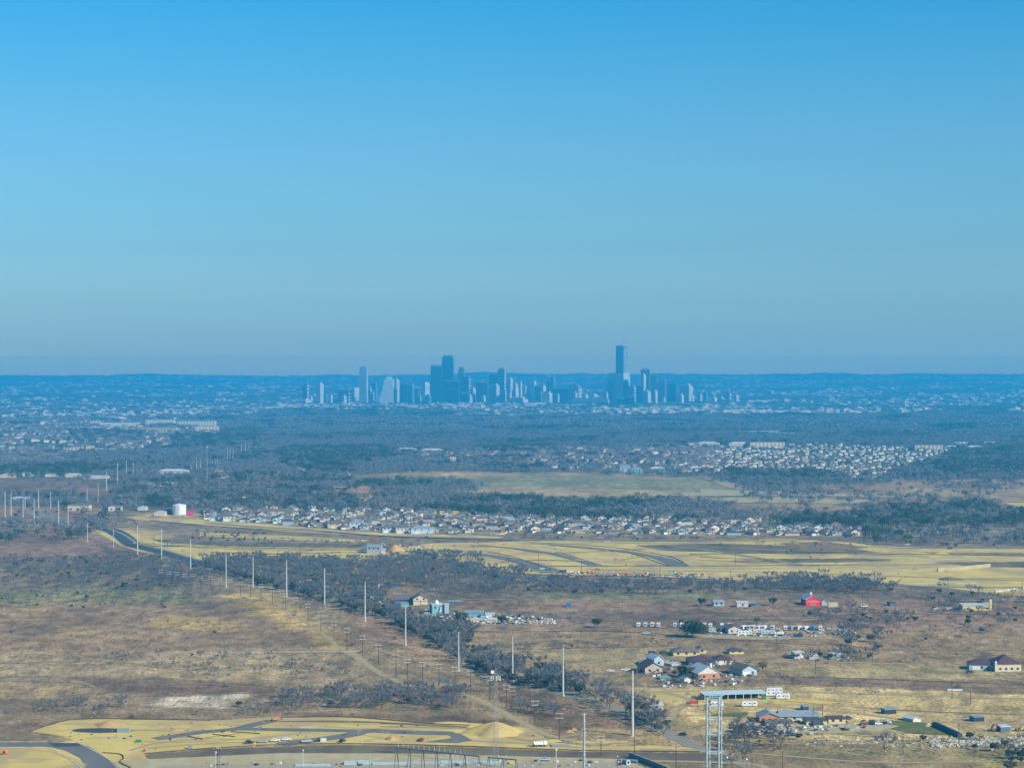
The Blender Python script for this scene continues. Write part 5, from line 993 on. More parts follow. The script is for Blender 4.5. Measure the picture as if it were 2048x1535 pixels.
# bands of trees: polygon, spacing m, share evergreen, size, words
BANDS = [
 ([(396, 1122), (450, 1116), (640, 1122), (770, 1125), (800, 1110), (960, 1112), (965, 1138), (1060, 1148), (1060, 1160), (900, 1162), (820, 1172), (770, 1176), (700, 1166), (560, 1158), (470, 1146)], 8.5, .1, 1.0, 'in the thicket below the middle site'),
 ([(400, 1128), (440, 1132), (560, 1165), (640, 1185), (700, 1200), (760, 1212), (830, 1236), (820, 1252), (760, 1238), (690, 1218), (560, 1180), (430, 1145)], 7, .35, 1.1, 'in the upper lane row'),
 ([(570, 1160), (640, 1160), (780, 1180), (770, 1205), (700, 1198), (600, 1178)], 8, .15, 1.0, 'behind the upper lane row'),
 ([(800, 1232), (860, 1258), (900, 1288), (890, 1303), (850, 1282), (790, 1252)], 6, .3, 1.1, 'at the lane bend below the junk yard'),
 ([(945, 1322), (1000, 1335), (1010, 1350), (960, 1345)], 7, .5, .8, 'beside the lane above the lattice mast'),
 ([(850, 1250), (880, 1248), (940, 1262), (950, 1280), (930, 1300), (890, 1282), (850, 1262)], 7, .25, 1.15, 'around the lane by the farm track'),
 ([(955, 1336), (1000, 1322), (1060, 1338), (1160, 1368), (1240, 1395), (1290, 1425), (1320, 1450), (1290, 1452), (1230, 1420), (1160, 1392), (1080, 1372), (1000, 1358)], 7, .16, 1.15, 'in the lower lane row'),
 ([(1000, 1345), (1060, 1362), (1140, 1380), (1130, 1385), (1050, 1372), (1000, 1358)], 7, .8, .9, 'on the lower lane shady side'),
 ([(1030, 1400), (1100, 1395), (1140, 1420), (1100, 1440), (1040, 1425)], 9, .05, .8, 'among the poles by the lane'), ([(960, 1360), (1000, 1358), (1060, 1385), (1020, 1395), (960, 1385)], 10, .05, .7, 'between wooden poles and lattice mast'),
 ([(830, 1165), (1060, 1160), (1300, 1170), (1480, 1165), (1600, 1160), (1790, 1172), (1780, 1188), (1500, 1186), (1300, 1190), (1050, 1188), (840, 1185)], 9.5, .06, .9, 'in the scrub beyond the farms'),
 ([(1530, 1150), (1760, 1160), (1790, 1180), (1600, 1182), (1500, 1178)], 10, .1, 1.0, 'in the thicket behind the red barn'), ([(1600, 1228), (1700, 1218), (1850, 1235), (1820, 1256), (1640, 1248)], 11, .25, .8, 'in the thicket right of the red barn'),
 ([(1640, 1262), (1740, 1250), (1790, 1270), (1780, 1300), (1750, 1322), (1680, 1322), (1690, 1290)], 12, .15, .9, 'by the tall dark service pole'), ([(1590, 1310), (1740, 1310), (1760, 1325), (1600, 1322)], 11, .3, .7, 'behind the long farm lane'),
 ([(1440, 1478), (1500, 1470), (1560, 1474), (1580, 1500), (1520, 1505), (1450, 1500)], 7, .0, 1.0, 'in the grove below the farm yard'), ([(1455, 1500), (1500, 1502), (1490, 1530), (1460, 1535)], 7, .0, .8, 'on the roadside below the grove'),
 ([(1850, 1180), (2060, 1180), (2060, 1250), (1900, 1250), (1850, 1225)], 17, .25, .8, 'in the scrub at the right edge'), ([(1740, 1250), (2060, 1255), (2060, 1300), (1860, 1290)], 22, .2, .6, 'on the brown slope at right'),
 ([(1980, 1490), (2060, 1480), (2060, 1545), (1990, 1545)], 8, .6, .8, 'in the bottom right green thicket'), ([(1400, 1325), (1500, 1330), (1500, 1345), (1440, 1350), (1400, 1345)], 12, .1, .7, 'around the farm porch'),
 ([(560, 1395), (700, 1385), (820, 1375), (930, 1385), (940, 1408), (880, 1420), (700, 1418), (560, 1425)], 6.5, .02, .8, 'in the thicket above the tan site'), ([(470, 1412), (500, 1405), (580, 1400), (560, 1430), (480, 1432)], 11, .08, .6, 'around the pale dry wash'),
 ([(50, 1405), (200, 1400), (280, 1420), (180, 1440), (60, 1420)], 12, .1, .7, 'above the cul-de-sac'), ([(180, 1308), (480, 1310), (660, 1335), (760, 1352), (640, 1362), (420, 1350), (260, 1345)], 16, .06, .6, 'dotted over the left hillside'),
 ([(0, 1118), (240, 1118), (280, 1130), (380, 1150), (400, 1178), (250, 1180), (100, 1160), (0, 1150)], 8.5, .12, .7, 'in the far left slope thicket'), ([(200, 1100), (400, 1130), (440, 1165), (380, 1175), (250, 1135)], 9, .12, .7, 'below the highway embankment'),
 ([(0, 1150), (450, 1180), (420, 1215), (0, 1222)], 13, .1, .6, 'scattered over the far left slope'), ([(400, 1080), (760, 1085), (760, 1094), (420, 1092)], 16, .1, .5, 'left of the blue-grey farmhouse'), ([(380, 1062), (560, 1070), (540, 1084), (380, 1080)], 15, .6, .55, 'dotted left below the suburb'),
 ([(1030, 1068), (1240, 1070), (1400, 1074), (1400, 1082), (1050, 1078)], 11, .2, .5, 'in the hedge below the suburb'), ([(1500, 1082), (1740, 1090), (1740, 1112), (1450, 1104)], 22, .15, .5, 'on the weedy patch of the middle site'),
 ([(1740, 1070), (2060, 1062), (2060, 1095), (1760, 1092)], 18, .15, .65, 'in the grey scrub right of the suburb'), ([(960, 1268), (1300, 1270), (1330, 1288), (1000, 1300)], 26, .1, .5, 'along the hedge by the oak'), ([(1000, 1296), (1360, 1290), (1360, 1298), (1000, 1304)], 11, .1, .55, 'in the thin field hedge'),
 ([(1300, 1310), (1540, 1340), (1620, 1370), (1300, 1375), (1280, 1350)], 21, .1, .6, 'in the yards around the farm houses'), ([(0, 1012), (200, 1014), (230, 1030), (0, 1035)], 26, .4, .7, 'near the left poles above the highway'), ([(20, 1048), (110, 1046), (120, 1054), (20, 1056)], 9, .6, .5, 'in the dark hedge left of the highway'),
]
BANDS += [([(868, 1292), (900, 1290), (960, 1330), (1004, 1346), (990, 1354), (930, 1330)], 6, .4, .9, 'at the dark lane side above the mast'), ([(930, 1296), (960, 1296), (1010, 1326), (1000, 1338), (960, 1322)], 7, .2, .9, 'on the lane side by the pale pole'), ([(1285, 1430), (1320, 1440), (1345, 1468), (1325, 1472), (1290, 1452)], 6, .4, .9, 'at the lower end of the lane row')]
cand = []
for bi, (poly, spc, ev, sz, words) in enumerate(BANDS):
    ys_ = [P(x, y).y for x, y in poly]; ya, yb = min(ys_), max(ys_); xs_ = [(x - 1024) / F for x, y in poly]
    rng = np.random.default_rng(bi); area = (yb - ya) * (max(xs_) - min(xs_)) * (ya + yb) / 2; n = int(area / spc ** 2)
    y = rng.uniform(ya, yb, n); x = rng.uniform(min(xs_), max(xs_), n) * y; z = H(x, y); px, py = project(x, y, z)
    ok = inpoly(px + 6 * nz(x, y, 19), py + 1.2 * nz(x, y, 23, 3), poly)
    for X_, Y_, Z_, PX in zip(x[ok], y[ok], z[ok], px[ok]): 
        s = sz * rng.uniform(.62, 1.2) * (1 if abs(PX - 1024) < 1040 else .9); cand.append((s / Y_, X_, Y_, Z_, PX, rng.random() < ev, s, words, bi))
cand.sort(key=lambda c: -c[0]); print('near trees', len(cand))
ind = cand[:265]; rest = cand[265:]; cnt = {}
for c in sorted(ind, key=lambda c: (c[8], c[4])):
    _, x, y, z, px, ev, s, words, bi = c; nm = 'evergreen_tree' if ev else 'bare_tree'; k = (bi, ev); cnt[k] = cnt.get(k, 0) + 1
    lab = '%s tree, %s from left %s' % ('dark evergreen' if ev else 'bare', nth(cnt[k]).replace(' ', '-'), words)
    L = ET if ev else BT; plant(L[cnt[k] % len(L)], nm, lab, 'tree', (x, y, z - .1), s * (.85 if ev else .9), 'trees ' + words)
def joined(pair, nm):
    mb = MB(); off = 0
    for me, mi in ((pair[0], 0), (pair[1], 1)):
        mb.add([tuple(v.co) for v in me.vertices], [tuple(p.vertices) for p in me.polygons], mi)
    return mb.mesh(nm, [pair[0].materials[0], pair[1].materials[0]])
for nm, sel, src in (('bare_thicket', False, BT), ('evergreen_thicket', True, ET)):
    q = [c for c in rest if c[5] == sel]
    scatter(nm, [joined(b, nm + '_tree') for b in src], [(c[1], c[2], c[3] - .1) for c in q], [c[6] * .88 for c in q], NR)
# shrubs over the fields
def shrubs():
    x, y = field(930, 2150, 7.5); z = H(x, y); px, py = project(x, y, z)
    dens = .10 + .32 * (nz(x, y, 48, 9) > .25) + .2 * (nz(x, y, 17, 4) > .4)
    NO = [([(0, 1432), (1440, 1430), (1560, 1560), (-20, 1560)], 0.0), ([(560, 1080), (2060, 1076), (2060, 1190), (1060, 1152), (780, 1120)], .03), ([(240, 1030), (1000, 1060), (1000, 1110), (420, 1112), (260, 1090)], .12), ([(1290, 1375), (2060, 1396), (2060, 1475), (1350, 1450)], .05),
          ([(950, 1256), (1700, 1258), (1700, 1278), (950, 1292)], .05), ([(1530, 1326), (2060, 1340), (2060, 1362), (1560, 1352)], .02), ([(1040, 1300), (1400, 1296), (1300, 1345), (1060, 1325)], .03), ([(0, 1300), (500, 1292), (560, 1305), (100, 1325)], .1), ([(0, 1056), (300, 1056), (300, 1118), (0, 1118)], .05), ([(930, 1200), (1600, 1196), (1580, 1225), (930, 1225)], .12)]
    YES = [([(940, 1455), (1330, 1440), (1440, 1520), (1340, 1475), (1000, 1440)], .12), ([(960, 1350), (1300, 1440), (1180, 1470), (1030, 1400)], .5), ([(0, 1355), (900, 1370), (900, 1432), (0, 1440)], .4), ([(1480, 1352), (2060, 1365), (2060, 1392), (1500, 1376)], .2), ([(1560, 1472), (2060, 1466), (2060, 1482), (1560, 1486)], .6), ([(400, 1180), (760, 1230), (880, 1320), (700, 1300), (540, 1200)], .3)]
    for poly, k in NO: dens = np.where(inpoly(px, py, poly), k, dens)
    for poly, k in YES: dens = np.where(inpoly(px, py, poly), k, dens)
    road = np.array([tuple(P(*q)[:2]) for q in LANE])
    m = NR.random(x.shape) < dens
    # keep off the lane
    d = np.full(x.shape, 1e9)
    for a, b in zip(road[:-1], road[1:]):
        t = np.clip(((x - a[0]) * (b[0] - a[0]) + (y - a[1]) * (b[1] - a[1])) / ((b - a) @ (b - a)), 0, 1); d = np.minimum(d, np.hypot(x - a[0] - t * (b[0] - a[0]), y - a[1] - t * (b[1] - a[1])))
    m &= d > 6.5
    x, y, z = x[m], y[m], z[m]; s = NR.uniform(.25, 1.0, len(x)) ** 1.3 * 1.05; g = NR.random(len(x)) < .10
    o = np.argsort(-(s / y)); big = o[:110]; isbig = np.zeros(len(x), bool); isbig[big] = True
    bx_, _ = project(x[big], y[big], z[big]); big = big[np.argsort(bx_)]; k = {True: 0, False: 0}
    for i in big:
        gg = bool(g[i]); k[gg] += 1; side = 'left of the tree-lined lane' if x[i] < np.interp(y[i], road[::-1, 1], road[::-1, 0]) else 'right of the tree-lined lane'
        o_ = link('shrub', (SHG if gg else SHB)[i % 3], None, (x[i], y[i], z[i]), float(R.uniform(0, 6))); o_.scale = (s[i] * 1.15,) * 3
        tag(o_, '%s shrub %s, %s of its colour from left' % ('dark green' if gg else 'bare grey', side, nth(k[gg]).replace(' ', '-')), 'shrub', 'shrubs dotted over the fields')
    for nm, sel, src in (('grey_scrub', ~g & ~isbig, SHB), ('green_scrub', g & ~isbig, SHG)): scatter(nm, src, np.stack([x[sel], y[sel], z[sel]], -1), s[sel], NR); print(nm, sel.sum())
shrubs()

# ------------------------------------------------------------------ poles
STEEL = plain('pale_galvanised_steel', (.50, .53, .50), .6); BLUEST = plain('blue_grey_steel', (.33, .45, .50), .5); WOOD = plain('dark_creosote_wood', (.10, .07, .055), .9); ARM = plain('weathered_crossarm', (.62, .60, .56), .8)
GREY = plain('machine_grey', (.35, .36, .37)); DARK = plain('dark_machine_parts', (.05, .05, .055)); RED = plain('signal_red', (.65, .05, .03)); ORANGE = plain('machine_orange', (.80, .22, .04)); YEL = plain('machine_yellow', (.82, .56, .05)); GRNP = plain('sign_green', (.02, .28, .16))
BLUE = plain('tarp_blue', (.02, .22, .55)); PINK = plain('pink_red_panel', (.72, .06, .16)); RUBBER = plain('tyre_rubber', (.03, .03, .03)); BLK = plain('black_paint', (.03, .032, .036), .3); SILV = plain('silver_paint', (.5, .5, .52), .3); WHP = plain('white_paint', (.84, .84, .83), .35); DBLUE = plain('dark_blue_paint', (.04, .08, .16), .3); PALEB = plain('pale_blue_sheet', (.50, .62, .66)); MAR = plain('maroon_paint', (.30, .04, .05), .35)
MP = [(10, 983, 1034), (22, 983, 1034), (46, 994, 1040), (68, 997, 1046), (77, 977, 1017), (101, 983, 1017), (117, 1000, 1056), (50, 994, 1017), (136, 1010, 1057), (174, 975, 1009), (175, 1045, 1083), (196, 967, 1002), (213, 941, 981), (227, 1058, 1094), (235, 925, 966), (253, 921, 955), (266, 923, 953), (275, 1050, 1112), (283, 935, 952), (323, 1057, 1119), (381, 1078, 1143), (382, 928, 947),
      (393, 917, 947), (401, 917, 947), (425, 921, 940), (431, 919, 939), (435, 917, 937), (440, 917, 937), (452, 1110, 1173), (455, 894, 924), (460, 896, 925), (466, 897, 923), (483, 887, 911), (491, 883, 911), (498, 886, 905), (506, 1113, 1175), (524, 883, 897), (573, 1120, 1192), (649, 1136, 1212), (730, 1163, 1242), (811, 1212, 1290), (917, 1263, 1341), (1025, 1273, 1361), (1126, 1294, 1391), (1265, 1340, 1470)]
poleproto = None
def steel_pole(x, top, base, lab, i):
    p = P(x, base); h = (base - top) * p.y / F
    t = thing('steel_transmission_pole', lab, 'utility pole', p, .9, 'pale steel poles of the transmission line')
    rad = max(.38, .62 * h / 32) * (1.15 if p.y > 2500 else 1)
    MB().tube((0, 0, -.5), (0, 0, h), rad * 1.25, rad * .62, 10).obj('shaft', STEEL, t)
    MB().tube((0, 0, -.4), (0, 0, .5), rad * 1.9, rad * 1.9, 10).obj('foundation', CONC, t)
    if p.y < 2300:
        am = MB().tube((0, 0, 0), (1.6, 0, .25), .09, .05, 4).mesh('insulator_arm', ARM)
        for j, z in enumerate((.97, .88, .79)):
            a = link('insulator_arm', am, t, (0, 0, h * z), math.pi * (j % 2)); 
for i, (x, a, b) in enumerate(MP): steel_pole(x, a, b, 'pale steel transmission pole, %s from the left of the whole line' % nth(i + 1), i)
WP = [(322, 1138, 1170), (338, 1142, 1171), (354, 1143, 1171), (370, 1147, 1172), (384, 1147, 1173), (402, 1150, 1178), (421, 1152, 1177), (440, 1156, 1182), (460, 1158, 1187), (481, 1163, 1191), (501, 1163, 1194), (522, 1167, 1199), (545, 1174, 1208), (566, 1186, 1219), (571, 1184, 1220), (592, 1193, 1230), (616, 1206, 1242), (642, 1221, 1262), (668, 1241, 1280), (694, 1254, 1300), (725, 1269, 1311), (757, 1288, 1329), (792, 1307, 1355), (815, 1316, 1357), (845, 1322, 1365), (878, 1326, 1371), (910, 1332, 1377), (941, 1339, 1386), (980, 1350, 1397), (1013, 1368, 1414), (1024, 1371, 1418), (1070, 1399, 1448), (1119, 1424, 1478), (1202, 1470, 1512), (1352, 1487, 1538)]
for i, (x, a, b) in enumerate(WP):
    p = P(x, b); h = (b - a) * p.y / F; t = thing('wooden_power_pole', 'dark wooden power pole with two pale crossarms, %s from the left' % nth(i + 1), 'utility pole', p, R.uniform(-.15, .15), 'wooden poles with crossarms')
    MB().tube((0, 0, -.4), (0, 0, h), .24, .16, 7).obj('pole', WOOD, t); am = MB().box(-1.9, 1.9, -.3, -.12, -.12, .12).mesh('crossarm', ARM)
    link('crossarm', am, t, (0, 0, h * .965)); link('crossarm', am, t, (0, 0, h * .80))
    ins = MB()
    for q in (-1.7, -.9, .9, 1.7): ins.tube((q, -.2, .14), (q, -.2, .5), .07, .07, 5)
    im = ins.mesh('insulator_row', ARM); link('insulator_row', im, t, (0, 0, h * .965), kind='stuff'); link('insulator_row', im, t, (0, 0, h * .80), kind='stuff')
SPOLES = [(1320, 1130, 1157), (1461, 1140, 1168), (1601, 1143, 1166), (1749, 1150, 1180), (1896, 1155, 1190), (2044, 1160, 1190), (1725, 1188, 1224), (1745, 1297, 1323), (1631, 1320, 1347), (1904, 1362, 1398), (1941, 1380, 1408), (1627, 1415, 1440), (1645, 1408, 1440), (1918, 1445, 1490), (1806, 1464, 1508), (1565, 1500, 1540), (1504, 1515, 1548), (1957, 1200, 1224), (1910, 1225, 1248), (1869, 1198, 1214), (1878, 1198, 1214), (1791, 1208, 1224), (1793, 1230, 1252), (1269, 1395, 1512), (1163, 1118, 1142), (1077, 1108, 1137), (1656, 1296, 1316), (1248, 1228, 1252), (1553, 1262, 1282), (1471, 1100, 1128)]
for i, (x, a, b) in enumerate(SPOLES):
    p = P(x, b); h = (b - a) * p.y / F; t = thing('service_pole', '%s of the plain dark service poles from the left' % nth(sorted(SPOLES).index((x, a, b)) + 1), 'utility pole', p, R.uniform(-.5, .5), 'plain dark service poles')
    MB().tube((0, 0, -.4), (0, 0, h), .2, .13, 6).obj('pole', WOOD, t); MB().box(-.8, .8, -.22, -.1, h - .7, h - .5).obj('crossarm', WOOD, t)
# light posts and short poles of the substation and road
for (x, a, b, m, r_, lab) in [(1112, 1500, 1570, plain('yellowed_pole', (.62, .60, .42)), .22, 'yellowish plain pole on the gravel yard'), (606, 1500, 1531, ARM, .14, 'white slender pole standing at the edge of the gravel yard'), (739, 1514, 1560, GRNP, .12, 'green slender pole beside the pale blue containers'), (431, 1505, 1550, STEEL, .2, 'short pale pole left of the small lattice post'),
                           (1235, 1512, 1545, WOOD, .12, 'short dark post right of the gravel yard'), (1806 - 36, 1502, 1512, WOOD, .1, 'short post below the lawn'), (382 + 32, 895, 968, BLUEST, .5, 'tallest far mast with a light head, above the woods at left')]:
    p = P(x, b); h = (b - a) * p.y / F; t = thing('pole', lab, 'pole', p); MB().tube((0, 0, -.4), (0, 0, h), r_, r_ * .7, 7).obj('shaft', m, t); MB().tube((0, 0, h), (0, 0, h + r_ * 4), r_ * 2.6, r_ * 2.4, 7).obj('head', ARM, t)
for (x, a, b, lab) in [(1454, 1513, 1552, 'left street lamp with a white globe by the lane'), (1493, 1517, 1556, 'right street lamp with a white globe by the lane')]:
    p = P(x, b); h = (b - a) * p.y / F; t = thing('street_lamp', lab, 'street lamp', p); MB().tube((0, 0, -.4), (0, 0, h - .5), .09, .06, 6).obj('post', DARK, t)
    g = MB(); 
    for j in range(4):
        a0, a1 = -math.pi / 2 + math.pi * j / 4, -math.pi / 2 + math.pi * (j + 1) / 4; g.tube((0, 0, h - .1 + .45 * math.sin(a0)), (0, 0, h - .1 + .45 * math.sin(a1)), .45 * math.cos(a0) + .01, .45 * math.cos(a1) + .01, 8)
    g.obj('globe', WHP, t)
# tall tubular pole at the bottom
p = P(1168, 1592); h = (1592 - 1425) * p.y / F; t = thing('blue_steel_pole', 'thick blue-grey steel pole with small brackets rising from the gravel yard', 'utility pole', p)
MB().tube((0, 0, 0), (0, 0, h), .62, .42, 12).obj('shaft', BLUEST, t); bm = MB().box(-1.05, 1.05, -.12, .12, -.14, .14).mesh('bracket', STEEL)
for z in (.985, .81, .77, .73, .60, .45): link('bracket', bm, t, (0, 0, h * z), .2 * z)
for z in (.9, .68, .5): MB().tube((0, 0, h * z), (0, 0, h * z + .3), .68, .68, 12).obj('flange', STEEL, t)
# four-legged tubular tower
def frame_tower():
    D = 830; z0 = 0; ztop = CH - (1391 - HY) * D / F; t = thing('four_leg_steel_tower', 'pale blue tubular tower of four legs tied by rings of beams', 'steel tower', ((1428.5 - 1024) / F * D, D, 0))
    X = lambda px: (px - 1428.5) / F * D
    legs = [(X(1412.5), -2.6), (X(1420.5), 2.6), (X(1436.5), -2.4), (X(1444.5), 2.8)]
    for i, (x, y) in enumerate(legs):
        l = MB(); l.tube((x, y, z0), (x, y, ztop), .46 if i % 2 == 0 else .38, .40 if i % 2 == 0 else .33, 10); lo = l.obj('leg', BLUEST, t)
        fm = MB().tube((0, 0, 0), (0, 0, .35), .62, .62, 10).mesh('flange', STEEL)
        for z in (.12, .34, .56, .72, .86): link('flange', fm, lo, (x, y, ztop * z))
    for zpx in (1396, 1410, 1437.5, 1466, 1505):
        z = CH - (zpx - HY) * D / F; a, b, c, d = legs
        rg = thing('ring', None, None); rg['label'] = 'ring of four beams'; del rg['label']; rg.parent = t
        for (p_, q_) in ((a, c), (b, d), (a, b), (c, d)): MB().tube((*p_, z), (*q_, z), .26, .26, 8).obj('beam', BLUEST, rg)
    MB().box(legs[0][0] - .8, legs[3][0] + .8, -.5, .5, ztop, ztop + .5).obj('top_beam', BLUEST, t)
frame_tower()
# radio mast
def radio():
    p = P(991, 1532); h = (1532 - 1337) * p.y / F; t = thing('lattice_radio_mast', 'grey lattice radio mast with white dish and panel antennas on top', 'radio mast', p)
    wb, wt = 1.65, .85; pts = [(math.cos(a), math.sin(a)) for a in (.3, .3 + 2.094, .3 + 4.189)]
    at = lambda k, z: (pts[k][0] * (wb + (wt - wb) * z / h), pts[k][1] * (wb + (wt - wb) * z / h), z)
    for k in range(3): MB().tube(at(k, 0), at(k, h), .07, .05, 5).obj('leg', GREY, t)
    n = 26; br = MB()
    for i in range(n):
        z0, z1 = h * i / n, h * (i + 1) / n
        for k in range(3):
            br.tube(at(k, z0), at((k + 1) % 3, z1), .032, .032, 3, caps=False); br.tube(at((k + 1) % 3, z0), at(k, z1), .032, .032, 3, caps=False); br.tube(at(k, z1), at((k + 1) % 3, z1), .03, .03, 3, caps=False)
    br.obj('bracing', GREY, t, kind='stuff')
    MB().tube((-1.3, -.6, h - 1.2), (-1.3, -.2, h - 1.2), .85, .7, 12).obj('white_dish', WHP, t)
    pm = MB().box(-.16, .16, -.08, .08, -1.0, 1.0).mesh('panel_antenna', WHP)
    for (x, y, z) in ((-1.9, 0, 4), (2.1, 0, 4.2), (.4, -1.4, 4), (-1, 1.2, 4), (1.2, 1.2, 4), (2.0, -.5, 4.1)): link('panel_antenna', pm, t, (x, y, h - z))
    for z in (3.4, 4.6): MB().tube((-2, 0, h - z), (2.2, 0, h - z), .06, .06, 4).obj('antenna_bar', STEEL, t)
    MB().tube((0, 0, h), (0, 0, h + 1.6), .05, .03, 4).obj('rod', STEEL, t)
    p = P(437, 1552); h = (1552 - 1495) * p.y / F; t = thing('small_lattice_post', 'short dark lattice post left of the parked cars', 'lattice post', p)
    for (x, y) in ((-.4, -.4), (.4, -.4), (.4, .4), (-.4, .4)): MB().tube((x, y, 0), (x, y, h), .06, .06, 4).obj('leg', DARK, t)
    br = MB(); [br.tube((-.4, -.4, z), (.4, -.4, z + .7), .04, .04, 3) for z in np.arange(0, h - 1, .8)]; br.obj('bracing', DARK, t, kind='stuff'); MB().box(-1, 1, -.3, .3, h, h + .3).obj('top_bar', STEEL, t)
radio()
# substation gantries
def gantry(x0, y0, x1, y1, xs, lab, spikes):
    D0, D1 = 877, 877 * (y0 - HY) / (y1 - HY); zb = CH - (y0 - HY) * D0 / F
    A = Vector(((x0 - 1024) / F * D0, D0, 0)); B = Vector(((x1 - 1024) / F * D1, D1, 0)); t = thing('substation_gantry', lab, 'gantry', A); L = B - A; u = L.normalized()
    MB().tube((0, 0, zb), (L.x, L.y, zb), .36, .36, 6).obj('beam', plain('dark_gantry_steel', (.17, .19, .21)), t)
    for x in xs:
        s = (x - x0) / (x1 - x0); c = L * s; f = thing('a_frame', None, None); f.parent = t; f.location = c
        for sg in (-1, 1): MB().tube((sg * 1.25, sg * .5, 0), (sg * .1, 0, zb + .2), .22, .17, 5).obj('leg', plain('dark_gantry_steel', (.17, .19, .21)), f)
        MB().tube((-.75, 0, zb * .4), (.75, 0, zb * .4), .08, .08, 4).obj('tie', GREY, f); MB().tube((0, 0, zb), (0, 0, zb + 2.4), .07, .04, 4).obj('rod', GREY, f)
    im = MB().tube((0, 0, .2), (0, 0, 1.7), .11, .09, 6).mesh('insulator', ARM)
    for i in range(spikes):
        c = L * ((i + .35) / spikes * .82); link('insulator', im, t, (c.x, c.y, zb)); link('insulator', im, t, (c.x, c.y, zb - 2.0))
gantry(793, 1494, 958, 1512, (793, 819, 846.5, 874, 901.5, 930, 958), 'long row of A-frames carrying a sloping beam with insulators', 13)
gantry(977, 1514, 1033, 1519, (977, 1005, 1033), 'short three-legged gantry right of the long one', 3)
# low pale blue containers, pipes, wall
def cont(name, x0, x1, py, hpx, dep, m, lab, cat, rz=0, roof=None):
    p, w = hpix(x0, x1, py); h = hpx * p.y / F; t = thing(name, lab, cat, p, rz); MB().box(-w / 2, w / 2, 0, dep, .15, h).obj('body', m, t); MB().box(-w / 2 - .08, w / 2 + .08, -.08, dep + .08, h + .005, h + .15).obj('lid', roof or m, t)
    rm = MB().box(-.05, .05, -.06, -.002, .2, h - .05).mesh('rib', m); n = max(2, min(24, int(w / 1.2)))
    for i in range(n): link('rib', rm, t, (-w / 2 + w * (i + .5) / n, 0, 0))
    MB().box(-w / 2, w / 2, .1, dep - .1, -.6, .14).obj('base', DARK, t); return t
C_ = [('equipment_container', 688, 713, 1529, 6, 2.6, PALEB, 'left pale blue ribbed container on the gravel yard', 'container'), ('equipment_container', 716, 741, 1528.5, 7, 2.6, PALEB, 'right pale blue ribbed container on the gravel yard', 'container'), ('pipe_stack', 590, 660, 1532, 2.5, 3, PALEB, 'low pale blue sheet stack left of the white pole', 'sheet stack'), ('pipe_stack', 745, 812, 1529, 3, 3, PALEB, 'low pale sheet stack right of the containers', 'sheet stack'),
      ('pipe_stack', 812, 880, 1528, 3, 3, STEEL, 'low steel stack under the left gantry frames', 'sheet stack'), ('pipe_stack', 882, 960, 1527, 4, 3, PALEB, 'low pale blue stack under the right gantry frames', 'sheet stack'), ('pipe_stack', 962, 1000, 1528, 4, 3, PALEB, 'low pale blue stack under the radio mast', 'sheet stack'), ('site_tank', 1018, 1028, 1527, 5, 2.5, YEL, 'yellow box beside the short gantry', 'box'),
      ('blue_container', 234, 259, 1464, 6, 3, plain('grey_blue_panels', (.25, .36, .42)), 'grey-blue container beside the dark cul-de-sac', 'container'), ('site_box', 376, 384, 1497, 7, 1.8, GREY, 'grey upright box on the silt line', 'box'), ('site_box', 271, 281, 1484, 4, 2, GRNP, 'small green box in the tan lots', 'box'), ('site_box', 641, 652, 1483, 6, 2.4, WHP, 'white box beside the dark generator', 'box'), ('generator', 633, 640, 1483, 5, 2.4, DARK, 'dark generator left of the white box', 'generator'),
      ('cream_container', 1657, 1676, 1214, 9, 3, WALLS['cream'], 'cream storage container right of the red barn', 'container'), ('blue_tarp_box', 1132, 1142, 1212, 6, 4, BLUE, 'bright blue box alone in the brown field', 'box'), ('pink_container', 372, 386, 1031, 9, 4, PINK, 'pink-red container beside the white water tank', 'container'), ('green_barrel', 1524, 1533, 1398, 6, 2, GRNP, 'green skip in front of the long open barn', 'skip'),
      ('junk_container', 970, 988, 1231, 6, 3, PALEB, 'pale container at the right end of the junk yard shed', 'container'), ('white_sheet_pile', 1895, 1925, 1381, 2.5, 2, WHP, 'white sheets lying in the dark field', 'sheet pile'), ('site_box', 1072, 1084, 1490, 4, 3, STEEL, 'pale flat trailer left of the mixer truck', 'trailer'), ('site_pallets', 1104, 1138, 1493, 2.6, 4, GREY, 'grey stack of pallets right of the mixer truck', 'pallets'),
      ('hay_shed', 1380, 1396, 1405 + 2, 5, 3, RED, 'small red stand beside the open barn lane', 'stand'), ('orange_skip', 1242, 1256, 1147, 3, 3, ORANGE, 'orange pipe bundle on the middle site', 'pipe bundle')]
for c in C_: cont(*c)
p = P(1256, 1528); t = thing('concrete_culvert', 'blue-shadowed culvert pipe with a pale ring end', 'culvert pipe', p, .25)
def pipe(t, x0, x1, r, z): 
    n = 14; mb = MB(); ri = r * .68
    for i in range(n):
        a0, a1 = 6.2832 * i / n, 6.2832 * (i + 1) / n; P4 = lambda rr, a, x: (x, rr * math.cos(a), z + rr * math.sin(a))
        mb.add([P4(r, a0, x0), P4(r, a1, x0), P4(r, a1, x1), P4(r, a0, x1)], [(0, 1, 2, 3)]); mb.add([P4(ri, a0, x0), P4(ri, a1, x0), P4(ri, a1, x1), P4(ri, a0, x1)], [(3, 2, 1, 0)])
        for x in (x0, x1): mb.add([P4(r, a0, x), P4(r, a1, x), P4(ri, a1, x), P4(ri, a0, x)], [(0, 1, 2, 3)])
    return mb
pipe(t, -3.4, 0, 1.0, 1.0).obj('barrel', plain('blue_pipe_coating', (.20, .30, .42)), t); pipe(t, .02, .35, 1.12, 1.0).obj('end_ring', WHP, t); t.rotation_euler.z = -1.0
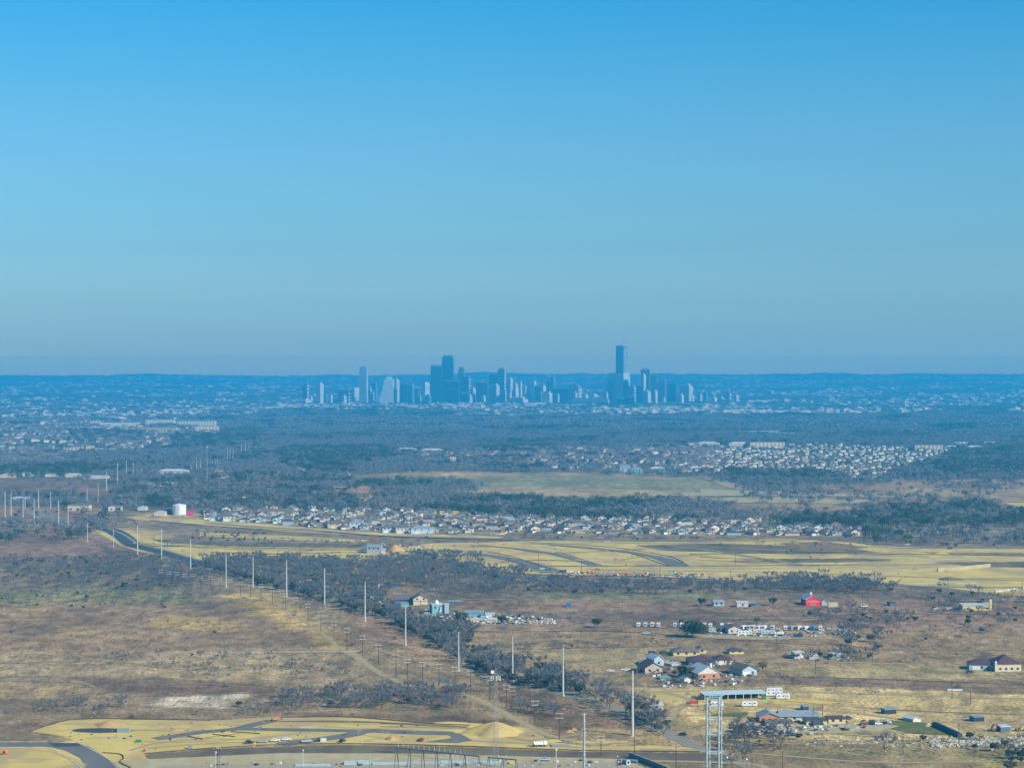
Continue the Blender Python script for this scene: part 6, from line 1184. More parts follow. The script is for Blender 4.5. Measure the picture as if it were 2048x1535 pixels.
for (x, y, lab) in [(1268, 1545, 'left half-buried blue pipe at the frame bottom'), (1288, 1545, 'right half-buried blue pipe at the frame bottom'), (1264, 1524, 'thin pale pipe lying behind the ring-ended culvert')]:
    t = thing('culvert_pipe', lab, 'culvert pipe', P(x, y), -.5, 'loose pipes'); pipe(t, -2.6, 2.6, .8, .8).obj('barrel', plain('blue_pipe_coating', (.20, .30, .42)), t); MB().box(-1.8, 1.8, -.9, .9, -.1, .12).obj('chocks', WOOD, t)
A = P(1258, 1513); B = P(1340, 1545); t = thing('long_precast_wall', 'long dark precast wall running diagonally to the bottom edge', 'wall', A); d = B - A; L = d.length; t.rotation_euler.z = math.atan2(d.y, d.x)
pm = MB().box(.06, 3.4, -.12, .12, 0, 2.3).mesh('panel', plain('dark_precast', (.16, .18, .2))); cm = MB().box(-.02, 3.5, -.2, .2, 2.32, 2.5).mesh('coping', CONC)
for i in range(int(L / 3.5)): link('panel', pm, t, (i * 3.5, 0, 0)); link('coping', cm, t, (i * 3.5, 0, 0))

# ------------------------------------------------------------------ mounds
def mound(x0, x1, py, hpx, m, lab, name='soil_mound', depth=None):
    p, w = hpix(x0, x1, py); h = hpx * p.y / F; d = depth or w * .7; n, k = 22, 7; mb = MB(); V = []; r = random.Random(int(x0))
    ph = [r.uniform(0, 6) for _ in range(4)]
    for j in range(k + 1):
        q = j / k
        for i in range(n):
            a = 6.2832 * i / n; wv = 1 + .16 * math.sin(3 * a + ph[0]) + .09 * math.sin(5 * a + ph[1]) + r.uniform(-.04, .04)
            V.append((math.cos(a) * w / 2 * (1 - q) * wv, math.sin(a) * d / 2 * (1 - q) * wv, h * (1 - (1 - q) ** 1.25) * (1 + .12 * math.sin(a * 2 + ph[2]) * (1 - q)) + r.uniform(-.03, .03) * h - .15 * (j == 0)))
    mb.add(V, [(j * n + i, j * n + (i + 1) % n, (j + 1) * n + (i + 1) % n, (j + 1) * n + i) for j in range(k) for i in range(n)]); o = mb.obj(name, m, None, (p.x, p.y, p.z)); tag(o, lab, 'soil mound'); 
    for q in o.data.polygons: q.use_smooth = True
mound(930, 1050, 1466, 24, TAN, 'large pointed tan mound behind the radio mast'); mound(183, 258, 1449, 9, ORSOIL, 'orange mound above the dark cul-de-sac'); mound(340, 370, 1460, 5, ORSOIL, 'small orange mound right of the cul-de-sac'); mound(768, 800, 1478, 8, ORSOIL, 'orange heap on the tan site right of the boxes')
mound(1130, 1148, 1463, 5, ORSOIL, 'left of two small sand heaps in the brown clearing'); mound(1141, 1154, 1459, 5, ORSOIL, 'right of two small sand heaps in the brown clearing'); mound(768, 812, 1102, 14, ORSOIL, 'orange spoil heap beside the blue-grey farmhouse'); mound(900, 960, 1138, 14, WEED, 'weedy mound left of the paved slopes')
mound(1868, 1900, 1107, 4, TAN, 'low tan rise left of the far right lots'); mound(1842, 1870, 1451, 7, TAN2, 'pale gravel pile beside the dark silo bag'); mound(1872, 1925, 1159, 6, WEED, 'dark rough heap on the middle site right'); mound(1085, 1125, 1480, 3, TAN, 'flat tan spread at the foot of the large mound'); mound(1200, 1250, 1473, 5, WEED, 'low dark weedy heap left of the tall pale pole')

# ------------------------------------------------------------------ houses, barns and sheds of the farms
F_ = [  # x0,x1,base,wall px,roof px,depth,wall,roof,kind,rz,windows,garage,name,cat,label
 (1611, 1641, 1211, 12, 9, 16, 'red', 'pale', 'gable', .10, 0, False, 'red_barn', 'barn', 'bright red barn with white crossed doors and pale roof'),
 (1643, 1655, 1210, 6, 6, 10, 'grey', 'pale', 'gable', .1, 0, False, 'lean_to', 'shed', 'grey rounded lean-to at the right side of the red barn'),
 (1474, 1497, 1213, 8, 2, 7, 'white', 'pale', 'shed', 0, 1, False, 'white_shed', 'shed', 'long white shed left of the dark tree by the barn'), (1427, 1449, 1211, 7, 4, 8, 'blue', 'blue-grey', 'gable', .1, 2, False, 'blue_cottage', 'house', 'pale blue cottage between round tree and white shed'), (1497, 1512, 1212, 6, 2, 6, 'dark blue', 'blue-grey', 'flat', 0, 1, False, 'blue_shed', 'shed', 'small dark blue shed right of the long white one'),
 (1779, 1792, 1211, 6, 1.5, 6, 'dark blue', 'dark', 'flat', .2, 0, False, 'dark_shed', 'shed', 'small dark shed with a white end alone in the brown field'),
 (1925, 1985, 1220, 10, 1, 12, 'yellow', 'pale', 'flat', .02, 3, False, 'yellow_building', 'building', 'long yellow flat-roofed building with a tall chimney at its right'), (1867, 1925, 1218, 2, .4, 3, 'cream', 'pale', 'flat', .02, 0, False, 'low_cream_wall', 'wall', 'low cream wall running left from the yellow building'),
 (1456, 1484, 1266, 9, 6, 14, 'white', 'brown', 'gable', .12, 2, False, 'white_farmhouse', 'house', 'white gabled farmhouse among the parked trailers'), (1440, 1458, 1262, 6, 3, 8, 'dark blue', 'grey', 'gable', .1, 1, False, 'dark_annex', 'shed', 'dark annex at the left of the white farmhouse'),
 (1346, 1400, 1311, 8, 8, 16, 'yellow', 'brown', 'hip', .06, 3, False, 'stone_house', 'house', 'yellow stone house with a wide brown hipped roof'), (1396, 1413, 1306, 8, 5, 12, 'yellow', 'brown', 'hip', .06, 1, False, 'stone_wing', 'house', 'small yellow stone house behind the wide one, to its right'), (1458, 1488, 1307, 6, 5, 9, 'yellow', 'dark', 'hip', .1, 2, False, 'yellow_cottage', 'house', 'yellow cottage with a dark roof behind the maroon porch house'),
 (1377, 1430, 1329, 8, 9, 14, 'dark blue', 'maroon', 'hip', .05, 3, False, 'maroon_porch_house', 'house', 'long maroon-roofed house with a dark blue shaded porch'), (1430, 1465, 1328, 9, 7, 14, 'cream', 'maroon', 'hip', .05, 3, True, 'cream_wing_house', 'house', 'cream house joined to the right of the maroon-roofed one'),  # porch shade is put into the dark blue wall colour
 (1306, 1330, 1330, 12, 8, 12, 'blue', 'pale', 'gable', .35, 1, False, 'tall_blue_house', 'house', 'tall pale blue gabled house behind the tan one'), (1287, 1328, 1345, 10, 10, 14, 'beige', 'maroon', 'gable', .28, 2, False, 'tan_gable_house', 'house', 'tan gabled house with a maroon roof in front of the tall blue one'), (1280, 1305, 1329, 5, 3, 10, 'blue', 'blue-grey', 'hip', .1, 0, False, 'low_blue_roof', 'shed', 'low blue-grey roofed shed behind the tan gabled house'),
 (1392, 1444, 1357, 11, 14, 17, 'orange', 'pale', 'gable', .3, 2, False, 'white_gable_house', 'house', 'large gabled house with orange brick base and white gable'), (1480, 1518, 1350, 11, 9, 15, 'blue', 'grey', 'gable', .4, 2, True, 'blue_garage_house', 'house', 'pale blue garage house with a grey roof beside the yellow-green tree'),
 (1366, 1384, 1365, 8, 4, 5, 'white', 'blue-grey', 'gable', .5, 0, False, 'small_garden_shed', 'shed', 'small white shed with a blue side below the dark trees'), (1340, 1363, 1331, 4, 4, 8, 'grey', 'pale', 'gable', .5, 0, False, 'grey_shed', 'shed', 'grey shed between the tall blue house and the dark trees'), (1320, 1340, 1358, 3, 2, 6, 'teal', 'blue-grey', 'flat', .1, 0, False, 'teal_shed', 'shed', 'low teal shed below the tan gabled house'),
 (1300, 1327, 1419, 9, 4, 6, 'beige', 'pale', 'shed', .1, 1, False, 'white_roof_shed', 'shed', 'shed with a bright white roof at the lane bend'), (1519, 1560, 1445, 12, 8, 12, 'orange', 'blue-grey', 'gable', .02, 3, False, 'brick_ranch', 'house', 'orange brick left half of the long blue-roofed ranch'), (1560, 1637, 1441, 9, 8, 12, 'cream', 'blue-grey', 'gable', .02, 4, False, 'ranch_wing', 'house', 'cream right half of the long blue-roofed ranch'),
 (1532, 1586, 1450, 4, 4, 8, 'cream', 'grey', 'shed', .02, 1, False, 'ranch_porch', 'shed', 'low grey porch roof before the brick ranch'), (1612, 1655, 1449, 8, 2, 8, 'yellow', 'dark', 'flat', .1, 2, False, 'orange_stable', 'shed', 'left part of the orange stables in the farm yard'), (1656, 1692, 1446, 9, 2, 8, 'yellow', 'maroon', 'flat', .1, 2, False, 'orange_stable', 'shed', 'right part of the orange stables with a maroon roof'),
 (1627, 1648, 1453, 5, 3, 5, 'grey', 'dark', 'flat', .1, 0, False, 'dark_pen', 'shed', 'dark open pen in front of the orange stables'), (1512, 1535, 1467, 7, 6, 8, 'cream', 'dark', 'gable', .5, 1, False, 'dark_roof_cottage', 'house', 'small cream cottage with a dark roof at the yard front'), (1485, 1510, 1468, 9, 6, 9, 'cream', 'beige' if 0 else 'grey', 'gable', .6, 0, False, 'cream_tent', 'shed', 'cream tent-like shed at the left of the yard front'), (1536, 1585, 1463, 5, 1, 5, 'cream', 'pale', 'flat', .0, 3, False, 'cream_yard_wall', 'shed', 'low cream building with green shutters at the yard front'),
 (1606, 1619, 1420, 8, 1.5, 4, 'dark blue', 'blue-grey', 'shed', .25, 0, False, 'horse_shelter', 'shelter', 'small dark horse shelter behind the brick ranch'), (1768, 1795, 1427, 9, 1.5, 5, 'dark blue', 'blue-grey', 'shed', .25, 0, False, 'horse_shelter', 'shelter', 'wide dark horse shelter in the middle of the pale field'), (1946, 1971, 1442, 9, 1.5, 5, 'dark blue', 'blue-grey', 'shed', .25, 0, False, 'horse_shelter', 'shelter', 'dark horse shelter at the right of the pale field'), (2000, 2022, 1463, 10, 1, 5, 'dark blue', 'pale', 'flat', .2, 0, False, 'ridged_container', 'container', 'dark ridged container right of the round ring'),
 (1822, 1846, 1443, 6, 4, 8, 'white', 'pale', 'gable', .5, 0, False, 'white_tent', 'tent', 'white tent at the top of the green lawn'), (1992, 2044, 1342, 15, 16, 16, 'cream', 'maroon', 'hip', .1, 4, False, 'large_hip_house', 'house', 'large cream house with a dark maroon hipped roof at the right edge'), (1938, 1990, 1339, 11, 9, 12, 'blue', 'maroon', 'hip', -.1, 1, True, 'garage_wing', 'garage', 'blue-shaded garage wing left of the large maroon-roofed house'),  # the garage wing's blue wall colour stands for its shade
 (1588, 1608, 1317, 12, 2, 8, 'white', 'pale', 'flat', .1, 0, False, 'white_arch_garage', 'garage', 'white arched garage beside the white parked car'), (1618, 1636, 1318, 8, 1, 6, 'grey', 'pale', 'flat', .1, 0, False, 'grey_box_shed', 'shed', 'pale grey box shed right of the arched garage'), (1659, 1682, 1315, 7, 1.5, 6, 'teal', 'pale', 'flat', .1, 1, False, 'teal_trailer_shed', 'shed', 'teal trailer-like shed behind the long farm lane'),
 (826, 856, 1209, 12, 8, 14, 'cream', 'brown', 'gable', .12, 2, False, 'tan_workshop', 'workshop', 'tan gabled workshop with a crossed front left of the junk yard'), (786, 826, 1206, 8, 7, 14, 'dark blue', 'grey', 'gable', 0, 0, False, 'dark_workshop', 'workshop', 'long dark blue workshop joined to the tan gabled one'), (757, 781, 1206, 6, 3, 8, 'white', 'brown', 'hip', .1, 2, False, 'white_cottage', 'house', 'small white cottage left of the dark blue workshop'), (740, 752, 1197, 5, 4, 7, 'blue', 'blue-grey', 'gable', 0, 0, False, 'blue_gable_shed', 'shed', 'small pale blue gabled shed behind the tree row'),
 (784, 818, 1213, 6, 1, 8, 'teal', 'blue-grey', 'flat', .1, 0, False, 'pale_canopy', 'canopy', 'pale teal canopy in front of the dark blue workshop'), (863, 889, 1226, 17, 1.5, 10, 'teal', 'pale', 'flat', .25, 2, False, 'teal_silo_house', 'plant building', 'tall teal-grey plant building of the junk yard'), (889, 898, 1226, 18, 2, 5, 'blue', 'pale', 'flat', .1, 0, False, 'tall_tank', 'tank', 'tall pale tank at the right of the teal plant building'), (897, 921, 1207, 4, 2, 8, 'dark blue', 'blue-grey', 'flat', 0, 0, False, 'blue_tarp_shed', 'shed', 'low blue tarp shed behind the junk yard'),
 (930, 968, 1232, 6, 3, 12, 'teal', 'blue-grey', 'shed', .03, 0, False, 'long_grey_shed', 'shed', 'long pale grey shed at the middle of the junk yard'), (940, 968, 1243, 5, 1, 5, 'cream', 'pale', 'flat', 0, 0, False, 'cream_fence_shed', 'shed', 'cream low shed in front of the long grey one'), (972, 992, 1245, 7, 3, 5, 'white', 'pale', 'hip', 0, 0, False, 'white_camper_shed', 'shed', 'white rounded shed between two junk yard trees'),
 (597, 625, 1163, 6, 3, 8, 'white', 'grey', 'gable', .3, 1, False, 'thicket_cottage', 'house', 'white cottage half hidden in the upper thicket'), (752, 766, 1175, 7, 2, 6, 'white', 'blue-grey', 'gable', .2, 0, False, 'thicket_shed', 'shed', 'white shed in the thicket behind the third tall pole'), (768, 800, 1174, 5, 2, 8, 'dark blue', 'dark', 'gable', .1, 0, False, 'thicket_dark_shed', 'shed', 'dark shed right of the white one in the thicket'),
 (733, 762, 1106, 12, 5, 12, 'grey', 'blue-grey', 'gable', -.1, 3, False, 'blue_grey_farmhouse', 'house', 'two-storey blue-grey farmhouse on the middle site'), (721, 736, 1102, 6, 2, 8, 'dark blue', 'blue-grey', 'flat', 0, 0, False, 'farmhouse_wing', 'shed', 'low dark wing left of the blue-grey farmhouse'), (762, 770, 1106, 6, 3, 6, 'white', 'pale', 'gable', 0, 0, False, 'farmhouse_porch', 'shed', 'small white porch hut right of the blue-grey farmhouse'),
]
for (x0, x1, py, wh, rh, dep, wall, roof, kind, rz, nw, gar, nm, cat, lab) in F_:
    p, w = hpix(x0, x1, py); k = p.y / F; w *= (1 - .35 * abs(rz))
    t = house(nm, lab, p, rz, w, dep, wh * k, wall, roof, kind, max(.4, rh * k), None, 1, cat, nw, gar)
    if nm == 'red_barn':
        t['label'] = 'bright red barn with white crossed doors and white lettering band'; h = wh * k
        for c in list(t.children):
            if c.name.startswith('gable_wall'): c.data.materials[0] = WALLS['red']
        for sx_ in (-1.35, 1.35):
            d_ = MB().box(sx_ - 1.25, sx_ + 1.25, -.14, -.02, 0, 2.9).obj('barn_door', WALLS['red'], t)
            for q in ((-1.25, 0, 1.25, 2.8), (1.25, 0, -1.25, 2.8)): MB().tube((sx_ + q[0], -.2, q[1]), (sx_ + q[2], -.2, q[3]), .09, .09, 4).obj('door_brace', WHP, d_)
        tb = MB(); r = random.Random(3)
        for i in range(17):
            x = -w * .37 + w * .74 * i / 17; tb.box(x, x + .12, -.16, -.02, 3.5, 4.1); 
            if i % 3: tb.box(x + .13, x + .32, -.16, -.02, 3.5 + .3 * (i % 2), 3.6 + .3 * (i % 2))
        tb.obj('white_lettering', WHP, t, kind='stuff'); MB().box(-w / 2 - .05, w / 2 + .05, -.1, -.02, 3.1, 3.25).obj('white_trim', WHP, t)
        cm = MB(); cm.box(-.8, .8, 6, 7.6, h + rh * k - .4, h + rh * k + 1.2); cm.gable(-1, 1, 5.8, 7.8, h + rh * k + 1.22, h + rh * k + 2.0, 'y'); cm.obj('cupola', WHP, t)
    if nm == 'yellow_building': MB().box(w / 2 - 2.2, w / 2 - .4, -.4, 1.4, 0, 22 * k).obj('chimney', WALLS['yellow'], t)
    if nm == 'white_gable_house':
        for c in t.children:
            if c.name.startswith('gable_wall'): c.data.materials[0] = WALLS['white']
        MB().box(w * .22, w * .22 + 1.1, 5, 6.1, wh * k, (wh + rh) * k + 1).obj('chimney', WALLS['white'], t)
    if nm == 'horse_shelter': MB().box(-w / 2 + .2, w / 2 - .2, -.05, -.01, .1, wh * k - .3).obj('painted_front_shade', SHADE, t); MB().box(w / 2 + .01, w / 2 + .08, 0, dep, 0, wh * k).obj('side_panel', PALEB, t)  # dark panel paints the shade of an open front onto a solid wall
    if nm == 'teal_silo_house':
        g = MB()
        for j in range(4): a0, a1 = math.pi / 2 * j / 4, math.pi / 2 * (j + 1) / 4; g.tube((0, 5, wh * k + .6 + 2.6 * math.sin(a0)), (0, 5, wh * k + .6 + 2.6 * math.sin(a1)), 1.8 * math.cos(a0) + .01, 1.8 * math.cos(a1) + .01, 10)
        g.obj('white_dome', WHP, t); MB().tube((1, -.5, 0), (2, -.6, wh * k * .8), .4, .4, 6).obj('chute', WHP, t)
    if nm == 'large_hip_house': MB().box(-w / 2 - 1.2, -w / 2 - .1, -.5, .6, 0, (wh + 6) * k).obj('chimney', WALLS['white'], t)
    if nm == 'brick_ranch': MB().box(-w / 2 + 1, w / 2, -1.6, -.02, wh * k * .42, wh * k * .5).obj('awning', ROOFS['grey'], t)
    if nm in ('tan_workshop',): MB().box(-w / 2, w / 2, -.12, -.02, wh * k * .62, wh * k * .7).obj('cross_rail', DOORM, t); MB().box(-.2, .2, -.12, -.02, 0, wh * k * .6).obj('centre_post', DOORM, t)
# long open barn
A = P(1409, 1400); B = P(1532, 1396); t = thing('long_open_barn', 'long open barn with a thin pale blue roof on posts', 'barn', A); d = B - A; L = d.length; t.rotation_euler.z = math.atan2(d.y, d.x)
MB().add([(-.5, -1, 3.0), (L + .5, -1, 3.0), (L + .5, 9, 3.5), (-.5, 9, 3.5), (-.5, -1, 3.2), (L + .5, -1, 3.2), (L + .5, 9, 3.7), (-.5, 9, 3.7)], [(0, 3, 2, 1), (4, 5, 6, 7), (0, 1, 5, 4), (1, 2, 6, 5), (2, 3, 7, 6), (3, 0, 4, 7)]).obj('roof', PALEB, t)
MB().box(0, L, 8.2, 8.4, -.2, 3.3).obj('back_wall', SHADE, t); pm = MB().box(-.12, .12, -.12, .12, -.2, 3.0).mesh('post', WHP)  # shade under the roof is painted into the back wall's colour
for i in range(9): link('post', pm, t, (L * i / 8, -.7, 0))
# water tank
p, w = hpix(343, 370, 1030); h = 20 * p.y / F; t = thing('white_water_tank', 'large white cylindrical water tank with a shallow cone roof', 'water tank', p); r_ = w / 2; n = 24
MB().prism([(math.cos(6.2832 * i / n) * r_, math.sin(6.2832 * i / n) * r_ + r_) for i in range(n)], -1, h).obj('shell', WHP, t); cn = [(math.cos(6.2832 * i / n) * r_, math.sin(6.2832 * i / n) * r_ + r_) for i in range(n)]
MB().prism(cn, h + .02, h + r_ * .22, 0, [(x * .05, (y - r_) * .05 + r_) for x, y in cn]).obj('cone_roof', WHP, t); MB().box(-.3, .3, -.2, -.05, 0, h).obj('ladder', GREY, t)

# ------------------------------------------------------------------ vehicles
def wheels(t, xs, y, r, wdt=.24):
    wm = MB().tube((0, -wdt / 2, 0), (0, wdt / 2, 0), r, r, 10).mesh('wheel', RUBBER); hm = MB().tube((0, -wdt / 2 - .02, 0), (0, wdt / 2 + .02, 0), r * .5, r * .5, 8).mesh('rim', SILV)
    for x in xs:
        for s in (-1, 1): o = link('wheel', wm, t, (x, s * y, r)); link('rim', hm, o)
def prof(mb, pts, y0, y1, mi=0, ins=0):
    n = len(pts); mb.add([(x, y0, z) for x, z in pts] + [(x, y1, z) for x, z in pts], [tuple(range(n)), tuple(range(n, 2 * n))[::-1]] + [(i, n + i, n + (i + 1) % n, (i + 1) % n) for i in range(n)], mi)
def car(name, lab, loc, rz, m, kind='car', group=None):
    t = thing(name, lab, 'pickup' if kind == 'pickup' else 'van' if kind == 'van' else 'car', loc, rz, group)
    body = {'car': [(-2.2, .35), (2.2, .35), (2.25, .7), (1.9, .88), (1.0, .95), (-2.1, .98), (-2.25, .75)], 'pickup': [(-2.7, .45), (2.6, .45), (2.65, .9), (2.2, 1.05), (1.3, 1.1), (-2.7, 1.12)], 'van': [(-2.6, .4), (2.5, .4), (2.6, .9), (2.2, 1.15), (1.7, 1.2), (-2.6, 1.2)]}[kind]
    cab = {'car': [(-1.9, .99), (1.0, .96), (.35, 1.45), (-1.3, 1.48)], 'pickup': [(-.7, 1.12), (1.3, 1.1), (.75, 1.75), (-.6, 1.78)], 'van': [(-2.55, 1.21), (1.65, 1.2), (1.1, 2.1), (-2.5, 2.15)]}[kind]
    b = MB(); prof(b, body, -.9, .9); b.obj('body', m, t); c = MB(); prof(c, cab, -.78, .78); c.obj('cabin', m, t)
    (x0, z0), (x1, z1), (x2, z2), (x3, z3) = cab; ww = MB()
    for s in (-1, 1):
        y = .79 * s; sh_ = lambda x, z: (x, y, z); e = .16
        ww.add([sh_(x0 + e + .1, z0 + .06), sh_(x1 - e - .12, z1 + .06), sh_(x2 - e * .4, z2 - .1), sh_(x3 + e, z3 - .1)], [(0, 1, 2, 3)])
    ww.obj('side_windows', GLASS, t); MB().add([(x1 + .01, -.7, z1 + .06), (x1 + .01, .7, z1 + .06), (x2 + .06, .66, z2 - .06), (x2 + .06, -.66, z2 - .06)], [(0, 1, 2, 3)]).obj('windscreen', GLASS, t)
    wheels(t, (-1.4, 1.4) if kind == 'car' else (-1.7, 1.75), .82, .34 if kind == 'car' else .4)
    lm = MB().box(-.04, .04, -.2, .2, -.1, .1).mesh('headlight', WHP)
    for s in (-.62, .62): link('headlight', lm, t, (body[2][0] - .02, s, .68 if kind == 'car' else .85))
    return t
V_ = [(499, 1486, BLK, 'car', .15, 'black car, first of four parked above the brown field'), (526, 1484, SILV, 'car', .15, 'silver car, second of four parked above the brown field'), (551, 1482, WHP, 'car', .15, 'white car, third of four parked above the brown field'), (573, 1480, WHP, 'car', .15, 'white car, last of four parked above the brown field'),
      (613, 1484, SILV, 'pickup', .4, 'grey pickup on the silt line left of the boxes'), (843, 1481, MAR, 'car', 1.4, 'dark red car beside the site street end'), (685, 1483, BLK, 'car', 1.2, 'tiny dark vehicle right of the white box'), (935, 1324, DBLUE, 'car', 2.2, 'dark blue car driving on the tree-lined lane'), (1366, 1470, BLK, 'car', 2.2, 'dark car beside the lane near the bottom'),
      (1305, 1308, BLK, 'van', .3, 'black van left of the stone house'), (1221, 1343, WHP, 'car', 0, 'white car alone at the farm lane end'), (1252, 1341, WHP, 'pickup', 0, 'white pickup left of the tan gabled house'), (1267, 1343, BLK, 'pickup', 0, 'black pickup beside the tan gabled house'), (1278, 1344, BLK, 'van', .3, 'dark van against the tan gabled house'), (1580, 1314, WHP, 'pickup', 0, 'white pickup left of the arched garage'),
      (1728, 1450, MAR, 'car', .3, 'dark red car, leftmost of the farm yard group'), (1742, 1449, BLK, 'car', 2.8, 'black car in the front of the farm yard group'), (1746, 1445, DBLUE, 'car', .2, 'blue car at the back of the farm yard group'), (1756, 1449, WHP, 'car', .3, 'white car in the farm yard group'), (1766, 1448, BLK, 'car', 2.9, 'black car beside the white one in the farm yard group'), (1769, 1444, SILV, 'car', .1, 'silver car at the back right of the farm yard group'), (1774, 1447, WHP, 'car', 2.8, 'white car, rightmost of the farm yard group'),
      (1695, 1438, DBLUE, 'pickup', .3, 'dark blue pickup right of the orange stables'), (1584, 1470, DBLUE, 'car', .2, 'dark blue car on the farm yard front lane'), (1293, 1268, PALEB, 'pickup', .1, 'pale blue pickup on the track below the trailers'), (1683, 1261, WHP, 'car', .1, 'white car alone right of the boats'), (1728, 1214, WHP, 'van', .2, 'white van alone between the barn and dark shed'), (1085, 1139, WHP, 'pickup', .1, 'white pickup on the pale berm of the middle site'),
      (170, 1048, WHP, 'car', .4, 'white car on the highway curve'), (178, 1050, RED, 'pickup', .4, 'red pickup on the highway curve'), (98, 1047, WHP, 'van', .6, 'white van on the wide highway'), (205, 1053, WHP, 'van', 0, 'white van left of the red truck'), (1089, 1521, SILV, 'pickup', .1, 'silver pickup on the gravel yard, left of the blue pole'), (1398, 1322, WHP, 'car', .8, 'left white car before the maroon-roofed porch'), (1412, 1323, WHP, 'car', .8, 'middle white car before the maroon-roofed porch'), (1424, 1325, WHP, 'pickup', .8, 'right white pickup before the maroon-roofed porch'),
      (1112, 1098, SILV, 'car', .3, 'silver car on the upper new street'), (700 + 153, 1075, DBLUE, 'pickup', 0, 'blue pickup on the county road below the suburb'), (1214, 1085, WHP, 'van', 0, 'white van in the hedge below the suburb'), (1940, 1345, BLK, 'car', .2, 'black car on the lane before the garage wing'), (1900, 1098, BLK, 'van', 0, 'black van on the county road at right'), (1815, 1090, WHP, 'car', 0, 'white car on the county road at right')]
for (x, y, m, kd, rz, lab) in V_: car('parked_' + kd, lab, P(x, y) + Vector((0, 0, .32 if y < 1300 else .2)), rz, m, kd)
# travel trailers
def trailer(name, lab, loc, rz, L, h, m, group=None, cat='travel trailer'):
    t = thing(name, lab, cat, loc, rz, group); b = MB(); prof(b, [(-L / 2, .5), (L / 2 - .2, .5), (L / 2, 1.0), (L / 2 - .3, h - .3), (L / 2 - .8, h), (-L / 2 + .3, h), (-L / 2, h - .35)], -1.2, 1.2); b.obj('body', m, t)
    wm = MB().box(-.45, .45, -.02, .02, 0, .6).mesh('window', GLASS); n = max(2, int(L / 2.2))
    for i in range(n):
        for s in (-1, 1): link('window', wm, t, (-L / 2 + L * (i + .6) / (n + .2), s * 1.215, h * .52))
    MB().box(L * .12, L * .12 + .7, -1.24, -1.205, .6, h * .8).obj('door', SILV, t); wheels(t, (-.5, .5), 1.05, .36); MB().box(L / 2, L / 2 + 1.2, -.08, .08, .45, .6).obj('tow_bar', DARK, t)
    MB().box(-L / 2 - .03, -L / 2 - .005, -.7, .7, h * .5, h * .78).obj('rear_window', GLASS, t); return t
RV = [(1277, 'white'), (1291, 'blue'), (1305, 'cream'), (1317, 'white'), (1350, 'blue'), (1364, 'white'), (1381, 'white'), (1392, 'white'), (1409, 'cream'), (1421, 'white'), (1444, 'white'), (1459, 'white'), (1487, 'white'), (1499, 'white'), (1506, 'cream'), (1518, 'white'), (1528, 'white'), (1545, 'blue'), (1571, 'white'), (1584, 'grey'), (1597, 'cream'), (1611, 'white'), (1626, 'bright blue'), (1641, 'white')]
for i, (x, c) in enumerate(RV):
    y = 1252 + (x - 1277) * .012 + (3 if x > 1480 else 0); m = {'white': WHP, 'blue': PALEB, 'cream': WALLS['cream'], 'grey': GREY, 'bright blue': BLUE}[c]
    trailer('travel_trailer', '%s trailer parked end-on, %s from the left in the long trailer row' % (c, nth(i + 1)), P(x, y), 1.45 if x < 1480 else R.uniform(.9, 1.5), 5.6 + (i % 4) * .5, 2.7 + .15 * (i % 3), m, 'trailers parked in the long row')
for (x, y, L, m, rz, lab) in [(1490, 1269, 10, WHP, .02, 'long white trailer in front of the white farmhouse'), (1517, 1266, 8, WALLS['white'], .02, 'white trailer behind the teal-striped one'), (1536, 1268, 10, PALEB, .02, 'pale green long trailer right of the white farmhouse'), (1499, 1412, 8.5, WHP, .02, 'white trailer with dark windows below the long open barn'), (1434, 1412, 7, WHP, .02, 'white trailer seen through the four-legged tower'),
                          (1546, 1391, 8, WHP, .05, 'white trailer at the end of the open barn, front left'), (1566, 1397, 7.5, WHP, .02, 'white trailer at the end of the open barn, front right'), (1549, 1385, 9, WHP, .03, 'white trailer behind the two at the open barn end'), (1424, 1264, 5, SILV, .1, 'small pale boat-like trailer left of the dark annex')]:
    trailer('travel_trailer', lab, P(x, y), rz, L, 3.0, m)
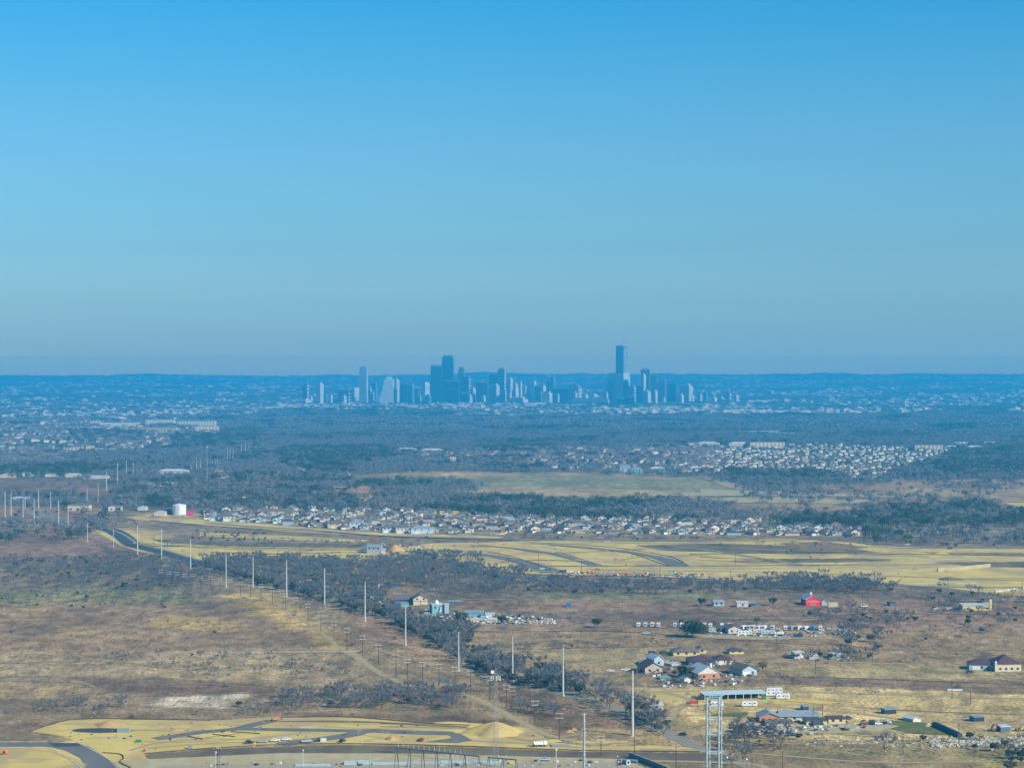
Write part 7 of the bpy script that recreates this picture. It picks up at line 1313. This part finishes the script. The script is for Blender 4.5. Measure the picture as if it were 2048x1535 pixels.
# work machines
def machine(name, lab, loc, rz, m, kind):
    t = thing(name, lab, {'excavator': 'excavator', 'truck': 'truck', 'lift': 'lift', 'loader': 'loader'}[kind], loc, rz, None, .72 if kind == 'excavator' else .9)
    if kind == 'excavator':
        tm = MB(); prof(tm, [(-1.8, .0), (1.8, .0), (2.1, .4), (1.8, .8), (-1.8, .8), (-2.1, .4)], -.3, .3); me = tm.mesh('track', DARK)
        for s in (-1.1, 1.1): link('track', me, t, (0, s, 0))
        MB().box(-1.9, 1.4, -1.2, 1.2, .9, 1.9).obj('house', m, t); c = MB().box(.2, 1.5, -1.2, -.1, 1.92, 3.0).obj('cab', m, t); MB().box(1.5, 1.53, -1.1, -.2, 2.0, 2.9).obj('window', GLASS, c)
        MB().tube((1.2, .4, 1.6), (4.2, .4, 4.2), .3, .25, 5).obj('boom', m, t); a = MB().tube((4.2, .4, 4.2), (5.6, .4, 1.4), .24, .16, 5).obj('stick', m, t); MB().prism([(5.1, 0), (6.0, 0), (6.0, .8), (5.1, .8)], .5, 1.4).obj('bucket', DARK, a)
    elif kind == 'truck':
        MB().box(-4, 3.5, -1, 1, .7, .95).obj('chassis', DARK, t); b = MB(); prof(b, [(1.6, 1.0), (3.6, 1.0), (3.6, 2.0), (3.1, 2.9), (1.6, 2.9)], -1.15, 1.15); b.obj('cab', WHP if m is ORANGE else m, t); MB().add([(3.62, -1, 2.0), (3.62, 1, 2.0), (3.14, .95, 2.75), (3.14, -.95, 2.75)], [(0, 1, 2, 3)]).obj('windscreen', GLASS, t)
        b = MB(); prof(b, [(-3.6, 1.2), (1.3, 1.0), (1.4, 2.7), (-4.1, 2.6)], -1.2, 1.2); b.obj('dump_body', m, t); wheels(t, (-3, -1.9, 2.6), 1.0, .5, .35)
    elif kind == 'lift':
        MB().box(-2, 2, -1.1, 1.1, .6, 1.4).obj('base', m, t); wheels(t, (-1.4, 1.4), 1.1, .5, .35); MB().tube((-1.6, 0, 1.5), (2.0, 0, 3.4), .22, .2, 4).obj('lower_boom', m, t); MB().tube((2.0, 0, 3.4), (-.6, 0, 5.2), .18, .15, 4).obj('upper_boom', m, t); MB().box(-1.6, -.6, -.6, .6, 4.9, 5.9).obj('basket', GREY, t)
    else:
        MB().box(-2.4, .6, -1, 1, .8, 1.9).obj('engine_body', m, t); MB().box(-.8, .6, -.8, .8, 1.92, 3.1).obj('cab', GREY, t); wheels(t, (-1.6, 1.1), 1.0, .75, .5); MB().tube((.4, 0, 1.4), (2.6, 0, .8), .2, .2, 4).obj('arm', m, t); b = MB(); prof(b, [(2.5, .1), (3.6, .1), (3.3, 1.2), (2.5, 1.2)], -1.3, 1.3); b.obj('bucket', DARK, t)
    return t
for (x, y, m, kd, rz, lab) in [(549, 1441, ORANGE, 'excavator', .5, 'dark and orange excavator at the top of the tan site'), (1166, 1146, ORANGE, 'lift', .4, 'left orange lift of the bright group on the middle site'), (1176, 1147, ORANGE, 'lift', 2.4, 'middle orange lift of the bright group on the middle site'), (1186, 1146, ORANGE, 'lift', .8, 'right orange lift of the bright group on the middle site'), (1193, 1140, ORANGE, 'loader', 0, 'orange loader just right of the orange lifts'),
                               (1126, 1145, DBLUE, 'truck', 0, 'dark truck left of the white one on the middle site'), (1140, 1147, WHP, 'truck', 3.0, 'white truck left of the orange lifts'), (1095, 1141, DARK, 'loader', 0, 'dark loader at the foot of the paved slope'), (1104, 1151, RED, 'loader', 0, 'red loader below the dark one'), (1222, 1152, ORANGE, 'loader', .4, 'orange loader left of the pipe bundle'), (1287, 1152, ORANGE, 'excavator', 2.6, 'orange excavator left of the green sign'), (1303, 1151, DARK, 'loader', .4, 'dark loader between excavator and green sign'),
                               (911, 1106, ORANGE, 'lift', .7, 'orange lift alone on the upper tan strip'), (745, 1083, RED, 'truck', 0, 'red truck behind the blue-grey farmhouse'), (716, 1082, ORANGE, 'loader', 0, 'orange loader left of the red truck'), (216, 1054, RED, 'truck', 0, 'red truck beside the highway'), (1558, 1270, WHP, 'truck', .1, 'white truck left of the dark dump trailer'), (1560, 1262, YEL, 'excavator', 2.8, 'yellow-brown excavator behind the white truck'), (1510, 1272, YEL, 'loader', .1, 'yellow loader before the long trailers'),
                               (1596, 1274, DBLUE, 'truck', 3.1, 'dark blue dump truck right of the white truck'), (1382, 1152, DARK, 'loader', 0, 'dark machine right of the green sign'), (1081, 1492, WHP, 'truck', .2, 'white and purple mixer truck at the foot of the large mound'), (2043, 1461, YEL, 'loader', 3.0, 'yellow loader cut by the right edge'), (268, 1088, ORANGE, 'excavator', .3, 'orange excavator on the highway bank'), (618, 1101, ORANGE, 'loader', 0, 'small orange loader left on the graded strip'), (1040, 1232, DARK, 'excavator', 2.2, 'dark crane-like machine at the right of the junk yard')]:
    machine({'truck': 'truck', 'lift': 'boom_lift', 'loader': 'wheel_loader', 'excavator': 'excavator'}[kd], lab, P(x, y) + Vector((0, 0, .3 if y < 1200 else .15)), rz, m, kd)
# round tank, barrels, signs
def drum(x, py, rpx, m, lab, name='orange_drum'):
    p = P(x, py); r = rpx * p.y / F; t = thing(name, lab, 'drum', p); MB().tube((0, -r * .6, r), (0, r * .6, r), r, r, 12).obj('drum_body', m, t); MB().tube((0, -r * .7, r), (0, -r * .61, r), r * .55, r * .55, 10).obj('hub', DARK, t); MB().box(-r * .8, r * .8, -r * .5, r * .5, 0, r * .3).obj('cradle', DARK, t)
drum(9, 1508, 5, ORANGE, 'large orange reel on the tan ground at the left edge'); drum(289, 1502, 3.2, ORANGE, 'small orange reel near the end of the silt fence'); drum(508, 1491, 3, YEL, 'yellow reel below the first parked car', 'yellow_drum')
for (x, y, w, h, lab) in [(1343, 1150, 12, 5, 'green road sign right of the orange machines'), (340, 1094, 11, 5, 'green road sign beside the highway at left')]:
    p = P(x, y); k = p.y / F; t = thing('road_sign', lab, 'sign', p); MB().box(-w * k / 2, w * k / 2, -.08, .08, 2, 2 + h * k).obj('panel', GRNP, t); pm = MB().tube((0, .2, 0), (0, .2, 2 + h * k * .8), .12, .12, 5).mesh('post', GREY)
    for s in (-.3, .3): link('post', pm, t, (s * w * k, 0, 0))
    ln = MB(); [ln.box(-w * k * .36, w * k * .36 - .6 * j, -.12, -.09, 2 + h * k * (.3 + .3 * j), 2 + h * k * (.42 + .3 * j)) for j in range(2)]; ln.obj('white_lettering', WHP, t, kind='stuff')
p = P(9, 1048); k = p.y / F; t = thing('orange_sign', 'orange and white sign board at the left edge', 'sign', p); MB().box(-2, 2, -.1, .1, 1, 4.4).obj('panel', ORANGE, t); MB().box(-1.2, 1.4, -.16, -.11, 1.5, 3.8).obj('white_face', WHP, t); MB().tube((0, .2, -.3), (0, .2, 4), .12, .12, 5).obj('post', GREY, t)
# dark silo bag, standing ring
A = P(1867, 1450); B = P(1920, 1474); d = B - A; L = d.length; t = thing('silo_bag', 'long dark blue tube lying diagonally in the pale field', 'storage tube', A, math.atan2(d.y, d.x)); n = 10; mb = MB()
for i in range(14): a, b = L * i / 14, L * (i + 1) / 14; r0 = 1.5 * (.6 + .4 * min(1, i / 2)) * (1 + .04 * (i % 2)); r1 = 1.5 * (.6 + .4 * min(1, (14 - i) / 2 + .3)); mb.tube((a, 0, 1.1), (b, 0, 1.1), min(r0, r1), min(r0, r1) * .98, n)
mb.obj('tube_skin', plain('dark_blue_sheeting', (.035, .07, .11)), t); MB().box(0, L, -1.7, 1.7, -.2, .1).obj('ground_sheet', DARK, t)
t = thing('standing_ring', 'brown ring standing upright left of the ridged container', 'steel ring', P(1990, 1462), .3); mb = MB(); N_ = 18
for i in range(N_):
    a0, a1 = 6.2832 * i / N_, 6.2832 * (i + 1) / N_; c = lambda r, a, y: (r * math.cos(a), y, 1.9 + r * math.sin(a))
    for (ra, rb, ya, yb) in ((1.9, 1.9, -.5, .5), (1.35, 1.35, .5, -.5)): mb.add([c(ra, a0, ya), c(ra, a1, ya), c(rb, a1, yb), c(rb, a0, yb)], [(0, 1, 2, 3)])
    for y in (-.5, .5): mb.add([c(1.35, a0, y), c(1.35, a1, y), c(1.9, a1, y), c(1.9, a0, y)], [(0, 1, 2, 3)])
mb.obj('ring', DOORM, t); MB().box(-1.2, 1.2, -.6, .6, -.1, .25).obj('skid', DARK, t)

# ------------------------------------------------------------------ silt fences, field fences, walls
def silt(pts, h=.8, name='silt_fence', m=SILTM, lab='', w=.35, cat='fence'):
    w3 = [P(*p) for p in pts]; w3 = spline([(p.x, p.y) for p in w3], 6); mb = MB()
    for a, b in zip(w3[:-1], w3[1:]):
        t_ = Vector((b[0] - a[0], b[1] - a[1])).normalized(); nn = Vector((-t_.y, t_.x)) * w / 2; za, zb = float(H(*a)), float(H(*b))
        q = [(a[0] - nn.x, a[1] - nn.y), (b[0] - nn.x, b[1] - nn.y), (b[0] + nn.x, b[1] + nn.y), (a[0] + nn.x, a[1] + nn.y)]
        mb.prism(q, min(za, zb) - .2, max(za, zb) + h)
    o = mb.obj(name, m); tag(o, lab, cat); return o
SF = [([(60, 1462), (130, 1441), (200, 1437), (420, 1440)], 'dark silt fence along the top left edge of the tan site'), ([(288, 1507), (420, 1496), (560, 1489), (700, 1487), (900, 1491), (1150, 1500), (1400, 1503)], 'long dark silt fence between tan site and brown field'), ([(205, 1505), (240, 1508), (247, 1516), (240, 1524), (262, 1535)], 'winding dark silt line beside the access road'),
      ([(560, 1434), (700, 1434), (850, 1446), (940, 1450)], 'dark line along the top right edge of the tan site'), ([(340, 1476), (342, 1480)], 'short dark stub in the left lots'), ([(375, 1472), (405, 1478)], 'dark diagonal line, left of the lots'), ([(425, 1468), (470, 1473)], 'dark diagonal line, middle of the lots'), ([(462, 1463), (520, 1467)], 'dark diagonal line, right of the lots'),
      ([(880, 1101), (960, 1102), (1020, 1112), (1060, 1124), (1100, 1138)], 'dark fence along the left paved slope'), ([(940, 1091), (1000, 1094), (1070, 1104), (1110, 1106)], 'dark fence left of the second new street'), ([(1110, 1103), (1150, 1114), (1205, 1131)], 'dark fence right of the second new street'), ([(1060, 1084), (1180, 1091), (1260, 1099), (1340, 1113), (1375, 1131)], 'dark fence right of the third new street'), ([(1100, 1090), (1200, 1100), (1262, 1107), (1320, 1126), (1345, 1133)], 'dark fence left of the third new street'),
      ([(1100, 1132), (1300, 1131), (1400, 1133), (1640, 1131), (1780, 1122)], 'long dark line across the middle site'), ([(960, 1139), (1080, 1149), (1250, 1152), (1420, 1158)], 'dark edge line at the foot of the middle site'), ([(1400, 1114), (1500, 1118), (1640, 1117)], 'thin dark line on the right lots'), ([(470, 1110), (620, 1106), (760, 1104)], 'dark line at the foot of the left graded strip'), ([(300, 1040), (480, 1056), (700, 1068), (900, 1077), (1040, 1081)], 'dark fence above the county road'),
      ([(250, 1092), (420, 1094), (600, 1097), (720, 1097)], 'dark line through the left graded strips'), ([(290, 1026), (250, 1034), (268, 1042), (275, 1050)], 'dark curved line from the tank towards the highway'), ([(640, 1113), (700, 1119), (790, 1121)], 'dark line on the orange corner of the graded strip')]
for p_, lab in SF: silt(p_, .5, lab=lab, w=.28)
silt([(1875, 1142), (1920, 1139), (1980, 1133)], 3, 'retaining_wall', TAN2, 'pale retaining wall rising at the right of the middle site', 1.5, 'wall'); silt([(940, 1068), (1000, 1069), (1015, 1063), (1013, 1061)], 1.5, 'retaining_wall', CONC, 'curved pale wall below the suburb', 1.5, 'wall'); silt([(860, 1059), (940, 1060)], 1.6, 'retaining_wall', CONC, 'straight pale wall below the suburb', 1.2, 'wall')
silt([(30, 1052), (105, 1051)], 1.6, 'retaining_wall', CONC, 'low pale wall left of the highway', 1.0, 'wall'); silt([(1990, 1184), (2050, 1176)], 1.5, 'retaining_wall', CONC, 'pale ramp wall at the far right edge', 1.2, 'wall')
for p_, lab in [([(930, 1300), (1100, 1297), (1360, 1292)], 'thin wire fence across the pale field left of the stone house'), ([(930, 1262), (1200, 1262), (1500, 1282), (1700, 1290)], 'thin wire fence below the trailer row'), ([(1500, 1352), (1700, 1356), (2060, 1368)], 'thin wire fence above the dark field'), ([(1290, 1432), (1500, 1434), (1700, 1470), (2060, 1478)], 'thin wire fence along the rubble strip'),
                ([(400, 1303), (560, 1303), (720, 1302)], 'thin wire fence on the left hillside'), ([(1600, 1218), (1800, 1226), (2060, 1230)], 'thin wire fence below the dark shed'), ([(840, 1252), (1000, 1250), (1240, 1254), (1380, 1256)], 'thin wire fence along the first farm track')]:
    silt(p_, .22, 'field_fence', ARM if 'wash' in lab or 'hillside' in lab else WOOD, lab, .1)
# rubble strip, right
p = []; rng = np.random.default_rng(9); x = rng.uniform(1860, 2060, 700); y = 1484 + rng.normal(0, 4, 700) + (x - 1960) * -.02; q = [P(a, b) for a, b in zip(x, y)]
rk = []
for i in range(3):
    mb = MB(); r = random.Random(i); mb.add([(r.uniform(-.5, .5) + sx__, r.uniform(-.5, .5) + sy__, sz__ * r.uniform(.5, .9)) for sx__, sy__, sz__ in ((-1, -1, 0), (1, -1, 0), (1, 1, 0), (-1, 1, 0), (-.5, -.5, 1), (.6, -.5, 1), (.5, .6, 1), (-.6, .5, 1))], [(4, 5, 6, 7), (0, 1, 5, 4), (1, 2, 6, 5), (2, 3, 7, 6), (3, 0, 4, 7)]); rk.append(mb.mesh('rock', [[CONC, TAN2, GREY][i]]))
scatter('rubble_strip', rk, [tuple(v) for v in q], rng.uniform(.3, .9, 700), NR)
x = rng.uniform(925, 1110, 420); y = 1240 + (x - 925) * .02 + rng.normal(0, 2, 420); jm = []
for i, m in enumerate((plain('pale_pink_scrap', (.45, .27, .24)), YEL, GREY, WHP)): jm.append(MB().box(-1, 1, -.8, .8, 0, 1.1).mesh('scrap', m))
scatter('scrap_heap', jm, [tuple(P(a, b)) for a, b in zip(x, y)], rng.uniform(.2, .75, 420), NR)

def clutter(name, poly, n, ms, lo, hi, seed):
    rng = np.random.default_rng(seed); xs = [p[0] for p in poly]; ys = [p[1] for p in poly]; x = rng.uniform(min(xs), max(xs), n * 3); y = rng.uniform(min(ys), max(ys), n * 3); k = inpoly(x, y, poly); x, y = x[k][:n], y[k][:n]
    scatter(name, ms, [tuple(P(a, b)) for a, b in zip(x, y)], rng.uniform(lo, hi, len(x)), rng)
bx_ = lambda m, w, d, h: MB().box(-w, w, -d, d, 0, h).mesh('oddment', m)
CM = [bx_(WHP, .9, .7, .9), bx_(GREY, 1.4, .8, .7), bx_(DARK, 1.2, .9, 1.0), bx_(DOORM, 1.0, .6, .8), bx_(PALEB, 1.1, .7, 1.0), bx_(WOOD, 1.6, .3, .5)]
clutter('yard_clutter', [(1270, 1336), (1440, 1326), (1520, 1344), (1470, 1372), (1330, 1374), (1290, 1352)], 170, CM, .35, 1.1, 1)
clutter('yard_clutter', [(1470, 1452), (1600, 1440), (1720, 1440), (1780, 1450), (1640, 1468), (1480, 1470)], 150, CM, .35, 1.1, 2)
clutter('yard_clutter', [(1370, 1256), (1700, 1256), (1720, 1268), (1560, 1276), (1400, 1272)], 150, CM, .35, 1.2, 3)
clutter('yard_clutter', [(835, 1218), (930, 1222), (1110, 1238), (1060, 1247), (930, 1246), (850, 1236)], 260, CM, .4, 1.5, 4)
clutter('yard_clutter', [(1570, 1308), (1700, 1308), (1700, 1322), (1570, 1320)], 50, CM, .35, 1.0, 5)
clutter('yard_clutter', [(1080, 1141), (1420, 1146), (1440, 1154), (1200, 1153)], 130, CM + [bx_(ORANGE, .8, .6, .9), bx_(WHP, .8, .6, .7)], .4, 1.3, 6)
clutter('yard_clutter', [(740, 1086), (860, 1088), (900, 1096), (760, 1106)], 60, CM, .4, 1.2, 7)
clutter('yard_clutter', [(60, 1470), (300, 1446), (700, 1440), (1060, 1460), (1100, 1486), (600, 1482), (300, 1500)], 150, CM[1:4] + [bx_(ORSOIL, 1.2, 1, .6), bx_(TAN2, 1.6, 1.2, .5)], .2, .6, 8)
clutter('yard_clutter', [(400, 1524), (1240, 1520), (1250, 1532), (420, 1534)], 80, CM, .3, .9, 9)
clutter('field_stones', [(1560, 1476), (2050, 1470), (2050, 1500), (1600, 1490)], 160, rk, .3, 1.0, 10)

x = []; y = []; rng = np.random.default_rng(77); sub = front + back[::-1]
xx = rng.uniform(410, 1745, 1400); yy = rng.uniform(1012, 1078, 1400); k = inpoly(xx, yy, sub)
pts = [tuple(P(a, b)) for a, b in zip(xx[k][:420], yy[k][:420])]; scatter('suburb_yard_trees', [joined(b, 'yard_tree') for b in (BT[0], BT[3], ET[0], ET[1])], pts, rng.uniform(.35, .7, len(pts)), rng)
fb = MB(); fm = MB().box(-7, 7, -.08, .08, 0, 1.8).mesh('yard_fence_panel', plain('tan_board_fence', (.34, .26, .18)))
pts = [tuple(P(a, b)) for a, b in zip(xx[k][420:720], yy[k][420:720])]; scatter('suburb_yard_fences', [fm], pts, np.ones(len(pts)), rng, turn=rng.choice([0, 0, math.pi / 2, .2], len(pts)))
